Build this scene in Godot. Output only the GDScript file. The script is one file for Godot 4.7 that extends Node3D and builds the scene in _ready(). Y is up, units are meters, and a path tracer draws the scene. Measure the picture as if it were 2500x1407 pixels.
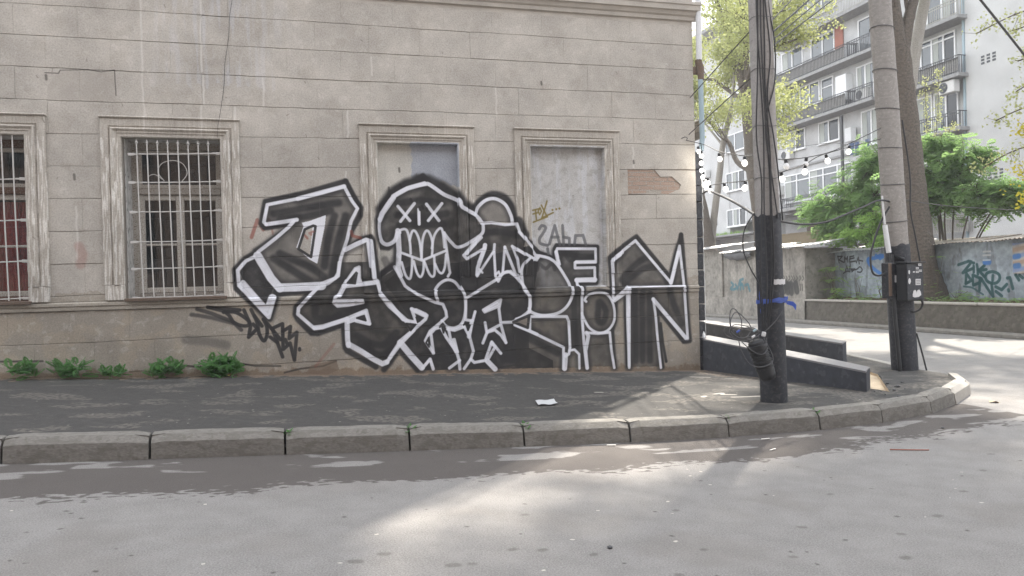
extends Node3D
# A shaded street corner: an old plastered house with a big piece of graffiti, a side street on the right with poles, planter walls, trees and a block of flats.
# World: x runs along the graffiti wall (its face is z = 0), y is up, z comes towards the viewer; metres.

const WX0 := -4.7
const WX1 := 6.0
const WY0 := -0.2
const WY1 := 6.0
const BLACK_PAINT := Color(0.165, 0.16, 0.165)
const FILL_PAINT := Color(0.185, 0.177, 0.172)
const WHITE_PAINT := Color(0.88, 0.885, 0.915)
const RED_PAINT := Color(0.52, 0.27, 0.23)
const OCHRE_PAINT := Color(0.47, 0.41, 0.2)
const GREY_PAINT := Color(0.33, 0.33, 0.34)
const PLASTER := Color(0.62, 0.58, 0.53)

var rng := RandomNumberGenerator.new()
var M := {}
var org := {}

# ------------------------------------------------------------------ mesh builder
class MB:
	var v := PackedVector3Array()
	var n := PackedVector3Array()
	var uv := PackedVector2Array()
	var uv2 := PackedVector2Array()
	var col := PackedColorArray()
	var ix := PackedInt32Array()
	func tri(a: Vector3, b: Vector3, c: Vector3) -> void:
		var nn := (b - a).cross(c - a).normalized()
		var k := v.size()
		v.append_array([a, b, c]); n.append_array([nn, nn, nn]); ix.append_array([k, k + 2, k + 1])
	func quad(a: Vector3, b: Vector3, c: Vector3, d: Vector3) -> void:
		var nn := (c - a).cross(d - b).normalized()
		var k := v.size()
		v.append_array([a, b, c, d]); n.append_array([nn, nn, nn, nn]); ix.append_array([k, k + 2, k + 1, k, k + 3, k + 2])
	func box(c: Vector3, s: Vector3, ch := 0.0, bs := Basis()) -> void:
		var h := s * 0.5
		ch = minf(ch, minf(h.x, minf(h.y, h.z)) * 0.9)
		if ch <= 0.0:
			for ax in 3:
				for sg in [-1.0, 1.0]:
					var u := Vector3(); var w := Vector3(); var o := Vector3()
					o[ax] = h[ax] * sg; u[(ax + 1) % 3] = h[(ax + 1) % 3]; w[(ax + 2) % 3] = h[(ax + 2) % 3] * sg
					quad(c + bs * (o - u - w), c + bs * (o + u - w), c + bs * (o + u + w), c + bs * (o - u + w))
			return
		for ax in 3:
			var a1 := (ax + 1) % 3; var a2 := (ax + 2) % 3
			for sg in [-1.0, 1.0]:
				var u := Vector3(); var w := Vector3(); var o := Vector3()
				o[ax] = h[ax] * sg; u[a1] = h[a1] - ch; w[a2] = (h[a2] - ch) * sg
				quad(c + bs * (o - u - w), c + bs * (o + u - w), c + bs * (o + u + w), c + bs * (o - u + w))
			for s1 in [-1.0, 1.0]:
				for s2 in [-1.0, 1.0]:
					var e := Vector3(); e[ax] = h[ax] - ch
					var p := Vector3(); p[a1] = h[a1] * s1; p[a2] = (h[a2] - ch) * s2
					var q := Vector3(); q[a1] = (h[a1] - ch) * s1; q[a2] = h[a2] * s2
					if s1 * s2 > 0:
						quad(c + bs * (p - e), c + bs * (p + e), c + bs * (q + e), c + bs * (q - e))
					else:
						quad(c + bs * (q - e), c + bs * (q + e), c + bs * (p + e), c + bs * (p - e))
		for sx in [-1.0, 1.0]:
			for sy in [-1.0, 1.0]:
				for sz in [-1.0, 1.0]:
					var a := Vector3(h.x * sx, (h.y - ch) * sy, (h.z - ch) * sz)
					var b := Vector3((h.x - ch) * sx, h.y * sy, (h.z - ch) * sz)
					var d := Vector3((h.x - ch) * sx, (h.y - ch) * sy, h.z * sz)
					if sx * sy * sz > 0:
						tri(c + bs * a, c + bs * b, c + bs * d)
					else:
						tri(c + bs * a, c + bs * d, c + bs * b)
	func tube(pts: Array, rad, sides := 7, cap := true, wob := 0.0, sd := 0.0) -> void:
		var m := pts.size()
		if m < 2:
			return
		var t0: Vector3 = (pts[1] - pts[0]).normalized()
		var u := t0.cross(Vector3.UP if absf(t0.y) < 0.9 else Vector3.RIGHT).normalized()
		var k := v.size()
		for i in m:
			var t: Vector3 = (pts[mini(i + 1, m - 1)] - pts[maxi(i - 1, 0)]).normalized()
			u = (u - t * u.dot(t)).normalized()
			var w := t.cross(u)
			var r: float = rad[i] if rad is Array else rad
			for j in sides + 1:
				var a := TAU * float(j % sides) / sides
				var d := u * cos(a) + w * sin(a)
				var rr := r * (1.0 + wob * sin(a * 3.0 + sd + i * 0.7) * cos(i * 1.3 + a * 2.0 + sd))
				v.append(pts[i] + d * rr); n.append(d)
		for i in m - 1:
			for j in sides:
				var a := k + i * (sides + 1) + j
				var b := a + sides + 1
				ix.append_array([a, b + 1, a + 1, a, b, b + 1])
		if cap:
			for e in [0, m - 1]:
				var t: Vector3 = (pts[1] - pts[0]).normalized() * -1.0 if e == 0 else (pts[m - 1] - pts[m - 2]).normalized()
				var c := v.size()
				v.append(pts[e]); n.append(t)
				for j in sides + 1:
					v.append(v[k + e * (sides + 1) + j]); n.append(t)
				for j in sides:
					if e == 0:
						ix.append_array([c, c + 1 + j, c + 2 + j])
					else:
						ix.append_array([c, c + 2 + j, c + 1 + j])
	func lathe(prof: Array, c: Vector3, sides := 16, bs := Basis()) -> void:   # prof: Vector2(radius, height) from bottom to top
		for i in prof.size() - 1:
			var p: Vector2 = prof[i]; var q: Vector2 = prof[i + 1]
			var nn2 := Vector2(q.y - p.y, p.x - q.x).normalized()
			var k := v.size()
			for j in sides + 1:
				var a := TAU * float(j % sides) / sides
				var d := Vector3(cos(a), 0, sin(a))
				for e in [p, q]:
					v.append(c + bs * (d * e.x + Vector3(0, e.y, 0))); n.append(bs * (d * nn2.x + Vector3(0, nn2.y, 0)))
			for j in sides:
				var o := k + j * 2
				ix.append_array([o, o + 3, o + 1, o, o + 2, o + 3])
	func prism(poly: PackedVector2Array, o: Vector3, ax: Vector3, ay: Vector3, dep: Vector3) -> void:   # polygon in (ax, ay) pushed along dep
		var p := poly.duplicate()
		if Geometry2D.is_polygon_clockwise(p) == (ax.cross(ay).dot(dep) < 0.0):
			pass
		var t := Geometry2D.triangulate_polygon(p)
		var f := dep.normalized()
		for s in 2:
			var k := v.size()
			for q in p:
				v.append(o + ax * q.x + ay * q.y + (dep if s == 1 else Vector3.ZERO)); n.append(f if s == 1 else -f)
			for i in range(0, t.size(), 3):
				var a: Vector3 = v[k + t[i]]; var b: Vector3 = v[k + t[i + 1]]; var c: Vector3 = v[k + t[i + 2]]
				var out := (b - a).cross(c - a).dot(n[k]) > 0
				ix.append_array([k + t[i], k + t[i + 2], k + t[i + 1]] if out else [k + t[i], k + t[i + 1], k + t[i + 2]])
		var cen := Vector2.ZERO
		for q in p:
			cen += q / p.size()
		for i in p.size():
			var q0: Vector2 = p[i]; var q1: Vector2 = p[(i + 1) % p.size()]
			var a := o + ax * q0.x + ay * q0.y; var b := o + ax * q1.x + ay * q1.y
			var area := 0.0
			for j in p.size():
				area += p[j].cross(p[(j + 1) % p.size()])
			if (ax.cross(ay).dot(dep) > 0) == (area > 0):
				quad(a, b, b + dep, a + dep)
			else:
				quad(b, a, a + dep, b + dep)
	func sheet(nx: int, ny: int, at: Callable) -> void:     # smooth grid; at(i, j) -> point, i to the right, j upwards/away as seen from outside
		var k := v.size()
		for j in ny + 1:
			for i in nx + 1:
				var p: Vector3 = at.call(i, j)
				var dx: Vector3 = at.call(mini(i + 1, nx), j) - at.call(maxi(i - 1, 0), j)
				var dy: Vector3 = at.call(i, mini(j + 1, ny)) - at.call(i, maxi(j - 1, 0))
				v.append(p); n.append(dx.cross(dy).normalized())
		for j in ny:
			for i in nx:
				var a := k + j * (nx + 1) + i
				ix.append_array([a, a + nx + 2, a + 1, a, a + nx + 1, a + nx + 2])
	func add(o: MB, t: Transform3D) -> void:
		var k := v.size()
		for i in o.v.size():
			v.append(t * o.v[i]); n.append((t.basis * o.n[i]).normalized())
		for i in o.ix:
			ix.append(k + i)
	func wall_uv() -> void:
		uv.resize(v.size())
		for i in v.size():
			uv[i] = Vector2((v[i].x - WX0) / (WX1 - WX0), (WY1 - v[i].y) / (WY1 - WY0))
	func mesh(shift := Vector3.ZERO) -> ArrayMesh:
		var a := []
		a.resize(Mesh.ARRAY_MAX)
		if shift != Vector3.ZERO:
			for i in v.size():
				v[i] -= shift
		a[Mesh.ARRAY_VERTEX] = v; a[Mesh.ARRAY_NORMAL] = n; a[Mesh.ARRAY_INDEX] = ix
		if uv.size() == v.size(): a[Mesh.ARRAY_TEX_UV] = uv
		if uv2.size() == v.size(): a[Mesh.ARRAY_TEX_UV2] = uv2
		if col.size() == v.size(): a[Mesh.ARRAY_COLOR] = col
		var m := ArrayMesh.new()
		m.add_surface_from_arrays(Mesh.PRIMITIVE_TRIANGLES, a)
		return m

# ------------------------------------------------------------------ painter: a picture of a flat surface in metres
class Paint:
	var w: int; var h: int; var x0: float; var y1: float; var s: float
	var R := PackedByteArray(); var G := PackedByteArray(); var B := PackedByteArray(); var A := PackedByteArray(); var H := PackedByteArray()
	var clear := false
	var nz: PackedByteArray; var fine: PackedByteArray
	func _init(xa: float, xb: float, ya: float, yb: float, ww: int) -> void:
		w = ww; s = ww / (xb - xa); h = int(round((yb - ya) * s)); x0 = xa; y1 = yb
		for a in 5:
			var b := PackedByteArray(); b.resize(w * h)
			match a:
				0: R = b
				1: G = b
				2: B = b
				3: A = b
				4: H = b
		nz = noise(91, 0.016, 3)
		fine = noise(17, 0.22, 2)
	func noise(sd: int, fr: float, oc: int, sx := 1.0, sy := 1.0) -> PackedByteArray:
		var f := FastNoiseLite.new()
		f.seed = sd; f.frequency = fr; f.fractal_octaves = oc; f.noise_type = FastNoiseLite.TYPE_SIMPLEX_SMOOTH
		if sx == 1.0 and sy == 1.0:
			return f.get_image(w, h).get_data()
		var im := f.get_image(int(w * sx) + 1, int(h * sy) + 1)
		im.resize(w, h, Image.INTERPOLATE_CUBIC)
		return im.get_data()
	func px(i: int, c: Color, a: float) -> void:
		if clear:
			var o := A[i] / 255.0 * (1.0 - a); var n := a + o
			R[i] = int((c.r * 255.0 * a + R[i] * o) / n); G[i] = int((c.g * 255.0 * a + G[i] * o) / n); B[i] = int((c.b * 255.0 * a + B[i] * o) / n); A[i] = int(n * 255.0)
			return
		R[i] = int(lerpf(R[i], c.r * 255.0, a)); G[i] = int(lerpf(G[i], c.g * 255.0, a)); B[i] = int(lerpf(B[i], c.b * 255.0, a))
	func smooth(p: Array, k: int) -> Array:
		var out := []
		var m := p.size() / 2
		for i in m - 1:
			var i0 := maxi(i - 1, 0); var i3 := mini(i + 2, m - 1)
			for q in k:
				var t := float(q) / k
				for c in 2:
					var a: float = p[i0 * 2 + c]; var b: float = p[i * 2 + c]; var d: float = p[i * 2 + 2 + c]; var e: float = p[i3 * 2 + c]
					out.append(0.5 * (2 * b + (d - a) * t + (2 * a - 5 * b + 4 * d - e) * t * t + (3 * b - a - 3 * d + e) * t * t * t))
		out.append(p[m * 2 - 2]); out.append(p[m * 2 - 1])
		return out
	func stroke(p: Array, wid: float, soft: float, c: Color, al: float, sm := 0) -> void:
		if sm: p = smooth(p, 5)
		var m := p.size() / 2
		var hw := wid * 0.5
		var rad := (hw + soft) * s
		var xs := PackedFloat32Array(); var ys := PackedFloat32Array()
		for i in m:
			xs.append((p[i * 2] - x0) * s); ys.append((y1 - p[i * 2 + 1]) * s)
		var ax := w; var bx := 0; var ay := h; var by := 0
		for i in m:
			ax = mini(ax, int(xs[i] - rad)); bx = maxi(bx, int(xs[i] + rad) + 1); ay = mini(ay, int(ys[i] - rad)); by = maxi(by, int(ys[i] + rad) + 1)
		ax = maxi(ax, 0); ay = maxi(ay, 0); bx = mini(bx, w - 1); by = mini(by, h - 1)
		var bw := bx - ax + 1
		if bw <= 0 or by < ay: return
		var buf := PackedFloat32Array(); buf.resize(bw * (by - ay + 1))
		for i in maxi(m - 1, 1):
			var j := mini(i + 1, m - 1)
			var sx := xs[i]; var sy := ys[i]; var dx := xs[j] - sx; var dy := ys[j] - sy
			var l2 := maxf(dx * dx + dy * dy, 0.0001)
			var xa := maxi(int(minf(xs[i], xs[j]) - rad), ax); var xb := mini(int(maxf(xs[i], xs[j]) + rad) + 1, bx)
			for y in range(maxi(int(minf(ys[i], ys[j]) - rad), ay), mini(int(maxf(ys[i], ys[j]) + rad) + 1, by) + 1):
				var row := (y - ay) * bw - ax
				for x in range(xa, xb + 1):
					var t := clampf(((x - sx) * dx + (y - sy) * dy) / l2, 0.0, 1.0)
					var ex := sx + dx * t - x; var ey := sy + dy * t - y
					var a := (rad - sqrt(ex * ex + ey * ey)) / (soft * s)
					if a > 0.0:
						if a > buf[row + x]: buf[row + x] = minf(a, 1.0)
		for y in range(ay, by + 1):
			for x in range(ax, bx + 1):
				var a := buf[(y - ay) * bw + x - ax]
				if a > 0.0:
					var i := y * w + x
					px(i, c, clampf(a * a * (3.0 - 2.0 * a) * al * (0.78 + 0.3 * nz[i] / 255.0 + 0.1 * fine[i] / 255.0), 0.0, 1.0))
	func fill(p: Array, c: Color, al: float, soft := 0.0, hole := []) -> void:
		var e := []
		for q in [p, hole]:
			var m: int = q.size() / 2
			for i in m:
				var j := (i + 1) % m
				e.append([(q[i * 2] - x0) * s, (y1 - q[i * 2 + 1]) * s, (q[j * 2] - x0) * s, (y1 - q[j * 2 + 1]) * s])
		var ya := 1e9; var yb := -1e9
		for k in e:
			ya = minf(ya, k[1]); yb = maxf(yb, k[1])
		for y in range(maxi(int(ya), 0), mini(int(yb) + 1, h - 1) + 1):
			var xsn := []
			for k in e:
				if (k[1] <= y) != (k[3] <= y):
					xsn.append(k[0] + (y - k[1]) / (k[3] - k[1]) * (k[2] - k[0]))
			xsn.sort()
			for i in range(0, xsn.size() - 1, 2):
				for x in range(maxi(int(xsn[i]), 0), mini(int(xsn[i + 1]), w - 1) + 1):
					var o := y * w + x
					px(o, c, clampf(al * (0.55 + 0.75 * nz[o] / 255.0 + 0.16 * fine[o] / 255.0), 0.0, 0.95) if c.r < 0.4 else al)
	func texture(alpha := false) -> ImageTexture:
		var d := PackedByteArray()
		var c := 4 if alpha else 3
		d.resize(w * h * c)
		for i in w * h:
			d[i * c] = R[i]; d[i * c + 1] = G[i]; d[i * c + 2] = B[i]
			if alpha: d[i * c + 3] = A[i]
		return ImageTexture.create_from_image(Image.create_from_data(w, h, false, Image.FORMAT_RGBA8 if alpha else Image.FORMAT_RGB8, d))
	func relief() -> ImageTexture:
		return ImageTexture.create_from_image(Image.create_from_data(w, h, false, Image.FORMAT_L8, H))

# ------------------------------------------------------------------ scene helpers
func V(x: float, y: float, z: float) -> Vector3:
	return Vector3(x, y, z)
func thing(called: String, label: String, cat: String, at := Vector3.ZERO, group := "") -> Node3D:
	var o := Node3D.new()
	o.name = called; add_child(o, true)
	o.position = at; org[o] = at
	o.set_meta("label", label); o.set_meta("category", cat)
	if group: o.set_meta("group", group)
	return o
func part(called: String, mb, mat: Material, parent: Node3D) -> MeshInstance3D:
	var o := MeshInstance3D.new()
	var at: Vector3 = org.get(parent, Vector3.ZERO)
	o.mesh = mb.mesh(at) if mb is MB else mb
	o.material_override = mat
	o.name = called
	parent.add_child(o, true)
	org[o] = at
	return o
func solo(called: String, mb: MB, mat: Material, label: String, cat: String, at := Vector3.ZERO, group := "") -> MeshInstance3D:
	var o := MeshInstance3D.new()
	o.mesh = mb.mesh(at); o.material_override = mat; o.name = called
	add_child(o, true); o.position = at
	o.set_meta("label", label); o.set_meta("category", cat)
	if group: o.set_meta("group", group)
	return o
func struct(called: String, mb: MB, mat: Material) -> MeshInstance3D:
	var o := MeshInstance3D.new()
	o.mesh = mb.mesh(); o.material_override = mat; o.name = called
	add_child(o, true); o.set_meta("kind", "structure")
	return o
func lin(r: float, g: float, b: float) -> Color:
	return Color(r, g, b).linear_to_srgb()
func flat(r: float, g: float, b: float, rough := 0.85, metal := 0.0) -> StandardMaterial3D:
	var m := StandardMaterial3D.new()
	m.albedo_color = lin(r, g, b); m.roughness = rough; m.metallic = metal
	return m
func nimg(sz: int, sd: int, fr: float, oc := 3, kind := FastNoiseLite.TYPE_SIMPLEX_SMOOTH) -> PackedByteArray:
	var f := FastNoiseLite.new()
	f.seed = sd; f.frequency = fr * 512.0 / sz; f.fractal_octaves = oc; f.noise_type = kind
	return f.get_seamless_image(sz, sz).get_data()
# base colour (linear) varied by noise layers [seed, frequency, octaves, amount] and patches [seed, frequency, octaves, threshold 0..1, softness, linear colour, strength, stretch-free]
func grain(base: Color, layers: Array, patches := [], sz := 256) -> ImageTexture:
	var L := []
	for l in layers: L.append([nimg(sz, l[0], l[1], l[2]), l[3]])
	var P := []
	for q in patches: P.append([nimg(sz, q[0], q[1], q[2]), q[3], q[4], q[5], q[6]])
	var d := PackedByteArray(); d.resize(sz * sz * 3)
	var lut := PackedByteArray(); lut.resize(1025)
	for i in 1025: lut[i] = int(Color(i / 1024.0, 0, 0).linear_to_srgb().r * 255.0)
	for i in sz * sz:
		var k := 1.0
		for l in L: k += (l[0][i] / 127.5 - 1.0) * l[1]
		var r := base.r * k; var g := base.g * k; var b := base.b * k
		for q in P:
			var a: float = clampf((q[0][i] / 255.0 - q[1]) / q[2], 0.0, 1.0) * q[4]
			if a > 0.0:
				r = lerpf(r, q[3].r, a); g = lerpf(g, q[3].g, a); b = lerpf(b, q[3].b, a)
		d[i * 3] = lut[clampi(int(r * 1024), 0, 1024)]; d[i * 3 + 1] = lut[clampi(int(g * 1024), 0, 1024)]; d[i * 3 + 2] = lut[clampi(int(b * 1024), 0, 1024)]
	return ImageTexture.create_from_image(Image.create_from_data(sz, sz, false, Image.FORMAT_RGB8, d))
func bump_tex(sz: int, layers: Array) -> ImageTexture:
	var L := []
	for l in layers: L.append([nimg(sz, l[0], l[1], l[2]), l[3]])
	var d := PackedByteArray(); d.resize(sz * sz)
	for i in sz * sz:
		var k := 0.0
		for l in L: k += l[0][i] * l[1]
		d[i] = clampi(int(k), 0, 255)
	return ImageTexture.create_from_image(Image.create_from_data(sz, sz, false, Image.FORMAT_L8, d))
func tri_mat(tex: Texture2D, metres: float, rough := 0.9, bump: Texture2D = null, cm := 0.3) -> StandardMaterial3D:
	var m := StandardMaterial3D.new()
	m.albedo_texture = tex; m.roughness = rough
	m.uv1_triplanar = true; m.uv1_world_triplanar = true; m.uv1_scale = Vector3.ONE / metres
	if bump:
		m.heightmap_enabled = true; m.heightmap_texture = bump; m.heightmap_scale = cm
	return m
func catmull(p: Array, k: int) -> Array:
	var out := []
	for i in p.size() - 1:
		var a: Vector3 = p[maxi(i - 1, 0)]; var b: Vector3 = p[i]; var c: Vector3 = p[i + 1]; var d: Vector3 = p[mini(i + 2, p.size() - 1)]
		for q in k:
			out.append(b.cubic_interpolate(c, a, d, float(q) / k))
	out.append(p[p.size() - 1])
	return out
func sag(a: Vector3, b: Vector3, drop: float, k := 12) -> Array:
	var out := []
	for i in k + 1:
		var t := float(i) / k
		out.append(a.lerp(b, t) - Vector3(0, drop * 4.0 * t * (1.0 - t), 0))
	return out
func road_y(x: float) -> float:
	return -0.09 + 0.03 * log(1.0 + exp(minf(60.0, (0.17 - 0.05 * x) / 0.03)))
func pave_y(x: float, z: float) -> float:
	return lerpf(0.25 - 0.044 * minf(x, 5.9), road_y(x) + 0.17, clampf(z / 4.0, 0.0, 1.0))
func rnd(a: float, b: float) -> float:
	return rng.randf_range(a, b)

func _ready() -> void:
	rng.seed = 20240
	var cam := Camera3D.new()
	cam.name = "camera"
	cam.position = V(0, 1.42, 10.65)
	cam.rotation = Vector3(deg_to_rad(-0.427), deg_to_rad(-15.3), deg_to_rad(-1.47))
	cam.fov = 41.07; cam.near = 0.1; cam.far = 400.0
	add_child(cam)
	var env := Environment.new()
	env.background_mode = Environment.BG_SKY
	var sm := ProceduralSkyMaterial.new()
	sm.sky_top_color = Color(0.87, 0.885, 0.91); sm.sky_horizon_color = Color(0.95, 0.955, 0.965); sm.sky_curve = 0.25; sm.sky_energy_multiplier = 1.2
	sm.ground_bottom_color = Color(0.3, 0.29, 0.28); sm.ground_horizon_color = Color(0.6, 0.6, 0.6)
	sm.sun_angle_max = 8.0
	var sky := Sky.new(); sky.sky_material = sm
	env.sky = sky
	env.tonemap_mode = Environment.TONE_MAPPER_LINEAR
	env.tonemap_exposure = 2.35
	env.sdfgi_enabled = true; env.ssao_enabled = true; env.ssil_enabled = true
	env.fog_enabled = true; env.fog_density = 0.002; env.fog_light_color = Color(0.95, 0.96, 0.98)
	var we := WorldEnvironment.new(); we.name = "environment"; we.environment = env
	add_child(we)
	var sun := DirectionalLight3D.new()
	sun.name = "sun"; sun.light_energy = 1.6; sun.light_angular_distance = 1.1; sun.light_color = Color(1.0, 0.965, 0.91); sun.shadow_enabled = true
	add_child(sun)
	sun.look_at_from_position(Vector3.ZERO, V(-0.66, -1.2, 0.75), Vector3.UP)
	make_materials()
	wall_texture()
	ground()
	pavement()
	house()
	corner_fittings()
	stairwell()
	far_side()
	flats()
	opposite_house()
	trees()
	poles()
	cables()
	plants()
	litter()

func make_materials() -> void:
	var grit := bump_tex(512, [[3, 0.18, 3, 0.6], [4, 0.5, 1, 0.4]])
	var lumpy := bump_tex(512, [[5, 0.02, 4, 0.7], [6, 0.3, 2, 0.3]])
	M.grit = grit
	M.asphalt = tri_mat(grain(Color(0.047, 0.045, 0.043), [[11, 0.01, 3, 0.14], [12, 0.3, 2, 0.4]], [[13, 0.4, 1, 0.8, 0.1, Color(0.2, 0.19, 0.18), 0.7], [14, 0.02, 4, 0.62, 0.2, Color(0.075, 0.07, 0.066), 0.6]], 512), 1.1, 0.93, grit, 0.5)
	M.road = tri_mat(grain(Color(0.228, 0.219, 0.211), [[21, 0.008, 4, 0.1], [22, 0.2, 3, 0.34]], [[23, 0.3, 1, 0.84, 0.06, Color(0.4, 0.39, 0.37), 0.8], [24, 0.16, 2, 0.8, 0.06, Color(0.11, 0.1, 0.095), 0.7]], 512), 1.3, 0.93, grit, 0.9)
	M.concrete = tri_mat(grain(Color(0.2, 0.19, 0.172), [[31, 0.012, 4, 0.2], [32, 0.3, 2, 0.16]], [[33, 0.03, 4, 0.6, 0.15, Color(0.12, 0.11, 0.095), 0.6]]), 1.4, 0.93, lumpy, 0.7)
	M.planter = tri_mat(grain(Color(0.11, 0.1, 0.085), [[35, 0.01, 4, 0.25], [36, 0.3, 2, 0.2]], [[37, 0.02, 4, 0.58, 0.14, Color(0.075, 0.073, 0.055), 0.7], [38, 0.015, 4, 0.74, 0.1, Color(0.17, 0.155, 0.13), 0.5]]), 1.9, 0.95, lumpy, 1.2)
	M.gardenwall = tri_mat(grain(Color(0.235, 0.222, 0.2), [[41, 0.01, 4, 0.22], [42, 0.3, 2, 0.18]], [[43, 0.018, 4, 0.6, 0.12, Color(0.14, 0.13, 0.115), 0.7]]), 2.1, 0.95, lumpy, 1.0)
	M.coping = tri_mat(grain(Color(0.36, 0.34, 0.31), [[45, 0.03, 3, 0.16], [46, 0.3, 2, 0.15]]), 1.0, 0.9, grit, 0.4)
	M.tile_top = tri_mat(grain(Color(0.2, 0.195, 0.2), [[51, 0.03, 3, 0.12], [52, 0.4, 2, 0.1]]), 0.7, 0.6, grit, 0.1)
	M.dark_paint = tri_mat(grain(Color(0.019, 0.021, 0.028), [[53, 0.02, 4, 0.3], [54, 0.35, 2, 0.2]], [[55, 0.03, 4, 0.62, 0.06, Color(0.07, 0.07, 0.075), 0.6]]), 0.9, 0.62, grit, 0.25)
	M.parapet = tri_mat(grain(Color(0.044, 0.047, 0.058), [[56, 0.015, 4, 0.25], [57, 0.4, 2, 0.15]], [[58, 0.012, 4, 0.66, 0.12, Color(0.1, 0.105, 0.12), 0.5]]), 1.2, 0.75, grit, 0.2)
	M.beige_tile = tri_mat(grain(Color(0.5, 0.4, 0.28), [[59, 0.02, 3, 0.14], [60, 0.3, 2, 0.08]]), 0.6, 0.5)
	M.pole = tri_mat(grain(Color(0.3, 0.285, 0.275), [[61, 0.02, 4, 0.16], [62, 0.3, 2, 0.14]], [[63, 0.05, 3, 0.72, 0.08, Color(0.16, 0.15, 0.14), 0.6]]), 0.9, 0.9, lumpy, 0.3)
	M.pole_old = tri_mat(grain(Color(0.26, 0.245, 0.23), [[64, 0.02, 4, 0.2], [65, 0.3, 2, 0.2]], [[66, 0.04, 3, 0.7, 0.1, Color(0.42, 0.4, 0.38), 0.6]]), 0.8, 0.9, lumpy, 0.4)
	M.cable = flat(0.018, 0.018, 0.02, 0.55)
	M.cable_grey = flat(0.07, 0.07, 0.075, 0.6)
	M.plastic_black = flat(0.016, 0.017, 0.02, 0.5)
	M.ribbon = flat(0.06, 0.11, 0.38, 0.45); M.ribbon.backlight_enabled = true; M.ribbon.backlight = lin(0.02, 0.05, 0.3)
	M.sticker = tri_mat(grain(Color(0.55, 0.55, 0.56), [[67, 0.2, 3, 0.3]]), 0.2, 0.6)
	M.white_metal = flat(0.5, 0.49, 0.47, 0.55)
	M.pipe_white = tri_mat(grain(Color(0.62, 0.63, 0.64), [[68, 0.05, 3, 0.1]]), 0.8, 0.5)
	M.pipe_blue = flat(0.3, 0.39, 0.44, 0.6)
	M.rust = tri_mat(grain(Color(0.13, 0.1, 0.08), [[69, 0.05, 4, 0.35]], [[70, 0.06, 3, 0.62, 0.1, Color(0.22, 0.12, 0.07), 0.7]]), 0.5, 0.9, grit, 0.2)
	M.wood = tri_mat(grain(Color(0.36, 0.335, 0.3), [[71, 0.05, 4, 0.2], [72, 0.3, 2, 0.15]], [[73, 0.04, 4, 0.66, 0.05, Color(0.14, 0.09, 0.06), 0.8]]), 0.5, 0.85)
	M.wood_white = tri_mat(grain(Color(0.5, 0.48, 0.44), [[77, 0.05, 4, 0.2]], [[78, 0.06, 4, 0.68, 0.04, Color(0.2, 0.12, 0.08), 0.8]]), 0.6, 0.8)
	M.wood_brown = tri_mat(grain(Color(0.12, 0.07, 0.05), [[74, 0.05, 4, 0.3]], [[75, 0.04, 4, 0.62, 0.06, Color(0.3, 0.26, 0.22), 0.6]]), 0.5, 0.8)
	M.glass = StandardMaterial3D.new()
	M.glass.transparency = BaseMaterial3D.TRANSPARENCY_ALPHA; M.glass.albedo_color = Color(0.2, 0.24, 0.25, 0.1); M.glass.roughness = 0.04; M.glass.metallic_specular = 0.6
	M.glass_far = flat(0.05, 0.065, 0.075, 0.06); M.glass_far.metallic_specular = 0.9
	M.glass_dark = flat(0.02, 0.024, 0.03, 0.12)
	M.curtain = flat(0.36, 0.38, 0.36, 0.9)
	M.curtain_red = tri_mat(grain(Color(0.3, 0.04, 0.035), [[76, 0.03, 3, 0.3]]), 0.8, 0.9)
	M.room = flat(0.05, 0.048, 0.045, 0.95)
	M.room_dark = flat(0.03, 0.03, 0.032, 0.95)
	M.render = tri_mat(grain(Color(0.44, 0.445, 0.45), [[81, 0.008, 4, 0.13], [82, 0.25, 2, 0.1]], [[83, 0.012, 4, 0.64, 0.14, Color(0.36, 0.36, 0.36), 0.5]]), 5.0, 0.95, lumpy, 0.6)
	M.render_light = tri_mat(grain(Color(0.47, 0.475, 0.475), [[84, 0.006, 4, 0.1], [85, 0.25, 2, 0.07]], [[86, 0.01, 4, 0.64, 0.16, Color(0.46, 0.46, 0.46), 0.5]]), 6.0, 0.95, lumpy, 0.5)
	M.slab = tri_mat(grain(Color(0.26, 0.26, 0.26), [[87, 0.02, 4, 0.2]]), 2.5, 0.95)
	M.soffit = M.slab
	M.rail = flat(0.045, 0.045, 0.05, 0.6)
	M.rail_light = flat(0.3, 0.29, 0.26, 0.7)
	M.rail_panel = tri_mat(grain(Color(0.24, 0.235, 0.225), [[88, 0.03, 4, 0.2]]), 2.0, 0.9)
	M.slat = tri_mat(grain(Color(0.2, 0.155, 0.09), [[89, 0.04, 3, 0.2]]), 1.2, 0.9)
	M.pvc = flat(0.72, 0.73, 0.74, 0.5)
	M.red_panel = flat(0.3, 0.11, 0.075, 0.8)
	M.ac = flat(0.55, 0.55, 0.54, 0.6)
	M.corr = tri_mat(grain(Color(0.42, 0.42, 0.43), [[90, 0.02, 4, 0.2], [91, 0.2, 2, 0.12]], [[92, 0.02, 4, 0.66, 0.08, Color(0.2, 0.14, 0.1), 0.6]]), 1.6, 0.5)
	M.corr.metallic = 0.3
	M.corr_old = tri_mat(grain(Color(0.36, 0.33, 0.29), [[93, 0.03, 4, 0.3], [94, 0.2, 2, 0.2]], [[95, 0.03, 4, 0.58, 0.08, Color(0.2, 0.13, 0.08), 0.7]]), 1.3, 0.9, lumpy, 0.5)
	M.soil = tri_mat(grain(Color(0.1, 0.06, 0.04), [[96, 0.05, 4, 0.4], [97, 0.4, 2, 0.3]]), 0.8, 1.0, lumpy, 2.0)
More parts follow.
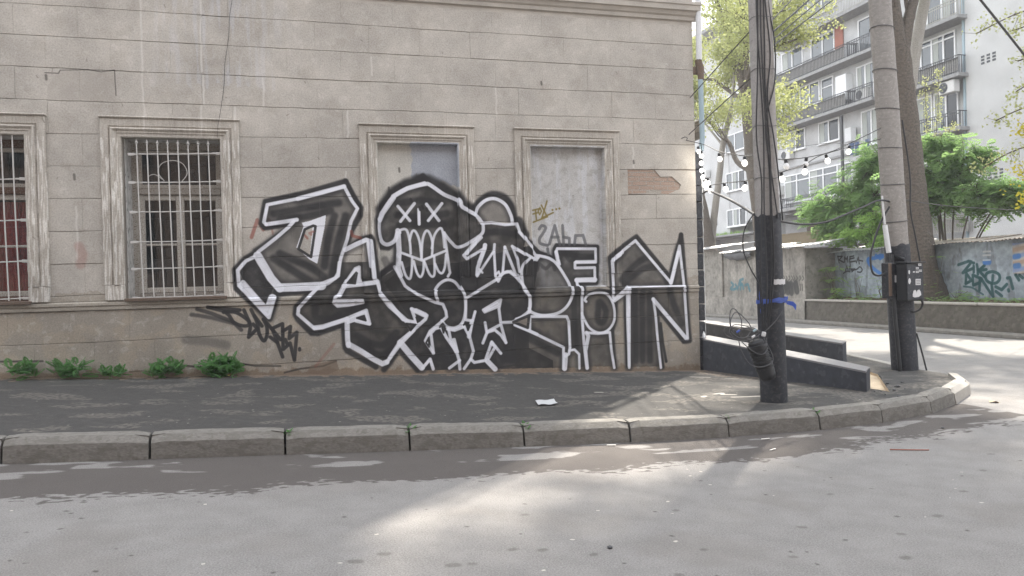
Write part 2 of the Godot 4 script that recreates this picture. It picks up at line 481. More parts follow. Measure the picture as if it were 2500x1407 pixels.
	M.bark = tri_mat(grain(Color(0.105, 0.088, 0.073), [[98, 0.03, 4, 0.5], [99, 0.2, 3, 0.4]], [[101, 0.03, 4, 0.66, 0.1, Color(0.15, 0.13, 0.11), 0.6]]), 1.1, 0.95, lumpy, 3.0)
	M.bark_pale = tri_mat(grain(Color(0.3, 0.285, 0.26), [[102, 0.03, 4, 0.22], [103, 0.3, 2, 0.2]], [[104, 0.06, 3, 0.68, 0.06, Color(0.12, 0.1, 0.08), 0.7]]), 0.8, 0.95, lumpy, 1.0)
	M.brick = tri_mat(grain(Color(0.36, 0.245, 0.19), [[105, 0.04, 4, 0.3], [106, 0.3, 2, 0.25]], [[107, 0.05, 4, 0.5, 0.1, Color(0.4, 0.36, 0.31), 0.8]]), 0.4, 0.95, grit, 0.6)
	M.mortar = tri_mat(grain(Color(0.36, 0.33, 0.29), [[108, 0.06, 4, 0.25], [109, 0.4, 2, 0.2]]), 0.5, 0.95, lumpy, 1.0)
	M.old_brick = tri_mat(grain(Color(0.14, 0.105, 0.09), [[121, 0.03, 4, 0.3], [122, 0.2, 2, 0.2]]), 2.0, 0.95)
	M.joint = flat(0.22, 0.2, 0.175, 0.95)
	M.leaf_fern = leafmat(0.06, 0.125, 0.045)
	M.leaf_yellow = leafmat(0.29, 0.31, 0.14)
	M.leaf_green = leafmat(0.095, 0.15, 0.055)
	M.leaf_bright = leafmat(0.17, 0.27, 0.07)
	M.leaf_gold = leafmat(0.42, 0.38, 0.05)
	M.leaf_ground = leafmat(0.15, 0.24, 0.08)
	M.twig = flat(0.1, 0.08, 0.06, 0.95)
	M.paper = flat(0.5, 0.51, 0.52, 0.7)
	M.butt = flat(0.75, 0.73, 0.68, 0.8)
	M.dry_leaf = flat(0.5, 0.35, 0.2, 0.8)
	M.clothes = flat(0.06, 0.09, 0.17, 0.95)
func leafmat(r: float, g: float, b: float) -> StandardMaterial3D:
	var m := flat(r, g, b, 0.9)
	var k := 0.42 / maxf(r, g)
	m.backlight_enabled = true; m.backlight = lin(r * k, g * k, b * k); m.metallic_specular = 0.2
	m.cull_mode = BaseMaterial3D.CULL_DISABLED
	return m

const OPEN := [[-4.37, -3.2], [-2.13, -0.95], [1.04, 2.18], [3.23, 4.38]]
const FRAMES := [[-4.61, -2.985], [-2.38, -0.735], [0.81, 2.405], [3.0, 4.615]]
const SILL_Y := 1.32
const HEAD_Y := 3.4

func wall_texture() -> void:
	var g := Paint.new(WX0, WX1, WY0, WY1, 1900)
	var big := g.noise(1, 0.0045, 3)
	var mid := g.noise(2, 0.02, 4)
	var scuff := g.noise(3, 0.035, 4)
	var streak := g.noise(4, 0.05, 3, 1.0, 0.08)
	var flake := g.noise(5, 0.2, 3, 1.0, 0.07)
	var blot := g.noise(6, 0.012, 4)
	var edge := g.noise(7, 0.03, 3)
	var fine := g.fine
	for j in g.h:
		var y := g.y1 - (j + 0.5) / g.s
		for i in g.w:
			var o := j * g.w + i
			var x := g.x0 + (i + 0.5) / g.s
			var e := (edge[o] / 255.0 - 0.5) * 0.09
			var r := 0.668; var gg := 0.647; var b := 0.617
			var k := 1.0 + (big[o] - 127) * 0.0006 + (mid[o] - 127) * 0.0003 + (fine[o] - 127) * 0.0008 - (0.12 if fine[o] > 205 else 0.0)
			var hh := 128.0 + (mid[o] - 127) * 0.15 + (fine[o] - 127) * 0.25
			var zone := 0
			if y > SILL_Y and y < 3.64:
				for q in 4:
					if x > FRAMES[q][0] and x < FRAMES[q][1]:
						zone = 1 + q
						if x > OPEN[q][0] and x < OPEN[q][1] and y < HEAD_Y: zone = 11 + q
			if zone == 0:
				if y + e < 1.2:
					r = 0.568; gg = 0.541; b = 0.502
					var d := clampf((blot[o] - 140) / 30.0, 0.0, 1.0)
					r = lerpf(r, 0.63, d * 0.4); gg = lerpf(gg, 0.58, d * 0.4); b = lerpf(b, 0.51, d * 0.4)
				elif y + e * 1.5 < 1.42:
					r = 0.605; gg = 0.578; b = 0.537
				else:
					var d := clampf((blot[o] - 150) / 40.0, 0.0, 1.0)
					r = lerpf(r, 0.62, d * 0.4); gg = lerpf(gg, 0.595, d * 0.4); b = lerpf(b, 0.56, d * 0.4)
				if scuff[o] > 168:      # pale scrapes of the top coat
					var d := minf((scuff[o] - 168) / 22.0, 1.0) * 0.28
					r = lerpf(r, 0.74, d); gg = lerpf(gg, 0.725, d); b = lerpf(b, 0.7, d); hh += 14.0 * d
				if x > -2.1 and x < 0.25 and y > 4.05 + e * 3.0:     # whitewash that ran down from above
					var d := clampf((streak[o] - 118) / 50.0, 0.0, 1.0) * clampf((0.25 - absf(x + 0.95)) * 0.9 + 0.75, 0.0, 1.0) * 0.55
					r = lerpf(r, 0.72, d); gg = lerpf(gg, 0.725, d); b = lerpf(b, 0.75, d)
			elif zone < 10:
				r = 0.655; gg = 0.63; b = 0.595
				var th: float = [131, 131, 148, 158][zone - 1]
				var d := clampf((flake[o] - th) / 22.0, 0.0, 1.0) * (0.7 if y < 3.36 else 0.2)
				r = lerpf(r, 0.845, d); gg = lerpf(gg, 0.835, d); b = lerpf(b, 0.815, d)
				hh += 26.0 * d
			elif zone == 13:
				if x + e * 1.2 < 1.53:
					r = 0.725; gg = 0.713; b = 0.685
					var d := clampf((streak[o] - 138) / 30.0, 0.0, 1.0) * 0.4
					r = lerpf(r, 0.66, d); gg = lerpf(gg, 0.65, d); b = lerpf(b, 0.63, d)
				elif y + e > 2.86 - 0.5 * maxf(0.0, x - 2.0):
					r = 0.615; gg = 0.63; b = 0.66
				else:
					r = 0.715; gg = 0.7; b = 0.67
			elif zone == 14:
				r = 0.7; gg = 0.693; b = 0.685
				var d := clampf((streak[o] - 128) / 30.0, 0.0, 1.0) * 0.35
				r = lerpf(r, 0.77, d); gg = lerpf(gg, 0.785, d); b = lerpf(b, 0.82, d)
				var d2 := clampf((scuff[o] - 150) / 25.0, 0.0, 1.0) * 0.5
				r = lerpf(r, 0.61, d2); gg = lerpf(gg, 0.6, d2); b = lerpf(b, 0.58, d2)
			var soil := y - (0.25 - 0.044 * x)
			if soil < 0.2:                                         # splashed earth with a ragged upper edge
				var d := clampf((0.1 + e * 1.6 - soil) / 0.04, 0.0, 1.0) * 0.7
				r = lerpf(r, 0.46, d); gg = lerpf(gg, 0.395, d); b = lerpf(b, 0.33, d)
			g.R[o] = clampi(int(r * k * 255.0), 0, 255); g.G[o] = clampi(int(gg * k * 255.0), 0, 255); g.B[o] = clampi(int(b * k * 255.0), 0, 255)
			g.H[o] = clampi(int(hh), 0, 255)
	for c in [[-1.88, 4.2, 5.2], [-1.17, 4.25, 5.3], [-1.16, 3.83, 4.2], [-1.19, 3.42, 3.8], [-1.87, 3.42, 3.8], [-1.88, 3.83, 4.18], [-0.42, 3.83, 4.2], [-0.78, 3.5, 3.8], [0.66, 3.45, 3.8], [1.0, 4.3, 4.55], [4.85, 3.1, 3.4], [0.62, 2.65, 2.98], [-2.68, 1.85, 2.5], [2.75, 3.83, 4.2]]:     # joints made good with white filler
		var q := []
		for i in 7: q.append_array([c[0] + rnd(-0.008, 0.008), lerpf(c[1], c[2], i / 6.0)])
		g.stroke(q, 0.012, 0.012, Color(0.8, 0.79, 0.77), 0.55)
	for k in 150:     # scratches and trowel nicks
		var cx := rnd(-4.0, 5.8); var cy := rnd(1.45, 5.2)
		g.stroke([cx, cy, cx + rnd(-0.03, 0.03), cy + rnd(-0.05, 0.05)], 0.005, 0.006, Color(0.77, 0.76, 0.74) if k % 3 else Color(0.4, 0.38, 0.35), 0.5)
	# a patch of darker new mortar, holes and chips
	var dark := Color(0.2, 0.185, 0.17)
	g.fill([-2.83, 4.18, -2.2, 4.19, -2.19, 3.83, -2.95, 3.83, -2.95, 3.98], Color(0.6, 0.575, 0.545), 0.35)
	g.stroke([-2.98, 4.15, -2.83, 4.15, -2.81, 4.19, -2.5, 4.21, -2.35, 4.19, -2.2, 4.22, -2.19, 3.9], 0.006, 0.005, dark, 0.7)
	for c in [[-2.97, 4.12, 0.05], [-2.69, 2.9, 0.06], [3.43, 4.32, 0.04], [1.35, 3.05, 0.05], [1.2, 2.78, 0.05], [1.1, 2.55, 0.05], [4.85, 3.2, 0.04]]:
		g.stroke([c[0], c[1], c[0] + 0.004, c[1] - c[2]], 0.014, 0.014, dark, 0.55)
	for c in [[-1.9, 0.4, -1.6, 0.47, -1.25, 0.43, -0.95, 0.48, -0.62, 0.41, -0.3, 0.39], [-0.25, 0.3, -0.05, 0.34, 0.25, 0.36, 0.42, 0.42], [2.6, 0.2, 2.9, 0.23, 3.2, 0.19], [-3.6, 0.62, -3.1, 0.6]]:
		g.stroke(c, 0.012, 0.012, dark, 0.75)
	g.fill([0.1, 0.38, 0.42, 0.44, 0.46, 0.3, 0.3, 0.24, 0.02, 0.27], Color(0.42, 0.36, 0.31), 0.6)
	g.stroke([-.62,2.10,-.54,2.33,-.47,2.20,-.40,2.33,-.37,2.27], 0.03, 0.015, RED_PAINT, 0.6, 0)
	g.stroke([-.36,2.21,-.35,2.14], 0.015, 0.01, RED_PAINT, 0.4, 0)
	g.stroke([.06,2.12,.09,2.08], 0.02, 0.01, RED_PAINT, 0.6, 0)
	g.stroke([-2.66,2.01,-2.62,1.91,-2.65,1.78], 0.06, 0.05, RED_PAINT, 0.22, 0)
	g.stroke([.40,.65,.26,.49,.15,.36], 0.02, 0.02, RED_PAINT, 0.25, 0)
	g.stroke([.61,2.85,.32,2.76,.05,2.68,-.26,2.61,-.43,2.57,-.49,2.28,-.45,2.23,-.28,2.25,-.12,2.29,-.20,2.18,-.57,1.92,-.56,1.81,-.58,1.89,-.70,1.82,-.83,1.68,-.82,1.43,-.42,1.02,-.34,1.30,-.32,1.40,-.27,1.35,.14,1.38,-.07,1.13], 0.042, 0.03, BLACK_PAINT, 0.95, 0)
	g.stroke([.13,1.38,.03,1.28,-.08,1.16,-.09,1.07,-.06,1.00,.11,.81,.19,.80,.53,.91,.55,.59,.57,.55,.95,.31], 0.042, 0.03, BLACK_PAINT, 0.95, 0)
	g.stroke([1.06,.27,1.27,.54,1.52,.24], 0.04, 0.04, BLACK_PAINT, 0.95, 0)
	g.stroke([.61,2.85,.72,2.63,.80,2.49,.79,2.38,.67,2.18,.58,1.92,.81,2.06,.92,2.09,.95,2.03,.97,1.83,1.00,1.52,1.10,1.60], 0.042, 0.03, BLACK_PAINT, 0.95, 0)
	g.stroke([1.00,1.54,1.24,1.70,1.28,1.67,1.29,2.04,1.17,1.95,1.08,1.96,1.04,2.12,1.03,2.31,1.08,2.46,1.24,2.69,1.45,2.83,1.62,2.88], 0.045, 0.04, BLACK_PAINT, 0.95, 0)
	g.stroke([1.62,2.88,1.75,2.88,1.95,2.79,2.13,2.66,2.20,2.54,2.36,2.45], 0.075, 0.09, BLACK_PAINT, 0.95, 0)
	g.stroke([1.08,2.46,1.24,2.70,1.45,2.83,1.62,2.88], 0.07, 0.08, BLACK_PAINT, 0.95, 0)
	g.stroke([1.59,2.86,1.68,2.94,1.75,2.87], 0.06, 0.03, BLACK_PAINT, 0.95, 0)
	g.stroke([2.36,2.45,2.48,2.58,2.60,2.66,2.70,2.68,2.84,2.63,2.93,2.50,2.96,2.33,3.04,2.30,3.08,2.18,3.13,2.10], 0.055, 0.05, BLACK_PAINT, 0.95, 1)
	g.stroke([3.00,2.15,3.07,2.07,3.23,1.97,3.36,1.84,3.46,1.81,3.59,1.75,3.60,1.90,3.63,1.95,4.27,1.92,4.26,1.67,3.93,1.67,3.93,1.64,4.26,1.63,4.24,1.38,4.00,1.37], 0.04, 0.02, BLACK_PAINT, 0.95, 0)
	g.stroke([4.00,1.37,4.00,1.11,4.08,1.22,4.23,1.27,4.40,1.24,4.45,1.16], 0.04, 0.02, BLACK_PAINT, 0.95, 0)
	g.stroke([4.45,1.17,4.44,1.39,4.42,1.75,4.51,1.83,4.87,2.06,5.41,1.43,5.61,2.08,5.63,1.89,5.66,1.20,5.71,.46,5.61,.45,5.17,.99], 0.042, 0.03, BLACK_PAINT, 0.95, 0)
	g.stroke([5.61,2.08,5.60,1.99], 0.05, 0.02, BLACK_PAINT, 0.95, 0)
	g.stroke([4.66,1.17,4.66,.60,4.67,.12], 0.03, 0.02, BLACK_PAINT, 0.95, 0)
	g.stroke([5.18,.99,5.19,.74,5.25,.08], 0.03, 0.025, BLACK_PAINT, 0.95, 0)
	g.stroke([5.23,.74,5.26,.45,5.31,.16], 0.024, 0.02, BLACK_PAINT, 0.95, 0)
	g.stroke([4.51,1.09,4.49,.80,4.44,.67,4.45,.41,4.47,.11], 0.03, 0.03, BLACK_PAINT, 0.95, 0)
	g.stroke([1.22,1.68,1.10,1.61,1.00,1.51], 0.03, 0.02, BLACK_PAINT, 0.95, 0)
	g.fill([-.43,2.27,-.41,2.53,-.02,2.62,.30,2.69,.59,2.79,.69,2.58,.76,2.48,.67,2.31,.61,2.06,.52,1.81,.48,1.61,.44,1.54,.23,1.46,-.25,1.45,-.56,1.86,-.30,2.10,-.08,2.31], FILL_PAINT, 0.5, 0.012, [-.05,1.96,.05,2.24,.03,2.29,.12,2.31,.34,2.39,.32,2.24,.21,1.74,.11,1.80])
	g.fill([-.69,1.79,-.59,1.80,-.36,1.44,-.46,1.18,-.69,1.45,-.77,1.64], BLACK_PAINT, 0.9, 0.012)
	g.fill([.50,1.75,.94,1.75,.96,1.52,1.02,1.33,1.34,.95,1.41,.80,1.29,.64,1.06,.37,.61,.65,.62,.94,.26,.89,.14,.90,-.04,1.09,.12,1.32,.25,1.45,.47,1.56], FILL_PAINT, 0.8, 0.012)
	g.fill([1.07,2.08,1.05,2.26,1.10,2.40,1.26,2.63,1.46,2.75,1.70,2.82,1.97,2.68,2.17,2.59,2.41,2.38,2.44,2.25,2.49,2.27,3.00,2.25,3.11,2.02,3.07,1.75,2.99,1.41,2.35,1.28,1.55,1.30,1.39,1.44,1.31,1.66,1.30,2.14,1.15,1.98], FILL_PAINT, 0.8, 0.012)
	g.fill([1.26,1.58,1.45,1.68,2.15,1.72,3.17,1.94,3.36,1.79,3.28,1.35,3.09,.94,3.14,.76,3.14,.47,3.50,.27,3.50,.16,1.58,.23,1.34,.55,1.50,.88,1.22,1.29,1.11,1.46], BLACK_PAINT, 0.9, 0.012)
	g.fill([2.43,2.40,2.56,2.59,2.70,2.61,2.84,2.53,2.92,2.29,2.49,2.27], FILL_PAINT, 0.4, 0.012)
	g.fill([3.36,1.79,3.51,1.76,3.62,1.68,3.73,1.52,3.82,1.35,3.82,1.19,3.73,1.04,3.58,.95,3.36,.93,3.20,.98,3.17,1.12,3.08,1.33,3.04,1.55,3.08,1.68,3.18,1.76], FILL_PAINT, 0.58, 0.012)
	g.fill([3.67,1.67,3.62,1.84,3.64,1.90,4.24,1.89,4.24,1.71,3.91,1.69,3.91,1.61,4.22,1.61,4.22,1.45,3.92,1.45,3.98,1.31,3.97,.86,4.02,.17,3.92,.14,3.89,.37,3.77,.43,3.74,.90,3.60,.93,3.75,1.04,3.82,1.19,3.82,1.36], FILL_PAINT, 0.66, 0.012)
	g.fill([2.96,.82,3.16,.71,3.17,.91,3.74,.89,3.76,.44,3.65,.48,3.67,.15,2.94,.19], FILL_PAINT, 0.58, 0.012)
	g.fill([4.01,1.05,4.08,1.18,4.23,1.24,4.38,1.20,4.47,1.05,4.48,.83,4.38,.68,4.23,.64,4.08,.72,3.99,.88], FILL_PAINT, 0.5, 0.012)
	g.fill([4.06,.63,4.40,.64,4.44,.13,4.03,.15], FILL_PAINT, 0.56, 0.012)
	g.fill([4.45,1.70,4.53,1.78,4.85,2.00,5.42,1.35,5.58,1.91,5.64,1.30,5.68,.51,5.16,1.07,5.17,.74,5.20,.09,4.71,.11,4.70,1.24,4.48,1.13], FILL_PAINT, 0.56, 0.012)
	g.fill([3.76,.35,3.89,.36,3.91,.14,3.72,.15], BLACK_PAINT, 0.4, 0.012)
	g.fill([1.01,1.49,1.25,1.64,1.41,1.35,1.66,1.20,1.83,1.05,1.54,.90,1.35,.96,1.04,1.32], FILL_PAINT, 0.8, 0.012)
	g.stroke([-.33,2.41,.04,2.48,.51,2.56], 0.045, 0.055, BLACK_PAINT, 0.85, 1)
	g.stroke([-.25,2.34,.12,2.38,.40,2.45], 0.045, 0.055, BLACK_PAINT, 0.85, 1)
	g.stroke([-.27,1.88,.11,1.70,.29,1.56], 0.045, 0.055, BLACK_PAINT, 0.85, 1)
	g.stroke([-.35,1.82,-.06,1.62,.10,1.51], 0.045, 0.055, BLACK_PAINT, 0.85, 1)
	g.stroke([.45,2.38,.36,2.07,.30,1.70], 0.045, 0.055, BLACK_PAINT, 0.85, 1)
	g.stroke([.60,2.38,.48,1.98,.40,1.59], 0.045, 0.055, BLACK_PAINT, 0.85, 1)
	g.stroke([.17,1.15,.18,1.02,.35,.99,.54,1.07,.83,1.15], 0.045, 0.055, BLACK_PAINT, 0.85, 1)
	g.stroke([.71,.75,.91,.63,1.08,.62,1.24,.77], 0.045, 0.055, BLACK_PAINT, 0.85, 1)
	g.stroke([.75,.64,1.05,.46,1.28,.68], 0.045, 0.055, BLACK_PAINT, 0.85, 1)
	g.stroke([1.31,2.56,1.64,2.60,1.94,2.56], 0.045, 0.055, BLACK_PAINT, 0.85, 1)
	g.stroke([1.32,2.40,1.65,2.36,2.00,2.42], 0.045, 0.055, BLACK_PAINT, 0.85, 1)
	g.stroke([1.34,2.26,1.63,2.26,1.96,2.27], 0.045, 0.055, BLACK_PAINT, 0.85, 1)
	g.stroke([4.60,1.42,4.86,1.65,5.05,1.76], 0.045, 0.055, BLACK_PAINT, 0.85, 1)
	g.stroke([4.65,1.36,4.95,1.57,5.17,1.61], 0.045, 0.055, BLACK_PAINT, 0.85, 1)
	g.stroke([4.82,1.23,4.81,.20], 0.045, 0.055, BLACK_PAINT, 0.85, 1)
	g.stroke([4.94,1.22,4.92,.20], 0.045, 0.055, BLACK_PAINT, 0.85, 1)
	g.stroke([5.06,1.19,5.04,.19], 0.045, 0.055, BLACK_PAINT, 0.85, 1)
	g.stroke([5.32,1.50,5.45,1.05,5.59,.72], 0.045, 0.055, BLACK_PAINT, 0.85, 1)
	g.stroke([4.24,1.09,4.22,.84,4.30,.80,4.35,.96,4.26,1.10], 0.045, 0.055, BLACK_PAINT, 0.85, 1)
	g.stroke([3.00,.67,3.27,.54,3.58,.37], 0.045, 0.055, BLACK_PAINT, 0.85, 1)
	g.stroke([3.85,1.25,3.85,.79,3.88,.45], 0.045, 0.055, BLACK_PAINT, 0.85, 1)
	g.stroke([2.50,2.13,2.75,2.15,3.01,2.10], 0.045, 0.055, BLACK_PAINT, 0.85, 1)
	g.stroke([3.69,1.84,3.95,1.79,4.18,1.77], 0.045, 0.055, BLACK_PAINT, 0.85, 1)
	g.stroke([-.43,2.27,-.46,2.30,-.41,2.53,-.02,2.61,.30,2.69,.59,2.78,.69,2.58,.76,2.48,.67,2.31,.61,2.06,.52,1.81,.48,1.61,.44,1.54,.23,1.46], 0.062, 0.07, BLACK_PAINT, 0.5, 0)
	g.stroke([-.43,2.27,-.23,2.30,-.04,2.33], 0.07, 0.07, BLACK_PAINT, 0.5, 0)
	g.stroke([-.08,2.31,-.15,2.23,-.31,2.09,-.54,1.91], 0.064, 0.07, BLACK_PAINT, 0.5, 0)
	g.stroke([.59,2.78,.30,2.70,-.02,2.61], 0.075, 0.07, BLACK_PAINT, 0.5, 0)
	g.stroke([.26,1.44,-.06,1.43,-.28,1.43], 0.13, 0.07, BLACK_PAINT, 0.5, 0)
	g.stroke([-.28,1.42,-.39,1.56,-.55,1.86], 0.125, 0.07, BLACK_PAINT, 0.5, 0)
	g.stroke([-.60,1.84,-.70,1.79,-.80,1.67,-.79,1.47,-.43,1.04,-.35,1.31], 0.064, 0.07, BLACK_PAINT, 0.5, 0)
	g.stroke([-.75,1.47,-.60,1.29,-.45,1.11,-.38,1.30], 0.115, 0.07, BLACK_PAINT, 0.5, 0)
	g.stroke([-.74,1.51,-.59,1.32,-.46,1.16], 0.08, 0.07, BLACK_PAINT, 0.5, 0)
	g.stroke([.58,1.92,.72,1.99,.86,2.05,.92,2.03,.94,1.83,.96,1.54], 0.08, 0.07, BLACK_PAINT, 0.5, 0)
	g.stroke([.89,2.00,.92,1.69], 0.07, 0.07, BLACK_PAINT, 0.5, 0)
	g.stroke([.50,1.75,.48,1.57,.34,1.47,.23,1.44,.11,1.32,-.05,1.15,-.06,1.07,.15,.87,.26,.88,.58,.99,.84,1.09,.88,.91], 0.064, 0.07, BLACK_PAINT, 0.5, 0)
	g.stroke([.15,.88,.26,.89,.58,.98], 0.08, 0.07, BLACK_PAINT, 0.5, 0)
	g.stroke([.70,.95,.88,.90], 0.06, 0.07, BLACK_PAINT, 0.5, 0)
	g.stroke([.58,.98,.58,.70,.59,.62], 0.085, 0.07, BLACK_PAINT, 0.5, 0)
	g.stroke([.59,.64,.75,.54,.92,.42,1.04,.35,1.10,.37], 0.09, 0.07, BLACK_PAINT, 0.5, 0)
	g.stroke([1.10,.37,1.29,.61,1.48,.79], 0.07, 0.07, BLACK_PAINT, 0.5, 0)
	g.stroke([.49,1.31,.59,1.49], 0.08, 0.07, BLACK_PAINT, 0.5, 0)
	g.stroke([.59,1.49,.71,1.66,.76,1.68,.76,1.53,.78,1.45], 0.065, 0.07, BLACK_PAINT, 0.5, 0)
	g.stroke([.49,1.32,.43,1.28,.41,1.21,.46,1.16,.61,1.17,.80,1.20], 0.06, 0.07, BLACK_PAINT, 0.5, 0)
	g.stroke([.44,1.24,.79,1.23], 0.06, 0.07, BLACK_PAINT, 0.5, 0)
	g.stroke([.46,1.19,.66,1.19], 0.08, 0.07, BLACK_PAINT, 0.5, 0)
	g.stroke([.55,1.43,.79,1.45,.98,1.47], 0.08, 0.07, BLACK_PAINT, 0.5, 0)
	g.stroke([.94,1.75,.96,1.52,1.00,1.48,1.04,1.31,1.34,.95], 0.07, 0.07, BLACK_PAINT, 0.5, 0)
	g.stroke([1.04,1.30,1.16,1.14,1.35,.96,1.40,.91], 0.08, 0.07, BLACK_PAINT, 0.5, 0)
	g.stroke([1.16,1.19,1.24,1.08,1.34,.95,1.43,.92,1.52,.90], 0.064, 0.07, BLACK_PAINT, 0.5, 0)
	g.stroke([1.46,1.09,1.52,.90,1.54,.90], 0.062, 0.07, BLACK_PAINT, 0.5, 0)
	g.stroke([1.46,1.09,1.67,.99,1.65,.94,1.46,.78,1.30,.66,1.14,.43], 0.066, 0.07, BLACK_PAINT, 0.5, 0)
	g.stroke([1.52,1.06,1.64,1.00], 0.09, 0.07, BLACK_PAINT, 0.5, 0)
	g.stroke([1.29,.63,1.42,.46,1.58,.27], 0.105, 0.07, BLACK_PAINT, 0.5, 0)
	g.stroke([1.59,.26,1.70,.38,1.74,.24], 0.062, 0.07, BLACK_PAINT, 0.5, 0)
	g.stroke([1.25,1.68,1.31,1.57,1.39,1.41,1.54,1.29,1.79,1.17,1.90,1.14,1.94,1.04,1.95,.96,1.88,.90,1.71,.77,1.64,.64,1.75,.46], 0.06, 0.07, BLACK_PAINT, 0.5, 0)
	g.stroke([1.75,.46,1.72,.74,1.78,.80,1.86,.82], 0.06, 0.07, BLACK_PAINT, 0.5, 0)
	g.stroke([1.83,1.19,1.80,1.31,1.87,1.42,1.98,1.48,2.09,1.45,2.18,1.33,2.22,1.22,2.22,1.03,2.17,.87,2.06,.80,1.94,.83,1.88,.91], 0.06, 0.07, BLACK_PAINT, 0.5, 1)
	g.stroke([1.87,.81,1.94,.67,2.08,.46,2.11,.35,2.12,.22], 0.062, 0.07, BLACK_PAINT, 0.5, 0)
	g.stroke([1.97,.80,2.00,.63,2.05,.64,2.09,.46], 0.058, 0.07, BLACK_PAINT, 0.5, 0)
	g.stroke([1.96,.79,2.06,.77,2.18,.81], 0.064, 0.07, BLACK_PAINT, 0.5, 0)
	g.stroke([2.02,.59,2.08,.46], 0.08, 0.07, BLACK_PAINT, 0.5, 0)
	g.stroke([2.18,.85,2.27,.67,2.32,.46,2.28,.35,2.18,.22], 0.06, 0.07, BLACK_PAINT, 0.5, 0)
	g.stroke([2.28,.35,2.33,.30,2.49,.32,2.59,.58,2.72,.41], 0.06, 0.07, BLACK_PAINT, 0.5, 0)
	g.stroke([2.52,.31,2.63,.19], 0.09, 0.07, BLACK_PAINT, 0.5, 0)
	g.stroke([2.12,.34,1.97,.24], 0.06, 0.07, BLACK_PAINT, 0.5, 0)
	g.stroke([2.23,1.21,2.22,.91,2.32,.89,2.36,1.02], 0.058, 0.07, BLACK_PAINT, 0.5, 0)
	g.stroke([2.31,.89,2.26,.67], 0.075, 0.07, BLACK_PAINT, 0.5, 0)
	g.stroke([2.58,.56,2.64,.51,2.54,.35], 0.06, 0.07, BLACK_PAINT, 0.5, 0)
	g.stroke([2.24,1.22,2.69,1.47,2.79,1.56,2.90,1.58,2.99,1.48,3.08,1.36,3.18,1.20,3.16,.98,3.13,.94,2.90,.85,2.73,.85,2.71,1.05,2.74,1.18,2.48,1.04,2.50,1.01,2.69,1.08], 0.06, 0.07, BLACK_PAINT, 0.5, 0)
	g.stroke([2.51,1.03,2.69,1.12], 0.065, 0.07, BLACK_PAINT, 0.5, 0)
	g.stroke([2.73,.83,2.80,.56], 0.06, 0.07, BLACK_PAINT, 0.5, 0)
	g.stroke([2.70,.81,2.53,.73,2.46,.57], 0.06, 0.07, BLACK_PAINT, 0.5, 0)
	g.stroke([2.50,.86,2.52,.73], 0.058, 0.07, BLACK_PAINT, 0.5, 0)
	g.stroke([2.53,.72,2.64,.75,2.73,.67,2.80,.56], 0.06, 0.07, BLACK_PAINT, 0.5, 0)
	g.stroke([2.94,.81,3.27,.66], 0.064, 0.07, BLACK_PAINT, 0.5, 0)
	g.stroke([2.96,.82,3.26,.66,3.67,.45,3.66,.14], 0.06, 0.07, BLACK_PAINT, 0.5, 0)
	g.stroke([3.70,.34,3.68,.14], 0.09, 0.07, BLACK_PAINT, 0.5, 0)
	g.stroke([1.30,2.15,1.26,2.04,1.15,1.99,1.07,2.06,1.05,2.25,1.09,2.40,1.25,2.64,1.46,2.77,1.70,2.83,1.78,2.82,1.97,2.69,2.17,2.60,2.21,2.50,2.41,2.38,2.49,2.28], 0.072, 0.07, BLACK_PAINT, 0.5, 1)
	g.stroke([1.06,2.33,1.10,2.42,1.26,2.64], 0.09, 0.07, BLACK_PAINT, 0.5, 0)
	g.stroke([1.26,2.66,1.46,2.77,1.70,2.84], 0.08, 0.07, BLACK_PAINT, 0.5, 0)
	g.stroke([1.72,2.55,1.89,2.32], 0.062, 0.07, BLACK_PAINT, 0.5, 0)
	g.stroke([1.31,2.18,1.32,1.90,1.30,1.66,1.33,1.56], 0.09, 0.07, BLACK_PAINT, 0.5, 0)
	g.stroke([1.96,2.14,2.06,2.01,2.17,1.94,2.40,2.06,2.50,2.14,2.51,2.25], 0.064, 0.07, BLACK_PAINT, 0.5, 1)
	g.stroke([2.40,2.40,2.44,2.50,2.56,2.60,2.70,2.62,2.84,2.54,2.92,2.39,2.94,2.29], 0.066, 0.07, BLACK_PAINT, 0.5, 1)
	g.stroke([2.44,2.07,2.25,1.85], 0.08, 0.07, BLACK_PAINT, 0.5, 0)
	g.stroke([2.53,1.96,2.52,1.91,2.41,1.64,2.40,1.54], 0.08, 0.07, BLACK_PAINT, 0.5, 0)
	g.stroke([3.18,1.76,3.08,1.67,3.05,1.55,3.08,1.33,3.17,1.20,3.17,1.03,3.06,.93,2.96,.89], 0.06, 0.07, BLACK_PAINT, 0.5, 1)
	g.stroke([3.36,1.80,3.51,1.76,3.62,1.68,3.73,1.52,3.82,1.35,3.82,1.19,3.73,1.04,3.58,.95,3.36,.93,3.20,.98,3.16,1.04], 0.062, 0.07, BLACK_PAINT, 0.5, 1)
	g.stroke([2.99,1.89,3.22,1.77,3.32,1.74,3.35,1.80,3.30,1.81,3.23,1.92,3.03,2.14], 0.06, 0.07, BLACK_PAINT, 0.5, 0)
	g.stroke([3.26,1.75,3.34,1.78], 0.075, 0.07, BLACK_PAINT, 0.5, 0)
	g.stroke([3.67,1.67,3.62,1.86,3.64,1.90,4.24,1.89,4.24,1.69,3.91,1.69,3.91,1.61,4.22,1.61,4.22,1.41,3.93,1.43,3.94,1.36,3.98,1.31,3.97,.86,3.99,.48,4.03,.13], 0.06, 0.07, BLACK_PAINT, 0.5, 0)
	g.stroke([3.93,1.43,4.22,1.43], 0.09, 0.07, BLACK_PAINT, 0.5, 0)
	g.stroke([3.62,1.85,3.65,1.70], 0.075, 0.07, BLACK_PAINT, 0.5, 0)
	g.stroke([3.93,1.70,4.22,1.70], 0.065, 0.07, BLACK_PAINT, 0.5, 0)
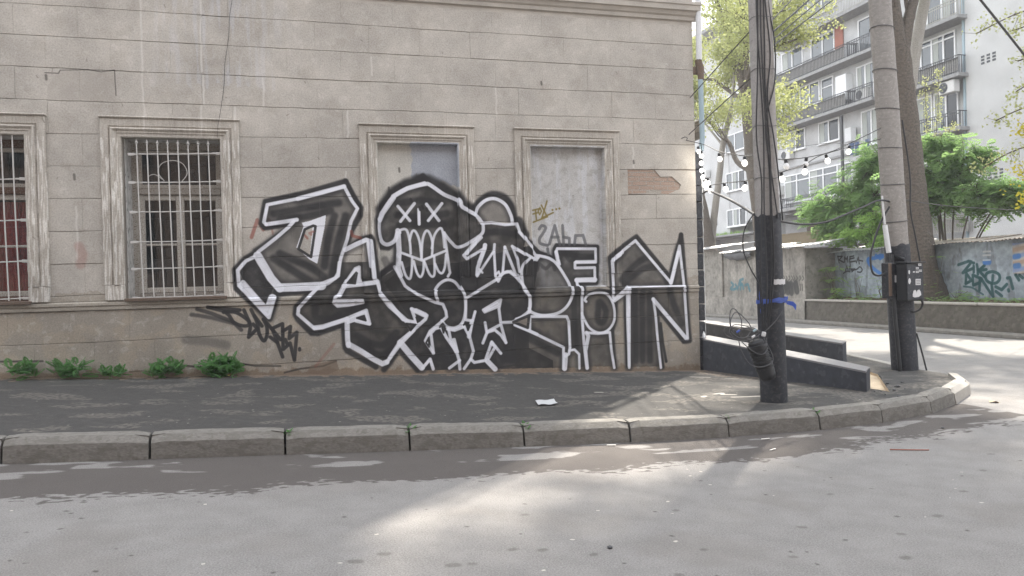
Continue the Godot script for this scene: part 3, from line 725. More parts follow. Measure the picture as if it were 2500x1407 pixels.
	g.stroke([3.16,.73,3.17,.92,3.73,.90,3.76,.83,3.77,.44,3.75,.35,3.70,.32], 0.06, 0.07, BLACK_PAINT, 0.5, 0)
	g.stroke([3.76,.40,3.84,.41,3.91,.34,3.91,.13], 0.054, 0.07, BLACK_PAINT, 0.5, 0)
	g.stroke([4.04,1.11,4.02,1.14,4.08,1.21,4.23,1.24,4.38,1.20,4.47,1.05,4.48,.83,4.38,.68,4.23,.64,4.08,.72,3.99,.88,3.97,.94], 0.056, 0.07, BLACK_PAINT, 0.5, 1)
	g.stroke([4.03,.65,4.06,.60,4.01,.38,4.03,.13], 0.075, 0.07, BLACK_PAINT, 0.5, 0)
	g.stroke([4.04,.65,4.21,.63,4.40,.64,4.42,.38,4.46,.11], 0.058, 0.07, BLACK_PAINT, 0.5, 0)
	g.stroke([4.47,1.16,4.45,1.70,4.53,1.77,4.85,2.00,5.42,1.35,5.58,1.91,5.64,1.30,5.68,.49], 0.062, 0.07, BLACK_PAINT, 0.5, 0)
	g.stroke([4.47,1.72,4.63,1.83], 0.08, 0.07, BLACK_PAINT, 0.5, 0)
	g.stroke([5.42,1.35,5.56,1.81], 0.08, 0.07, BLACK_PAINT, 0.5, 0)
	g.stroke([5.12,1.12,5.15,.90,5.17,.58,5.22,.07], 0.058, 0.07, BLACK_PAINT, 0.5, 0)
	g.stroke([4.47,1.12,4.70,1.31,4.69,.76,4.70,.10], 0.06, 0.07, BLACK_PAINT, 0.5, 0)
	g.stroke([4.49,1.11,4.68,1.23], 0.07, 0.07, BLACK_PAINT, 0.5, 0)
	g.stroke([4.71,1.31,5.64,1.30], 0.046, 0.07, BLACK_PAINT, 0.5, 0)
	g.stroke([4.73,1.29,4.70,.13], 0.065, 0.07, BLACK_PAINT, 0.5, 0)
	g.stroke([5.12,1.11,5.65,.50], 0.08, 0.07, BLACK_PAINT, 0.5, 0)
	g.stroke([-.43,2.27,-.46,2.30,-.41,2.53,-.02,2.61,.30,2.69,.59,2.78,.69,2.58,.76,2.48,.67,2.31,.61,2.06,.52,1.81,.48,1.61,.44,1.54,.23,1.46], 0.032, 0.014, WHITE_PAINT, 0.92, 0)
	g.stroke([-.43,2.27,-.23,2.30,-.04,2.33], 0.04, 0.014, WHITE_PAINT, 0.92, 0)
	g.stroke([-.08,2.31,-.15,2.23,-.31,2.09,-.54,1.91], 0.034, 0.014, WHITE_PAINT, 0.92, 0)
	g.stroke([.59,2.78,.30,2.70,-.02,2.61], 0.045, 0.014, WHITE_PAINT, 0.92, 0)
	g.stroke([.26,1.44,-.06,1.43,-.28,1.43], 0.1, 0.014, WHITE_PAINT, 0.92, 0)
	g.stroke([-.28,1.42,-.39,1.56,-.55,1.86], 0.095, 0.014, WHITE_PAINT, 0.92, 0)
	g.stroke([-.60,1.84,-.70,1.79,-.80,1.67,-.79,1.47,-.43,1.04,-.35,1.31], 0.034, 0.014, WHITE_PAINT, 0.92, 0)
	g.stroke([-.75,1.47,-.60,1.29,-.45,1.11,-.38,1.30], 0.085, 0.014, WHITE_PAINT, 0.92, 0)
	g.stroke([-.74,1.51,-.59,1.32,-.46,1.16], 0.05, 0.014, WHITE_PAINT, 0.92, 0)
	g.stroke([.58,1.92,.72,1.99,.86,2.05,.92,2.03,.94,1.83,.96,1.54], 0.05, 0.014, WHITE_PAINT, 0.92, 0)
	g.stroke([.89,2.00,.92,1.69], 0.04, 0.014, WHITE_PAINT, 0.92, 0)
	g.stroke([.50,1.75,.48,1.57,.34,1.47,.23,1.44,.11,1.32,-.05,1.15,-.06,1.07,.15,.87,.26,.88,.58,.99,.84,1.09,.88,.91], 0.034, 0.014, WHITE_PAINT, 0.92, 0)
	g.stroke([.15,.88,.26,.89,.58,.98], 0.05, 0.014, WHITE_PAINT, 0.92, 0)
	g.stroke([.70,.95,.88,.90], 0.03, 0.014, WHITE_PAINT, 0.92, 0)
	g.stroke([.58,.98,.58,.70,.59,.62], 0.055, 0.014, WHITE_PAINT, 0.92, 0)
	g.stroke([.59,.64,.75,.54,.92,.42,1.04,.35,1.10,.37], 0.06, 0.014, WHITE_PAINT, 0.92, 0)
	g.stroke([1.10,.37,1.29,.61,1.48,.79], 0.04, 0.014, WHITE_PAINT, 0.92, 0)
	g.stroke([.49,1.31,.59,1.49], 0.05, 0.014, WHITE_PAINT, 0.92, 0)
	g.stroke([.59,1.49,.71,1.66,.76,1.68,.76,1.53,.78,1.45], 0.035, 0.014, WHITE_PAINT, 0.92, 0)
	g.stroke([.49,1.32,.43,1.28,.41,1.21,.46,1.16,.61,1.17,.80,1.20], 0.03, 0.014, WHITE_PAINT, 0.92, 0)
	g.stroke([.44,1.24,.79,1.23], 0.03, 0.014, WHITE_PAINT, 0.92, 0)
	g.stroke([.46,1.19,.66,1.19], 0.05, 0.014, WHITE_PAINT, 0.92, 0)
	g.stroke([.55,1.43,.79,1.45,.98,1.47], 0.05, 0.014, WHITE_PAINT, 0.92, 0)
	g.stroke([.94,1.75,.96,1.52,1.00,1.48,1.04,1.31,1.34,.95], 0.04, 0.014, WHITE_PAINT, 0.92, 0)
	g.stroke([1.04,1.30,1.16,1.14,1.35,.96,1.40,.91], 0.05, 0.014, WHITE_PAINT, 0.92, 0)
	g.stroke([1.16,1.19,1.24,1.08,1.34,.95,1.43,.92,1.52,.90], 0.034, 0.014, WHITE_PAINT, 0.92, 0)
	g.stroke([1.46,1.09,1.52,.90,1.54,.90], 0.032, 0.014, WHITE_PAINT, 0.92, 0)
	g.stroke([1.46,1.09,1.67,.99,1.65,.94,1.46,.78,1.30,.66,1.14,.43], 0.036, 0.014, WHITE_PAINT, 0.92, 0)
	g.stroke([1.52,1.06,1.64,1.00], 0.06, 0.014, WHITE_PAINT, 0.92, 0)
	g.stroke([1.29,.63,1.42,.46,1.58,.27], 0.075, 0.014, WHITE_PAINT, 0.92, 0)
	g.stroke([1.59,.26,1.70,.38,1.74,.24], 0.032, 0.014, WHITE_PAINT, 0.92, 0)
	g.stroke([1.25,1.68,1.31,1.57,1.39,1.41,1.54,1.29,1.79,1.17,1.90,1.14,1.94,1.04,1.95,.96,1.88,.90,1.71,.77,1.64,.64,1.75,.46], 0.03, 0.014, WHITE_PAINT, 0.92, 0)
	g.stroke([1.75,.46,1.72,.74,1.78,.80,1.86,.82], 0.03, 0.014, WHITE_PAINT, 0.92, 0)
	g.stroke([1.83,1.19,1.80,1.31,1.87,1.42,1.98,1.48,2.09,1.45,2.18,1.33,2.22,1.22,2.22,1.03,2.17,.87,2.06,.80,1.94,.83,1.88,.91], 0.03, 0.014, WHITE_PAINT, 0.92, 1)
	g.stroke([1.87,.81,1.94,.67,2.08,.46,2.11,.35,2.12,.22], 0.032, 0.014, WHITE_PAINT, 0.92, 0)
	g.stroke([1.97,.80,2.00,.63,2.05,.64,2.09,.46], 0.028, 0.014, WHITE_PAINT, 0.92, 0)
	g.stroke([1.96,.79,2.06,.77,2.18,.81], 0.034, 0.014, WHITE_PAINT, 0.92, 0)
	g.stroke([2.02,.59,2.08,.46], 0.05, 0.014, WHITE_PAINT, 0.92, 0)
	g.stroke([2.18,.85,2.27,.67,2.32,.46,2.28,.35,2.18,.22], 0.03, 0.014, WHITE_PAINT, 0.92, 0)
	g.stroke([2.28,.35,2.33,.30,2.49,.32,2.59,.58,2.72,.41], 0.03, 0.014, WHITE_PAINT, 0.92, 0)
	g.stroke([2.52,.31,2.63,.19], 0.06, 0.014, WHITE_PAINT, 0.92, 0)
	g.stroke([2.12,.34,1.97,.24], 0.03, 0.014, WHITE_PAINT, 0.92, 0)
	g.stroke([2.23,1.21,2.22,.91,2.32,.89,2.36,1.02], 0.028, 0.014, WHITE_PAINT, 0.92, 0)
	g.stroke([2.31,.89,2.26,.67], 0.045, 0.014, WHITE_PAINT, 0.92, 0)
	g.stroke([2.58,.56,2.64,.51,2.54,.35], 0.03, 0.014, WHITE_PAINT, 0.92, 0)
	g.stroke([2.24,1.22,2.69,1.47,2.79,1.56,2.90,1.58,2.99,1.48,3.08,1.36,3.18,1.20,3.16,.98,3.13,.94,2.90,.85,2.73,.85,2.71,1.05,2.74,1.18,2.48,1.04,2.50,1.01,2.69,1.08], 0.03, 0.014, WHITE_PAINT, 0.92, 0)
	g.stroke([2.51,1.03,2.69,1.12], 0.035, 0.014, WHITE_PAINT, 0.92, 0)
	g.stroke([2.73,.83,2.80,.56], 0.03, 0.014, WHITE_PAINT, 0.92, 0)
	g.stroke([2.70,.81,2.53,.73,2.46,.57], 0.03, 0.014, WHITE_PAINT, 0.92, 0)
	g.stroke([2.50,.86,2.52,.73], 0.028, 0.014, WHITE_PAINT, 0.92, 0)
	g.stroke([2.53,.72,2.64,.75,2.73,.67,2.80,.56], 0.03, 0.014, WHITE_PAINT, 0.92, 0)
	g.stroke([2.94,.81,3.27,.66], 0.034, 0.014, WHITE_PAINT, 0.92, 0)
	g.stroke([2.96,.82,3.26,.66,3.67,.45,3.66,.14], 0.03, 0.014, WHITE_PAINT, 0.92, 0)
	g.stroke([3.70,.34,3.68,.14], 0.06, 0.014, WHITE_PAINT, 0.92, 0)
	g.stroke([1.30,2.15,1.26,2.04,1.15,1.99,1.07,2.06,1.05,2.25,1.09,2.40,1.25,2.64,1.46,2.77,1.70,2.83,1.78,2.82,1.97,2.69,2.17,2.60,2.21,2.50,2.41,2.38,2.49,2.28], 0.042, 0.014, WHITE_PAINT, 0.92, 1)
	g.stroke([1.06,2.33,1.10,2.42,1.26,2.64], 0.06, 0.014, WHITE_PAINT, 0.92, 0)
	g.stroke([1.26,2.66,1.46,2.77,1.70,2.84], 0.05, 0.014, WHITE_PAINT, 0.92, 0)
	g.stroke([1.32,2.52,1.48,2.32], 0.03, 0.014, WHITE_PAINT, 0.92, 0)
	g.stroke([1.55,2.56,1.35,2.31], 0.03, 0.014, WHITE_PAINT, 0.92, 0)
	g.stroke([1.61,2.48,1.61,2.27], 0.03, 0.014, WHITE_PAINT, 0.92, 0)
	g.stroke([1.72,2.55,1.89,2.32], 0.032, 0.014, WHITE_PAINT, 0.92, 0)
	g.stroke([1.94,2.56,1.74,2.32], 0.03, 0.014, WHITE_PAINT, 0.92, 0)
	g.stroke([1.31,2.18,1.32,1.90,1.30,1.66,1.33,1.56], 0.06, 0.014, WHITE_PAINT, 0.92, 0)
	g.stroke([1.34,2.15,1.35,2.19,1.43,2.19,1.47,2.04,1.48,1.86], 0.022, 0.014, WHITE_PAINT, 0.92, 1)
	g.stroke([1.47,2.05,1.51,2.17,1.56,2.16,1.61,2.02,1.63,1.78], 0.022, 0.014, WHITE_PAINT, 0.92, 1)
	g.stroke([1.63,1.78,1.65,2.04,1.70,2.17,1.75,2.15,1.79,2.01,1.78,1.83], 0.022, 0.014, WHITE_PAINT, 0.92, 1)
	g.stroke([1.78,1.93,1.82,2.11,1.90,2.21,1.94,2.16,1.96,1.94], 0.022, 0.014, WHITE_PAINT, 0.92, 1)
	g.stroke([1.36,1.87,1.64,1.76,1.97,1.89], 0.024, 0.014, WHITE_PAINT, 0.92, 0)
	g.stroke([1.96,2.15,1.99,1.91,2.02,1.64,2.03,1.58,2.00,1.53], 0.026, 0.014, WHITE_PAINT, 0.92, 0)
	g.stroke([1.35,1.74,1.40,1.56,1.46,1.51,1.49,1.64,1.50,1.80], 0.022, 0.014, WHITE_PAINT, 0.92, 1)
	g.stroke([1.52,1.75,1.56,1.59,1.61,1.53,1.65,1.61,1.66,1.75], 0.022, 0.014, WHITE_PAINT, 0.92, 1)
	g.stroke([1.67,1.74,1.73,1.58,1.78,1.53,1.81,1.59,1.81,1.82], 0.022, 0.014, WHITE_PAINT, 0.92, 1)
	g.stroke([1.82,1.71,1.87,1.60,1.92,1.58,1.96,1.67,1.98,1.84], 0.022, 0.014, WHITE_PAINT, 0.92, 1)
	g.stroke([1.96,2.14,2.06,2.01,2.17,1.94,2.40,2.06,2.50,2.14,2.51,2.25], 0.034, 0.014, WHITE_PAINT, 0.92, 1)
	g.stroke([2.40,2.40,2.44,2.50,2.56,2.60,2.70,2.62,2.84,2.54,2.92,2.39,2.94,2.29], 0.036, 0.014, WHITE_PAINT, 0.92, 1)
	g.stroke([2.49,2.27,2.63,2.28,2.83,2.25,3.00,2.26,3.04,2.14,3.12,2.05], 0.03, 0.014, WHITE_PAINT, 0.92, 0)
	g.stroke([2.48,2.07,2.21,1.82,2.25,1.77,2.53,1.92], 0.03, 0.014, WHITE_PAINT, 0.92, 0)
	g.stroke([2.44,2.07,2.25,1.85], 0.05, 0.014, WHITE_PAINT, 0.92, 0)
	g.stroke([2.53,1.96,2.52,1.91,2.41,1.64,2.40,1.54], 0.05, 0.014, WHITE_PAINT, 0.92, 0)
	g.stroke([2.40,1.52,2.66,1.88], 0.024, 0.014, WHITE_PAINT, 0.92, 0)
	g.stroke([2.67,1.97,2.66,1.88,2.67,1.52,2.71,1.44,2.78,1.57,2.82,1.93], 0.026, 0.014, WHITE_PAINT, 0.92, 0)
	g.stroke([2.82,1.93,2.97,1.54,3.01,1.50], 0.03, 0.014, WHITE_PAINT, 0.92, 0)
	g.stroke([2.93,1.94,3.11,1.82], 0.03, 0.014, WHITE_PAINT, 0.92, 0)
	g.stroke([2.93,1.94,3.00,1.75,3.02,1.57], 0.022, 0.014, WHITE_PAINT, 0.92, 0)
	g.stroke([2.44,1.62,2.48,1.57], 0.02, 0.014, WHITE_PAINT, 0.92, 0)
	g.stroke([2.68,1.54,2.72,1.58,2.74,1.52], 0.02, 0.014, WHITE_PAINT, 0.92, 0)
	g.stroke([2.77,1.54,2.85,1.58,2.92,1.54,3.01,1.47], 0.026, 0.014, WHITE_PAINT, 0.92, 1)
	g.stroke([3.18,1.76,3.08,1.67,3.05,1.55,3.08,1.33,3.17,1.20,3.17,1.03,3.06,.93,2.96,.89], 0.03, 0.014, WHITE_PAINT, 0.92, 1)
	g.stroke([3.36,1.80,3.51,1.76,3.62,1.68,3.73,1.52,3.82,1.35,3.82,1.19,3.73,1.04,3.58,.95,3.36,.93,3.20,.98,3.16,1.04], 0.032, 0.014, WHITE_PAINT, 0.92, 1)
	g.stroke([2.99,1.89,3.22,1.77,3.32,1.74,3.35,1.80,3.30,1.81,3.23,1.92,3.03,2.14], 0.03, 0.014, WHITE_PAINT, 0.92, 0)
	g.stroke([3.26,1.75,3.34,1.78], 0.045, 0.014, WHITE_PAINT, 0.92, 0)
	g.stroke([3.67,1.67,3.62,1.86,3.64,1.90,4.24,1.89,4.24,1.69,3.91,1.69,3.91,1.61,4.22,1.61,4.22,1.41,3.93,1.43,3.94,1.36,3.98,1.31,3.97,.86,3.99,.48,4.03,.13], 0.03, 0.014, WHITE_PAINT, 0.92, 0)
	g.stroke([3.93,1.43,4.22,1.43], 0.06, 0.014, WHITE_PAINT, 0.92, 0)
	g.stroke([3.62,1.85,3.65,1.70], 0.045, 0.014, WHITE_PAINT, 0.92, 0)
	g.stroke([3.93,1.70,4.22,1.70], 0.035, 0.014, WHITE_PAINT, 0.92, 0)
	g.stroke([3.16,.73,3.17,.92,3.73,.90,3.76,.83,3.77,.44,3.75,.35,3.70,.32], 0.03, 0.014, WHITE_PAINT, 0.92, 0)
	g.stroke([3.76,.40,3.84,.41,3.91,.34,3.91,.13], 0.024, 0.014, WHITE_PAINT, 0.92, 0)
	g.stroke([4.04,1.11,4.02,1.14,4.08,1.21,4.23,1.24,4.38,1.20,4.47,1.05,4.48,.83,4.38,.68,4.23,.64,4.08,.72,3.99,.88,3.97,.94], 0.026, 0.014, WHITE_PAINT, 0.92, 1)
	g.stroke([4.03,.65,4.06,.60,4.01,.38,4.03,.13], 0.045, 0.014, WHITE_PAINT, 0.92, 0)
	g.stroke([4.04,.65,4.21,.63,4.40,.64,4.42,.38,4.46,.11], 0.028, 0.014, WHITE_PAINT, 0.92, 0)
	g.stroke([4.47,1.16,4.45,1.70,4.53,1.77,4.85,2.00,5.42,1.35,5.58,1.91,5.64,1.30,5.68,.49], 0.032, 0.014, WHITE_PAINT, 0.92, 0)
	g.stroke([4.47,1.72,4.63,1.83], 0.05, 0.014, WHITE_PAINT, 0.92, 0)
	g.stroke([5.42,1.35,5.56,1.81], 0.05, 0.014, WHITE_PAINT, 0.92, 0)
	g.stroke([5.12,1.12,5.15,.90,5.17,.58,5.22,.07], 0.028, 0.014, WHITE_PAINT, 0.92, 0)
	g.stroke([4.47,1.12,4.70,1.31,4.69,.76,4.70,.10], 0.03, 0.014, WHITE_PAINT, 0.92, 0)
	g.stroke([4.49,1.11,4.68,1.23], 0.04, 0.014, WHITE_PAINT, 0.92, 0)
	g.stroke([4.71,1.31,5.64,1.30], 0.016, 0.014, WHITE_PAINT, 0.92, 0)
	g.stroke([4.73,1.29,4.70,.13], 0.035, 0.014, WHITE_PAINT, 0.92, 0)
	g.stroke([5.12,1.11,5.65,.50], 0.05, 0.014, WHITE_PAINT, 0.92, 0)
	g.fill([-.05,1.96,.05,2.24,.03,2.29,.12,2.31,.34,2.39,.32,2.24,.21,1.74,.11,1.80], WHITE_PAINT, 0.92, 0.012, [.06,2.20,.17,2.25,.12,1.83,-.03,1.94])
	g.fill([.49,1.31,.59,1.49,.71,1.67,.77,1.68,.77,1.53,.78,1.44,.55,1.43], WHITE_PAINT, 0.92, 0.012, [.60,1.47,.72,1.61,.70,1.47])
	g.fill([.58,.98,.84,1.09,.88,.91,.72,.95,.58,.91], WHITE_PAINT, 0.92, 0.012, [.71,.99,.81,1.02,.83,.95])
	g.stroke([.06,2.20,.17,2.25,.20,2.24,.13,1.83,-.03,1.94,.06,2.20], 0.028, 0.006, BLACK_PAINT, 0.95, 0)
	g.stroke([.60,1.47,.72,1.61,.73,1.60,.70,1.46,.60,1.47], 0.02, 0.006, BLACK_PAINT, 0.95, 0)
	g.stroke([.71,.99,.81,1.02,.83,.95,.71,.99], 0.018, 0.006, BLACK_PAINT, 0.95, 0)
	g.stroke([1.52,.97,1.59,.95,1.54,.90,1.52,.97], 0.016, 0.006, BLACK_PAINT, 0.95, 0)
	g.stroke([1.38,.89,1.51,.87,1.44,.79,1.38,.89], 0.018, 0.006, BLACK_PAINT, 0.95, 0)
	g.stroke([1.69,.68,1.65,.61,1.69,.55,1.69,.68], 0.018, 0.006, BLACK_PAINT, 0.95, 0)
	g.stroke([1.85,.82,1.89,.87,1.92,.83,1.90,.74,1.88,.82], 0.02, 0.006, BLACK_PAINT, 0.95, 0)
	g.stroke([2.19,.84,2.22,.86,2.28,.83,2.25,.76,2.23,.83], 0.02, 0.006, BLACK_PAINT, 0.95, 0)
	g.fill([2.92,.85,3.13,.90,3.13,.76], PLASTER, 0.7, 0.012)
	g.stroke([2.92,.85,3.16,.94,3.13,.76,2.92,.85], 0.03, 0.01, BLACK_PAINT, 0.95, 0)
	g.stroke([-1.18,1.20,-.98,1.14,-.92,1.08,-.88,1.00], 0.034, 0.012, BLACK_PAINT, 0.9, 0)
	g.stroke([-1.18,1.20,-.99,1.18,-.79,1.15,-.99,1.13], 0.034, 0.012, BLACK_PAINT, 0.9, 0)
	g.stroke([-.99,1.13,-.84,1.12,-.70,1.02,-.68,.96,-.72,.94,-.79,.95,-.87,.99], 0.034, 0.012, BLACK_PAINT, 0.9, 1)
	g.stroke([-.74,1.15,-.68,1.00,-.66,.95,-.69,.79,-.58,.90,-.63,.96], 0.034, 0.012, BLACK_PAINT, 0.9, 0)
	g.stroke([-.65,1.15,-.58,.98,-.56,.84,-.52,.75,-.49,.74,-.46,.81,-.46,.92,-.50,1.02], 0.034, 0.012, BLACK_PAINT, 0.9, 1)
	g.stroke([-.61,1.07,-.52,.93], 0.034, 0.012, BLACK_PAINT, 0.9, 0)
	g.stroke([-.50,1.02,-.39,.88,-.29,.74], 0.034, 0.012, BLACK_PAINT, 0.9, 0)
	g.stroke([-.40,.89,-.26,.95,-.26,.61,-.20,.66,-.23,.74], 0.034, 0.012, BLACK_PAINT, 0.9, 0)
	g.stroke([-.26,.85,-.16,.91,-.18,.75,-.08,.83,-.12,.46,-.17,.69], 0.034, 0.012, BLACK_PAINT, 0.9, 0)
	g.stroke([-.42,.78,-.33,.70,-.27,.51], 0.034, 0.012, BLACK_PAINT, 0.9, 0)
	g.stroke([-.39,.88,-.33,.71], 0.034, 0.012, BLACK_PAINT, 0.9, 0)
	g.stroke([-1.31,1.18,-1.14,1.12,-.88,1.00,-.78,.89], 0.03, 0.02, BLACK_PAINT, 0.75, 0)
	g.stroke([-1.38,1.11,-1.31,1.10,-1.13,1.06,-.88,.98], 0.024, 0.025, BLACK_PAINT, 0.6, 0)
	g.stroke([-.05,.61,-.05,.59], 0.03, 0.012, BLACK_PAINT, 0.9, 0)
	g.stroke([-1.45,.79,-1.20,.76,-.97,.70], 0.05, 0.06, BLACK_PAINT, 0.3, 0)
	g.stroke([3.26,2.46,3.39,2.49], 0.016, 0.008, OCHRE_PAINT, 0.85, 0)
	g.stroke([3.32,2.47,3.33,2.33], 0.016, 0.008, OCHRE_PAINT, 0.85, 0)
	g.stroke([3.28,2.41,3.36,2.43], 0.016, 0.008, OCHRE_PAINT, 0.85, 0)
	g.stroke([3.39,2.50,3.36,2.45,3.38,2.40,3.41,2.45,3.39,2.50], 0.016, 0.008, OCHRE_PAINT, 0.85, 0)
	g.stroke([3.41,2.54,3.48,2.40], 0.016, 0.008, OCHRE_PAINT, 0.85, 0)
	g.stroke([3.50,2.60,3.42,2.37], 0.016, 0.008, OCHRE_PAINT, 0.85, 0)
	g.stroke([3.41,2.35,3.59,2.43], 0.016, 0.008, OCHRE_PAINT, 0.85, 0)
	g.stroke([3.28,2.29,3.50,2.37], 0.016, 0.008, OCHRE_PAINT, 0.85, 0)
	g.stroke([3.58,2.47,3.58,2.47], 0.025, 0.008, OCHRE_PAINT, 0.85, 0)
	g.stroke([3.64,2.48,3.64,2.48], 0.025, 0.008, OCHRE_PAINT, 0.85, 0)
	g.stroke([3.69,2.49,3.69,2.49], 0.025, 0.008, OCHRE_PAINT, 0.85, 0)
	g.stroke([3.37,2.19,3.41,2.24,3.47,2.21,3.42,2.12,3.37,2.05,3.38,1.98,3.49,1.95], 0.032, 0.012, GREY_PAINT, 0.75, 1)
	g.stroke([3.52,1.97,3.61,2.24,3.68,1.96], 0.032, 0.012, GREY_PAINT, 0.75, 0)
	g.stroke([3.56,2.07,3.66,2.07], 0.032, 0.012, GREY_PAINT, 0.75, 0)
	g.stroke([3.73,2.24,3.74,1.96], 0.032, 0.012, GREY_PAINT, 0.75, 0)
	g.stroke([3.74,2.07,3.83,2.05,3.83,1.96], 0.032, 0.012, GREY_PAINT, 0.75, 0)
	g.stroke([3.91,1.96,3.93,2.09,4.05,2.09,4.09,1.95], 0.032, 0.012, GREY_PAINT, 0.75, 0)
	g.stroke([3.49,1.90,3.50,1.83], 0.032, 0.012, GREY_PAINT, 0.75, 0)
	g.stroke([3.32,1.59,3.36,1.68,3.45,1.61,3.55,1.68,3.59,1.59], 0.03, 0.02, BLACK_PAINT, 0.5, 1)
	g.stroke([3.69,1.76,3.74,1.83,3.83,1.72,3.93,1.80], 0.03, 0.02, BLACK_PAINT, 0.5, 1)
	g.stroke([.67,2.17,.68,2.11,.79,2.08], 0.03, 0.012, RED_PAINT, 0.6, 0)
	g.stroke([.14,2.13,.12,2.15,.17,2.17], 0.02, 0.012, RED_PAINT, 0.5, 0)
	g.stroke([1.12,1.78,1.16,1.68], 0.06, 0.04, BLACK_PAINT, 0.4, 0)
	g.stroke([1.25,1.78,1.21,1.70], 0.05, 0.05, BLACK_PAINT, 0.35, 0)
	# slips of the can and of passers-by
	for c in [[1.36, 2.82], [1.62, 2.5], [1.66, 2.52], [1.72, 2.49], [1.5, 2.62]]:
		g.stroke([c[0], c[1], c[0] + 0.01, c[1] - 0.03], 0.02, 0.015, Color(0.12, 0.11, 0.11), 0.8)
	M.wall = StandardMaterial3D.new()
	M.wall.albedo_texture = g.texture(); M.wall.roughness = 0.93; M.wall.texture_repeat = false
	M.wall.heightmap_enabled = true; M.wall.heightmap_texture = g.relief(); M.wall.heightmap_scale = 0.5
	M.stucco = tri_mat(grain(Color(0.4, 0.37, 0.33), [[111, 0.01, 4, 0.14], [112, 0.3, 2, 0.1]]), 2.0, 0.93, M.grit, 0.4)
	M.reveal = tri_mat(grain(Color(0.58, 0.575, 0.56), [[113, 0.015, 4, 0.2], [114, 0.3, 2, 0.1]], [[115, 0.02, 4, 0.64, 0.1, Color(0.16, 0.15, 0.14), 0.6]]), 1.2, 0.93, M.grit, 0.4)

const ROWS := [[1.312, 1.312], [1.397, 1.544], [1.79, 1.933], [2.192, 2.322], [2.597, 2.688], [3.0, 3.07], [3.405, 3.455], [3.814, 3.83], [4.21, 4.213], [4.6, 4.6], [4.98, 4.972], [5.292, 5.285]]
const PLINTH := [[-0.5, -0.5], [0.405, 0.468], [0.806, 0.852], [1.202, 1.202]]

func row_y(q: Array, x: float, sd: float) -> float:
	return lerpf(q[0], q[1], (x + 2.6) / 7.8) + (0.0035 * sin(x * 2.3 + sd * 5.1) + 0.0018 * sin(x * 9.7 + sd * 2.0) + 0.0012 * sin(x * 27.0 + sd)) * (0.0 if q[0] == q[1] else 1.0)

func block(parent: Node3D, xa: float, xb: float, lo: Array, hi: Array, sd: float) -> void:
	var m := MB.new()
	var k := maxi(2, int((xb - xa) / 0.11))
	var z := rnd(-0.0025, 0.0025)
	var tl := rnd(-0.003, 0.003)
	var xs := [xa + 0.0006]
	for i in k + 1: xs.append(lerpf(xa + 0.002, xb - 0.002, float(i) / k))
	xs.append(xb - 0.0006)
	var P := []
	for i in xs.size():
		var x: float = xs[i]
		var gap := 0.0018 + 0.0014 * sin(x * 13.0 + sd * 3.0)
		var y0 := row_y(lo, x, sd) + maxf(gap, 0.001)
		var y1 := row_y(hi, x, sd + 1.0) - maxf(gap, 0.001)
		var zz := z + tl * (x - xa) / (xb - xa)
		var e := 0.0015 if i == 0 or i == xs.size() - 1 else 0.0
		P.append([V(x, y0, -0.02), V(x, y0, zz - 0.005), V(x, y0 + 0.0045, zz - e), V(x, y1 - 0.0045, zz - e), V(x, y1, zz - 0.005), V(x, y1, -0.02)])
	for i in P.size() - 1:
		for j in 5:
			m.quad(P[i][j], P[i + 1][j], P[i + 1][j + 1], P[i][j + 1])
	for j in [1, 3]:
		m.quad(P[0][0], P[0][1], P[0][2], P[0][3]) if j == 1 else m.quad(P[0][0], P[0][3], P[0][4], P[0][5])
		var L: Array = P[P.size() - 1]
		m.quad(L[3], L[2], L[1], L[0]) if j == 1 else m.quad(L[5], L[4], L[3], L[0])
	m.wall_uv()
	part("plaster_block", m, M.wall, parent)

func surround(house: Node3D, f: Array, sd: float) -> void:
	var prof := [[0.0, 0.0], [0.0, 0.028], [0.012, 0.036], [0.095, 0.034], [0.1, 0.02], [0.114, 0.02], [0.118, 0.052], [0.136, 0.062], [0.152, 0.052], [0.158, 0.04], [0.184, 0.04], [0.19, 0.028], [0.228, 0.03], [0.238, 0.02], [0.238, -0.1]]
	var m := MB.new()
	var x0: float = f[0]; var x1: float = f[1]; var yt := 3.61
	for side in 3:
		var nseg := 26 if side != 1 else 18
		for a in prof.size() - 1:
			var u0: float = prof[a][0]; var u1: float = prof[a + 1][0]
			for i in nseg:
				var q := []
				for pr in [[u0, prof[a][1], i], [u1, prof[a + 1][1], i], [u1, prof[a + 1][1], i + 1], [u0, prof[a][1], i + 1]]:
					var u: float = pr[0]; var t: float = float(pr[2]) / nseg
					var z: float = pr[1]
					var wear := 0.0026 * sin(pr[2] * 2.7 + u * 90.0 + sd) * sin(pr[2] * 1.13 + sd * 2.0) if pr[2] > 0 and pr[2] < nseg and z > 0 else 0.0
					if side == 0: q.append(V(x0 + u + wear, lerpf(1.515, yt - u, t), z + wear))
					elif side == 1: q.append(V(lerpf(x0 + u, x1 - u, t), yt - u + wear, z + wear))
					else: q.append(V(x1 - u - wear, lerpf(yt - u, 1.515, t), z + wear))
				m.quad(q[0], q[1], q[2], q[3])
	m.wall_uv()
	var s := part("window_surround", m, M.wall, house)
	var cap := MB.new()
	cap.box(V((x0 + x1) / 2, 3.624, 0.028), V(x1 - x0 + 0.03, 0.03, 0.06), 0.012)
	cap.wall_uv()
	part("cap_moulding", cap, M.wall, s)
	for sx in [x0 + 0.125, x1 - 0.125]:
		var pd := MB.new()
		pd.box(V(sx, 1.413, 0.008), V(0.226, 0.2, 0.055), 0.012)
		pd.wall_uv()
		part("pedestal", pd, M.wall, s)

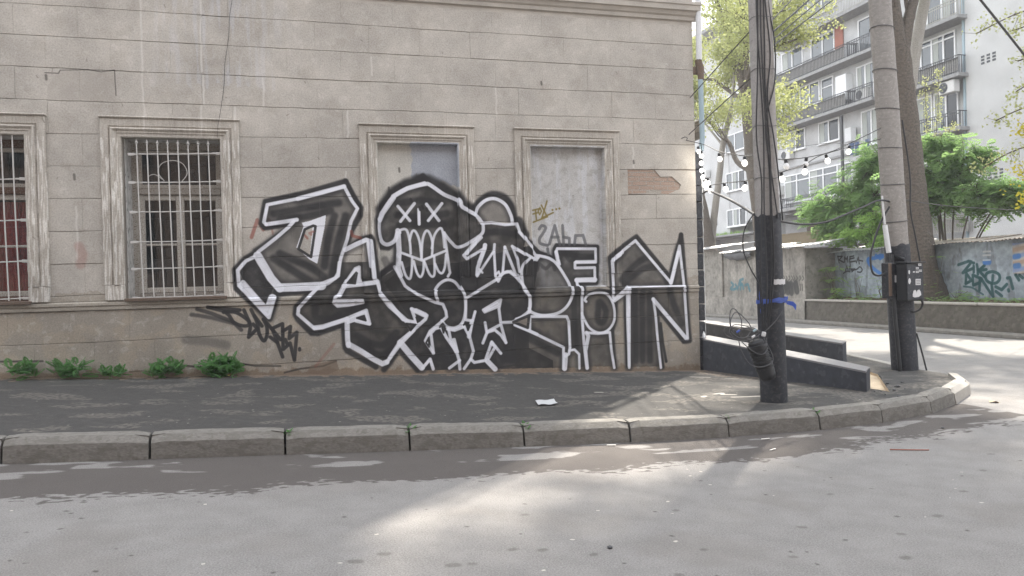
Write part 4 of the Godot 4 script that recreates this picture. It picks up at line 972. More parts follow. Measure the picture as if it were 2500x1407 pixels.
func grille(house: Node3D, xs: Array, ytop: float, hy: Array, xl: float, xr: float, spear: bool) -> void:
	var g := Node3D.new(); g.name = "window_grille"; house.add_child(g, true); org[g] = org[house]
	var z := -0.012
	for x in xs:
		var b := MB.new()
		b.tube([V(x, ytop, z + 0.006), V(x + 0.012, 2.4, z + 0.012), V(x + 0.032, 1.35, z + 0.008)], 0.0085, 6)
		if spear:
			b.lathe([Vector2(0.006, -0.02), Vector2(0.02, 0.012), Vector2(0.012, 0.03), Vector2(0.001, 0.06)], V(x, ytop, z + 0.006), 4, Basis().scaled(Vector3(1, 1, 0.5)))
		part("bar", b, M.white_metal, g)
	for i in hy.size():
		var y: float = hy[i]
		var b := MB.new()
		var yr: float = y + 0.03 - i * 0.004
		b.tube([V(xl + 0.1, y + 0.003, z - 0.01), V(lerpf(xl, xr, 0.5), lerpf(y, yr, 0.5) - 0.004, z - 0.008), V(xr - 0.1, yr - 0.002, z - 0.01)], 0.009, 6)
		for e in [[xl, y, 1.0], [xr, yr, -1.0]]:
			b.box(V(e[0] + e[2] * 0.035, e[1], z - 0.012), V(0.075, 0.036, 0.012), 0.004, Basis(Vector3(0, 0, 1), rnd(-0.08, 0.08)))
			b.box(V(e[0] + e[2] * 0.09, e[1] + 0.001, z - 0.011), V(0.06, 0.022, 0.012), 0.004)
		part("crossbar", b, M.white_metal, g)

func timber_window(house: Node3D, x0: float, x1: float, brown: bool) -> void:
	var w := Node3D.new(); w.name = "timber_window"; house.add_child(w, true); org[w] = org[house]
	var z := -0.48
	var fm := MB.new()
	var sash: Material = M.wood_white
	for b in [[x0 + 0.035, 2.36, 0.08, 2.08], [x1 - 0.035, 2.36, 0.08, 2.08]]: fm.box(V(b[0], b[1], z), V(b[2], b[3], 0.09), 0.008)
	for b in [[3.345, 0.1], [2.745, 0.085], [1.36, 0.07]]: fm.box(V((x0 + x1) / 2, b[0], z + 0.004), V(x1 - x0 - 0.14, b[1], 0.1), 0.008)
	part("frame", fm, M.wood_brown if brown else M.wood, w)
	var xm := (x0 + x1) / 2
	var up := MB.new()
	for x in [x0 + 0.1, x1 - 0.1]: up.box(V(x, 3.04, z - 0.01), V(0.06, 0.5, 0.05), 0.006)
	for y in [3.265, 2.815]: up.box(V(xm, y, z - 0.01), V(x1 - x0 - 0.26, 0.05, 0.05), 0.006)
	part("fanlight", up, sash, w)
	for s in [[x0 + 0.07, xm - 0.002, 0.085, 0.05], [xm + 0.002, x1 - 0.07, 0.05, 0.075]]:
		var sm := MB.new()
		sm.box(V(s[0] + s[2] / 2, 2.05, z - 0.005), V(s[2], 1.3, 0.055), 0.007)
		sm.box(V(s[1] - s[3] / 2, 2.05, z - 0.003), V(s[3], 1.3, 0.055), 0.007)
		for y in [2.665, 2.04, 1.435]: sm.box(V((s[0] + s[1]) / 2 + (s[2] - s[3]) / 2, y, z - 0.006), V(s[1] - s[0] - s[2] - s[3], 0.07 if y != 2.04 else 0.03, 0.045), 0.006)
		part("casement", sm, sash, w)
		for py in [[2.055, 2.63], [1.47, 2.025]]:
			var pn := MB.new()
			pn.box(V((s[0] + s[1]) / 2, (py[0] + py[1]) / 2, z - 0.012), V(s[1] - s[0] - 0.08, py[1] - py[0] + 0.02, 0.004))
			part("pane", pn, M.glass, w)
	var pn := MB.new()
	pn.box(V(xm, 3.04, z - 0.012), V(x1 - x0 - 0.22, 0.42, 0.004))
	part("pane", pn, M.glass, w)
	var rv := MB.new()
	for x in [[x0, 1.0], [x1, -1.0]]: rv.box(V(x[0] + x[1] * 0.004, 2.36, -0.31), V(0.012, 2.09, 0.42))
	rv.box(V(xm, HEAD_Y - 0.004, -0.31), V(x1 - x0 - 0.02, 0.012, 0.42))
	part("reveal", rv, M.reveal, w)
	var sl := MB.new()
	sl.box(V(xm, 1.329, -0.2), V(x1 - x0 + 0.035, 0.022, 0.55), 0.006)
	sl.box(V(xm, 1.316, 0.066), V(x1 - x0 + 0.035, 0.03, 0.012), 0.004)
	part("sill", sl, M.rust, w)
	# the room behind
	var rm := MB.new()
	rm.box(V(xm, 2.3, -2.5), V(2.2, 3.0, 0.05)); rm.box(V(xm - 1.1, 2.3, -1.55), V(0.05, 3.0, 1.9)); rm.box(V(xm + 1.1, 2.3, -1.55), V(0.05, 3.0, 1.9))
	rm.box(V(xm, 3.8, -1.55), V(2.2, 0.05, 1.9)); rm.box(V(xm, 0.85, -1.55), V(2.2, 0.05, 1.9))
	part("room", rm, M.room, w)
	if brown:
		for i in 4:
			var c := MB.new()
			c.sheet(14, 1, func(a, b): return V(lerpf(x0 + 0.1 + i * 0.26, x0 + 0.36 + i * 0.26, a / 14.0), lerpf(1.38, 2.62, b), -0.6 + 0.02 * sin(a * 1.7 + i)))
			part("red_curtain", c, M.curtain_red, w)
	else:
		var c := MB.new()
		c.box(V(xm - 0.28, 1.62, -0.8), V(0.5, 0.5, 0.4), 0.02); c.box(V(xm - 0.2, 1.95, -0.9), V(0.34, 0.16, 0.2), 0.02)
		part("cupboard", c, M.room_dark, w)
		var l := MB.new()
		l.tube(catmull([V(xm - 0.13, 2.84, -0.1), V(xm - 0.2, 2.95, -0.08), V(xm - 0.15, 3.06, -0.07), V(xm - 0.02, 3.1, -0.06), V(xm + 0.1, 3.06, -0.06), V(xm + 0.15, 2.94, -0.07), V(xm + 0.08, 2.83, -0.08)], 5), 0.006, 5)
		l.tube(catmull([V(xm - 0.32, 2.82, -0.08), V(xm - 0.31, 2.89, -0.07), V(xm - 0.24, 2.92, -0.07), V(xm - 0.15, 2.86, -0.08)], 5), 0.005, 5)
		part("bent_wire", l, M.white_metal, w)

func house() -> void:
	var h := thing("plaster_house", "old grey plastered house with ashlar joints covered by big black and white graffiti", "house", V(0, 0.25, 0))
	# ashlar blocks
	for set_ in [[ROWS, 0.71, [-1.53, -1.88]], [PLINTH, 0.68, [-3.19, -3.47]]]:
		var rows: Array = set_[0]
		for r in rows.size() - 1:
			var lo: Array = rows[r]; var hi: Array = rows[r + 1]
			var spans := [[-6.6, 5.885]]
			if set_[0] == ROWS and lo[0] < 3.3:
				spans = [[-6.6, FRAMES[0][0] + 0.05]]
				for q in 4: spans.append([FRAMES[q][1] - 0.05, FRAMES[q + 1][0] + 0.05 if q < 3 else 5.885])
			if set_[0] == PLINTH and r == 2: pass
			var x0: float = set_[2][(r + (0 if set_[0] == ROWS else 1)) % 2]
			for s in spans:
				var cuts := [s[0]]
				var k := int(floor((s[0] - x0) / set_[1])) + 1
				while x0 + k * set_[1] < s[1] - 0.14:
					var c: float = x0 + k * set_[1] + rnd(-0.02, 0.02)
					if c > s[0] + 0.14 and not (set_[0] == ROWS and r == 0): cuts.append(c)
					k += 1
				cuts.append(s[1])
				if set_[0] == ROWS and r == 4 and s[0] > 4.0:
					cuts = [s[0], 4.755]
					for t in [0, 1]:
						var pm := MB.new()
						if t == 0: pm.prism(PackedVector2Array([Vector2(5.2, 3.062), Vector2(5.883, 3.062), Vector2(5.883, 2.705), Vector2(5.42, 2.702), Vector2(5.6, 2.775), Vector2(5.635, 2.84), Vector2(5.48, 2.97), Vector2(5.29, 2.962)]), V(0, 0, -0.02), Vector3.RIGHT, Vector3.UP, V(0, 0, 0.02))
						else: pm.prism(PackedVector2Array([Vector2(4.76, 2.702), Vector2(5.4, 2.7), Vector2(5.1, 2.715), Vector2(4.9, 2.708)]), V(0, 0, -0.02), Vector3.RIGHT, Vector3.UP, V(0, 0, 0.018))
						pm.wall_uv()
						part("plaster_block", pm, M.wall, h)
				for i in cuts.size() - 1: block(h, cuts[i], cuts[i + 1], lo, hi, float(r))
	# bare bricks where the plaster has fallen
	var patch := PackedVector2Array([Vector2(4.76, 3.062), Vector2(5.2, 3.062), Vector2(5.29, 2.96), Vector2(5.48, 2.97), Vector2(5.63, 2.84), Vector2(5.6, 2.775), Vector2(5.42, 2.7), Vector2(4.76, 2.705)])
	var mo := MB.new()
	mo.box(V(5.2, 2.88, -0.018), V(0.9, 0.37, 0.008))
	part("mortar_bed", mo, M.mortar, h)
	for c in 6:
		var y := 2.7 + c * 0.066
		for i in 6:
			var x := 4.6 + i * 0.235 + (0.117 if c % 2 else 0.0)
			var q := PackedVector2Array([Vector2(x, y), Vector2(x + 0.222, y + rnd(-0.003, 0.003)), Vector2(x + 0.222, y + 0.052), Vector2(x + 0.1, y + 0.054 + rnd(-0.004, 0.002)), Vector2(x, y + 0.052)])
			for piece in Geometry2D.intersect_polygons(q, patch):
				if piece.size() < 3: continue
				var bm := MB.new()
				bm.prism(piece, V(0, 0, -0.016), Vector3.RIGHT, Vector3.UP, V(0, 0, rnd(0.001, 0.008)))
				part("brick", bm, M.brick, h)
	for q in 4: surround(h, FRAMES[q], q * 1.7)
	# string course
	var sc := MB.new()
	var pr := [[1.312, 0.0], [1.306, 0.014], [1.292, 0.03], [1.262, 0.03], [1.257, 0.01], [1.246, 0.01], [1.241, 0.026], [1.208, 0.022], [1.202, 0.002]]
	for a in pr.size() - 1:
		for i in 62:
			var xa := -6.6 + i * 0.2014; var xb := xa + 0.2014
			var wa := 0.002 * sin(i * 2.1 + a); var wb := 0.002 * sin((i + 1) * 2.1 + a)
			var wc := 0.002 * sin(i * 2.1 + a + 1); var wd := 0.002 * sin((i + 1) * 2.1 + a + 1)
			sc.quad(V(xa, pr[a + 1][0], pr[a + 1][1] + wc), V(xb, pr[a + 1][0], pr[a + 1][1] + wd), V(xb, pr[a][0], pr[a][1] + wb), V(xa, pr[a][0], pr[a][1] + wa))
	sc.wall_uv()
	part("string_course", sc, M.wall, h)
	# walled-up windows
	for q in [2, 3]:
		var pn := MB.new()
		var x0: float = OPEN[q][0]; var x1: float = OPEN[q][1]
		pn.sheet(20, 34, func(i, j): return V(lerpf(x0, x1, i / 20.0), lerpf(1.3, HEAD_Y, j / 34.0), -0.085 + 0.004 * sin(i * 1.9 + j * 0.8) * sin(j * 1.3 - i * 0.5)))
		for sx in [[x0, 1.0], [x1, -1.0]]:
			pn.box(V(sx[0] + sx[1] * 0.003, 2.36, -0.06), V(0.008, 2.08, 0.07))
		pn.box(V((x0 + x1) / 2, HEAD_Y - 0.003, -0.06), V(x1 - x0, 0.008, 0.07))
		pn.box(V((x0 + x1) / 2, 1.315, -0.04), V(x1 - x0, 0.05, 0.12), 0.015)
		pn.wall_uv()
		part("walled_up_window", pn, M.wall, h)
	timber_window(h, OPEN[0][0], OPEN[0][1], true)
	timber_window(h, OPEN[1][0], OPEN[1][1], false)
	var bars := []
	for i in 8: bars.append(-1.97 + i * 0.1215)
	grille(h, bars, 3.3, [3.165, 2.805, 2.43, 2.05, 1.71, 1.342], -2.075, -0.955, true)
	bars = []
	for i in 9: bars.append(-4.3 + i * 0.118)
	grille(h, bars, 3.38, [2.81, 2.31, 1.81, 1.36], -4.33, -3.225, false)
	# the core of the wall, floors above, cornice
	var core := MB.new()
	core.box(V(-1.55, 0.41, -0.3), V(14.88, 1.82, 0.56)); core.box(V(-1.55, 7.2, -0.3), V(14.88, 7.6, 0.56))
	var px := -9.0
	for q in 5:
		var xe: float = OPEN[q][0] if q < 4 else 5.89
		core.box(V((px + xe) / 2, 2.36, -0.3), V(xe - px, 2.08, 0.56))
		if q < 4: px = OPEN[q][1]
	core.box(V(1.61, 2.36, -0.3), V(1.14, 2.08, 0.4)); core.box(V(3.805, 2.36, -0.3), V(1.15, 2.08, 0.4))
	part("wall_core", core, M.joint, h)
	var up := MB.new()
	up.box(V(-1.55, 8.3, -0.005), V(14.88, 5.4, 0.03)); up.box(V(-7.8, 2.6, -0.01), V(2.4, 5.6, 0.02)); up.box(V(-0.5, 5.44, -0.012), V(12.77, 0.32, 0.02))
	part("upper_wall", up, M.stucco, h)
	var co := MB.new()
	var cp := [[5.34, 0.0], [5.35, 0.03], [5.4, 0.035], [5.42, 0.06], [5.47, 0.08], [5.48, 0.11], [5.55, 0.115], [5.56, 0.13], [5.6, 0.13], [5.63, 0.0]]
	for a in cp.size() - 1: co.quad(V(-9, cp[a][0], cp[a][1]), V(5.93 + cp[a][1] * 0.4, cp[a][0], cp[a][1]), V(5.93 + cp[a + 1][1] * 0.4, cp[a + 1][0], cp[a + 1][1]), V(-9, cp[a + 1][0], cp[a + 1][1]))
	for a in cp.size() - 1: co.tri(V(5.93 + cp[a][1] * 0.4, cp[a][0], cp[a][1]), V(5.93, 5.45, -0.1), V(5.93 + cp[a + 1][1] * 0.4, cp[a + 1][0], cp[a + 1][1]))
	part("cornice", co, M.stucco, h)
	var sd := MB.new()
	sd.box(V(5.88, 4.0, -5.7), V(0.06, 9.0, 10.4)); sd.box(V(-8.98, 5.2, -5.7), V(0.06, 11.4, 10.4)); sd.box(V(-1.55, 5.2, -10.9), V(14.92, 11.4, 0.06))
	part("side_wall", sd, M.stucco, h)
	var rf := MB.new()
	rf.box(V(-1.5, 11.05, -5.4), V(15.6, 0.12, 11.6), 0.02)
	part("roof", rf, M.corr_old, h)
	# fittings on the house
	var wire := MB.new()
	wire.tube(catmull([V(-0.76, 5.34, 0.02), V(-0.772, 5.2, 0.012), V(-0.81, 4.98, 0.014), V(-0.83, 4.7, 0.01), V(-0.885, 4.36, 0.014), V(-0.9, 4.1, 0.01), V(-0.945, 3.8, 0.012), V(-0.965, 3.66, 0.05), V(-0.985, 3.55, 0.062), V(-1.0, 3.42, 0.05), V(-1.0, 3.38, 0.0)], 3), 0.0028, 5)
	solo("wall_wire", wire, M.cable, "thin dark wire running down the plaster into the barred window", "wire", V(-0.9, 3.4, 0.0))

func corner_fittings() -> void:
	var d := thing("downpipe", "white drainpipe at the right end of the graffiti wall, broken off halfway down", "drainpipe", V(5.97, 3.8, 0.05))
	var p := MB.new()
	p.tube([V(5.95, 9.5, 0.06), V(5.955, 5.8, 0.07), V(5.962, 4.75, 0.05)], 0.045, 10)
	part("upper_pipe", p, M.pipe_white, d)
	p = MB.new()
	p.tube([V(5.955, 4.76, 0.03), V(5.985, 4.62, 0.04), V(5.995, 4.45, 0.04)], [0.052, 0.06, 0.045], 9)
	p.box(V(5.93, 4.6, -0.01), V(0.09, 0.12, 0.05), 0.01)
	part("rusty_elbow", p, M.rust, d)
	p = MB.new()
	p.tube([V(5.985, 4.45, 0.04), V(5.985, 3.55, 0.05), V(5.965, 3.36, 0.04)], 0.04, 9)
	part("lower_pipe", p, M.pipe_blue, d)
	var c := MB.new()
	for q in [[3.84, 0.13, 0.04], [3.8, 0.11, 0.03], [3.72, 0.09, 0.12], [3.62, 0.06, 0.1]]: c.box(V(6.0 + q[1] * 0.3, q[0], -0.2), V(q[1], q[2], 0.36), 0.012)
	solo("stone_bracket", c, M.coping, "small moulded grey bracket on the house corner beside the blue pipe", "bracket", V(6.0, 3.6, -0.2))
	# dark painted stone pier on the corner
	var pier := thing("dark_stone_pier", "dark painted stone pier with ragged white seams at the house corner", "pier", V(5.97, 0.0, -0.2))
	var y := -0.05
	var i := 0
	while y < 3.28:
		var hh := 0.27 + rnd(-0.02, 0.02)
		var b := MB.new()
		b.box(V(5.953 + rnd(-0.004, 0.004), y + hh / 2, -0.2), V(0.116, hh - 0.012, 0.33), 0.014, Basis(Vector3.UP, rnd(-0.02, 0.02)))
		part("stone", b, M.dark_paint, pier)
		b = MB.new()
		if y > 0.75 and y < 2.95:
			b.box(V(6.03 + rnd(-0.006, 0.01), y + hh / 2 + 0.12, -0.62), V(0.11, hh - 0.02, 0.4), 0.02, Basis(Vector3.UP, rnd(-0.04, 0.04)))
			part("stone", b, M.dark_paint, pier)
		y += hh; i += 1
	for s in [[5.89, -0.028, 2.7, 0.9], [6.012, -0.032, 3.1, 0.3], [6.09, -0.42, 2.9, 1.0]]:
		var sm := MB.new()
		var pts := []
		var rad := []
		var yy: float = s[3] - 0.2
		while yy < s[2]:
			pts.append(V(s[0] + rnd(-0.008, 0.008), yy, s[1] + rnd(-0.004, 0.004))); rad.append(rnd(0.002, 0.008)); yy += 0.06
		sm.tube(pts, rad, 5)
		part("mortar_seam", sm, M.pipe_white, pier)
	var sp := MB.new()
	sp.lathe([Vector2(0.002, -0.06), Vector2(0.03, -0.03), Vector2(0.026, 0.02), Vector2(0.004, 0.07)], V(5.975, 0.52, -0.03), 7, Basis().scaled(Vector3(1, 1, 0.4)))
	part("mortar_lump", sp, M.pipe_white, pier)

func ground() -> void:
	# the road: one sheet to the horizon, with a finer patch that carries the damp strip along the kerb
	var m := MB.new()
	var X0 := -5.0; var X1 := 11.0; var Z0 := 3.2; var Z1 := 11.2
	var xs := [-90.0, -60.0, -40.0, -25.0, -15.0, -10.0, -7.0]
	var x := X0
	while x < X1 + 0.01: xs.append(x); x += 0.4
	xs.append_array([12.0, 14.0, 18.0, 30.0, 50.0, 90.0])
	var zs := [-120.0, -80.0, -50.0, -30.0, -20.0, -12.0, -8.0, -5.0, -2.0, 0.0, 1.6]
	var z := Z0
	while z < Z1 + 0.01: zs.append(z); z += 0.4
	zs.append_array([13.0, 16.0, 25.0, 60.0])
	for zz in zs:
		for xx in xs:
			m.v.append(V(xx, road_y(clampf(xx, -25.0, 90.0)), zz))
			m.n.append(V(0.0 if xx > 3.4 else 0.05, 1, 0).normalized())
			m.uv2.append(Vector2(clampf((xx - X0) / (X1 - X0), 0, 1), clampf((zz - Z0) / (Z1 - Z0), 0, 1)))
	var w := xs.size()
	for j in zs.size() - 1:
		for i in w - 1:
			var a := j * w + i
			m.ix.append_array([a, a + 1, a + w + 1, a, a + w + 1, a + w])
	var g := Paint.new(X0, X1, -Z1, -Z0, 2000)
	g.clear = true
	var rag := g.noise(41, 0.012, 4, 0.6, 1.0)
	var speck := g.noise(42, 0.13, 3, 0.45, 1.0)
	var dust := g.noise(43, 0.02, 4, 0.4, 1.0)
	var tone := g.noise(44, 0.006, 4)
	for j in g.h:
		var zz := Z0 + (j + 0.5) / g.s
		for i in g.w:
			var xx := X0 + (i + 0.5) / g.s
			var o := j * g.w + i
			var edge := 5.36 - 0.055 * maxf(0.0, xx + 1.0) - 0.1 * maxf(0.0, xx - 4.0)
			var d := edge + (rag[o] - 127) * 0.0016 + (speck[o] - 127) * 0.0014 - zz
			if i == 0 or j == 0 or i == g.w - 1 or j == g.h - 1: continue
			if d > 0.0 and xx < 7.2:
				var a := clampf(d / 0.02, 0, 1)
				if dust[o] > 158 and zz < 4.75: a *= 1.0 - clampf((dust[o] - 158) / 12.0, 0, 1) * 0.9
				g.px(o, Color(0.285, 0.262, 0.25), a * 0.86)
			elif tone[o] > 150:
				g.px(o, Color(0.46, 0.44, 0.42), clampf((tone[o] - 150) / 50.0, 0, 1) * 0.3)
	for c in [[1.01, 6.79, 0.035], [1.16, 6.83, 0.04], [0.66, 6.95, 0.06], [0.76, 6.95, 0.03], [2.76, 6.77, 0.04], [3.23, 7.02, 0.035], [2.96, 7.35, 0.05], [2.2, 6.3, 0.03], [3.4, 6.2, 0.035], [4.3, 6.4, 0.04], [1.7, 7.3, 0.03], [0.2, 6.8, 0.06], [-0.3, 7.2, 0.05], [0.35, 6.72, 0.05], [1.4, 6.95, 0.03], [2.4, 7.2, 0.03], [3.7, 6.8, 0.05], [4.9, 6.0, 0.04], [5.4, 5.6, 0.04], [2.0, 7.0, 0.025], [1.25, 6.2, 0.03], [0.1, 7.5, 0.05], [-0.9, 7.1, 0.04]]:
		g.stroke([c[0], -c[1], c[0] + c[2] * 0.5, -c[1] + rnd(-0.01, 0.01)], c[2] * 0.55, 0.02, Color(0.3, 0.28, 0.265), 0.5)
	for k in 240:
		var cx := rnd(-3.5, 8.0); var cz := rnd(5.3, 9.0)
		g.stroke([cx, -cz, cx + rnd(-0.012, 0.012), -cz + rnd(-0.01, 0.01)], rnd(0.006, 0.018), 0.006, Color(0.26, 0.245, 0.23) if k % 3 else Color(0.78, 0.76, 0.72), 0.8)
	M.road.detail_enabled = true; M.road.detail_albedo = g.texture(true); M.road.detail_uv_layer = BaseMaterial3D.DETAIL_UV_2
	M.road.detail_blend_mode = BaseMaterial3D.BLEND_MODE_MIX
	struct("road", m, M.road)

const WELL := [Vector2(6.48, 2.6), Vector2(6.46, 3.3), Vector2(7.62, 1.76), Vector2(7.95, 0.9)]

func kerb_line() -> Array:
	var out := []
	for k in 15: out.append(Vector2(4.81 - (14 - k) * 0.994, 4.255))
	out.append_array([Vector2(5.6, 4.18), Vector2(6.43, 3.95), Vector2(7.1, 3.59), Vector2(7.86, 3.06), Vector2(8.28, 2.5)])
	return out

func pavement() -> void:
	var outline := PackedVector2Array()
	var kl := kerb_line()
	for i in kl.size():
		var t: Vector2 = (kl[mini(i + 1, kl.size() - 1)] - kl[maxi(i - 1, 0)]).normalized()
		outline.append(kl[i] + Vector2(t.y, -t.x) * 0.15)
	outline.append_array(PackedVector2Array([Vector2(8.35, 2.2), Vector2(8.55, 1.2), Vector2(8.75, 0.7), Vector2(9.2, -0.9), Vector2(9.3, -3.0), Vector2(9.3, -30.0), Vector2(5.86, -30.0), Vector2(5.86, 0.0), Vector2(-9.1, 0.0)]))
	var pts := PackedVector2Array()
	var poly := PackedVector2Array()
	for i in outline.size():
		var a := outline[i]; var b := outline[(i + 1) % outline.size()]
		var k := int(ceil(a.distance_to(b) / (0.25 if a.y > -3.5 else 3.0)))
		for q in k: poly.append(a.lerp(b, float(q) / k))
	var hole := PackedVector2Array()
	for i in WELL.size():
		var k := int(ceil(WELL[i].distance_to(WELL[(i + 1) % 4]) / 0.05))
		for q in k: hole.append(WELL[i].lerp(WELL[(i + 1) % 4], float(q) / k) + Vector2(rnd(-0.012, 0.012), rnd(-0.012, 0.012)))
	pts.append_array(poly); pts.append_array(hole)
	var hp := PackedVector2Array(WELL)
	var gx := -9.0
	while gx < 9.3:
		var gz := -4.0
		while gz < 4.2:
			var c := Vector2(gx + rnd(-0.03, 0.03), gz + rnd(-0.03, 0.03))
			if Geometry2D.is_point_in_polygon(c, poly):
				var ok := true
				for e in [poly, hole]:
					for q in e:
						if q.distance_squared_to(c) < 0.012: ok = false; break
					if not ok: break
				if ok and not Geometry2D.is_point_in_polygon(c, hp): pts.append(c)
			gz += 0.3
		gx += 0.3
	var tr := Geometry2D.triangulate_delaunay(pts)
	var bumps := FastNoiseLite.new(); bumps.seed = 8; bumps.frequency = 0.6
	var m := MB.new()
	for p in pts:
		var lift := 0.0
		var dw := 1e9
		for i in 4: dw = minf(dw, Geometry2D.get_closest_point_to_segment(p, WELL[i], WELL[(i + 1) % 4]).distance_to(p))
		if dw < 0.3: lift = 0.012 * sin(p.x * 31.0) * (0.3 - dw) / 0.3
		m.v.append(V(p.x, pave_y(p.x, p.y) + bumps.get_noise_2d(p.x, p.y) * 0.012 + lift, p.y)); m.n.append(Vector3.UP)
		m.uv2.append(Vector2(clampf((p.x + 5.0) / 15.0, 0, 1), clampf((p.y + 1.0) / 5.4, 0, 1)))
	for i in range(0, tr.size(), 3):
		var c := (pts[tr[i]] + pts[tr[i + 1]] + pts[tr[i + 2]]) / 3.0
		if not Geometry2D.is_point_in_polygon(c, poly) or Geometry2D.is_point_in_polygon(c, hp): continue
		var flip: bool = (m.v[tr[i + 1]] - m.v[tr[i]]).cross(m.v[tr[i + 2]] - m.v[tr[i]]).y > 0
		m.ix.append_array([tr[i], tr[i + 2], tr[i + 1]] if flip else [tr[i], tr[i + 1], tr[i + 2]])
	for i in m.ix.size() / 3: pass
	# dust, sand and spilt mortar lying on the asphalt
	var g := Paint.new(-5.0, 10.0, -4.4, 1.0, 1900)
	g.clear = true
	var pat := g.noise(51, 0.012, 5, 0.75, 1.0)
	var spk := g.noise(52, 0.12, 3)
	var sandn := g.noise(53, 0.03, 4)
	for j in g.h:
		var zz := -1.0 + (j + 0.5) / g.s
		for i in g.w:
			if i == 0 or j == 0 or i == g.w - 1 or j == g.h - 1: continue
			var xx := -5.0 + (i + 0.5) / g.s
			var o := j * g.w + i
			var a := clampf((pat[o] - (154 if xx < 3.6 else 126)) / 20.0, 0, 1) * clampf((spk[o] - 84) / 60.0, 0, 1)
			if a > 0.0: g.px(o, Color(0.5, 0.475, 0.445), a * 0.4)
			var sw := 0.16 + (sandn[o] - 127) * 0.0022
			if xx < 5.95 and zz < sw and zz > -0.2: g.px(o, Color(0.5, 0.43, 0.365), clampf((sw - zz) / 0.03, 0, 1) * clampf((spk[o] - 60) / 40.0, 0.3, 1) * 0.8)
			if xx > 5.6 and xx < 6.6 and zz < 1.3 + (sandn[o] - 127) * 0.006: g.px(o, Color(0.5, 0.44, 0.38), clampf((spk[o] - 110) / 40.0, 0, 1) * 0.6)
	for c in [[4.55, 2.72, 4.68, 2.66, 4.62, 2.78, 4.75, 2.82], [4.3, 2.9, 4.36, 2.84], [4.62, 3.0, 5.0, 3.05], [3.3, 2.2, 3.36, 2.21], [5.2, 1.0, 5.4, 1.1], [5.55, 1.3, 5.68, 1.35]]:
		var q := []
		for i in range(0, c.size(), 2): q.append_array([c[i], -c[i + 1]])
		g.stroke(q, 0.035, 0.02, Color(0.72, 0.7, 0.67), 0.75)
	for k in 160:
		var cx := rnd(-3.6, 8.0); var cz := rnd(0.2, 3.9)
		g.stroke([cx, -cz, cx + 0.004, -cz], rnd(0.006, 0.016), 0.005, Color(0.66, 0.64, 0.61), 0.8)
	M.asphalt.detail_enabled = true; M.asphalt.detail_albedo = g.texture(true); M.asphalt.detail_uv_layer = BaseMaterial3D.DETAIL_UV_2
	var pv := struct("pavement", m, M.asphalt)
	# kerb stones, each a piece of the pavement
	var kt := Paint.new(0, 4, 0, 1, 1024)
	var k1 := kt.noise(61, 0.02, 4); var k2 := kt.noise(62, 0.1, 3); var k3 := kt.noise(63, 0.05, 4, 1.0, 0.5)
	for j in kt.h:
		var vv := float(j) / kt.h
		for i in kt.w:
			var o := j * kt.w + i
			var k := 1.0 + (k1[o] - 127) * 0.0006 + (k2[o] - 127) * 0.0007
			var c := Color(0.53, 0.515, 0.49)
			c = Color(0.48, 0.468, 0.448).lerp(Color(0.37, 0.36, 0.34), clampf((k1[o] - 125) / 50.0, 0, 1) * (0.6 + (k2[o] - 127) * 0.004))   # patchy grime and damp of the gutter
			if k3[o] > 166: c = c.lerp(Color(0.4, 0.39, 0.36), minf((k3[o] - 166) / 25.0, 1.0) * 0.5)
			kt.R[o] = clampi(int(c.r * k * 255), 0, 255); kt.G[o] = clampi(int(c.g * k * 255), 0, 255); kt.B[o] = clampi(int(c.b * k * 255), 0, 255)
			kt.H[o] = clampi(int(128 + (k1[o] - 127) * 0.4 + (k2[o] - 127) * 0.4), 0, 255)
	M.kerb = StandardMaterial3D.new(); M.kerb.albedo_texture = kt.texture(); M.kerb.roughness = 0.92
	M.kerb.heightmap_enabled = true; M.kerb.heightmap_texture = kt.relief(); M.kerb.heightmap_scale = 0.3
	var prof := [[0.0, -0.15], [0.0, 0.02], [0.001, 0.1], [0.003, 0.134], [0.007, 0.14], [0.05, 0.184], [0.056, 0.188], [0.11, 0.194], [0.156, 0.196], [0.16, 0.1], [0.16, -0.15]]
	for i in kl.size() - 1:
		kerb_stone(pv, kl[i], kl[i + 1], prof, i >= kl.size() - 3)
	# thin flush kerb of the side street
	var sk := MB.new()
	var sp := [Vector2(8.6, 1.05), Vector2(8.78, 0.65), Vector2(9.22, -0.9), Vector2(9.32, -3.0), Vector2(9.32, -30.0)]
	for i in 4:
		var a := V(sp[i].x, 0, sp[i].y); var b := V(sp[i + 1].x, 0, sp[i + 1].y)
		var bs := Basis(Vector3.UP, atan2(a.x - b.x, a.z - b.z))
		sk.box((a + b) / 2 + V(0.02, -0.06, 0), V(0.12, 0.15, a.distance_to(b)), 0.01, bs)
	part("side_kerb", sk, M.coping, pv)

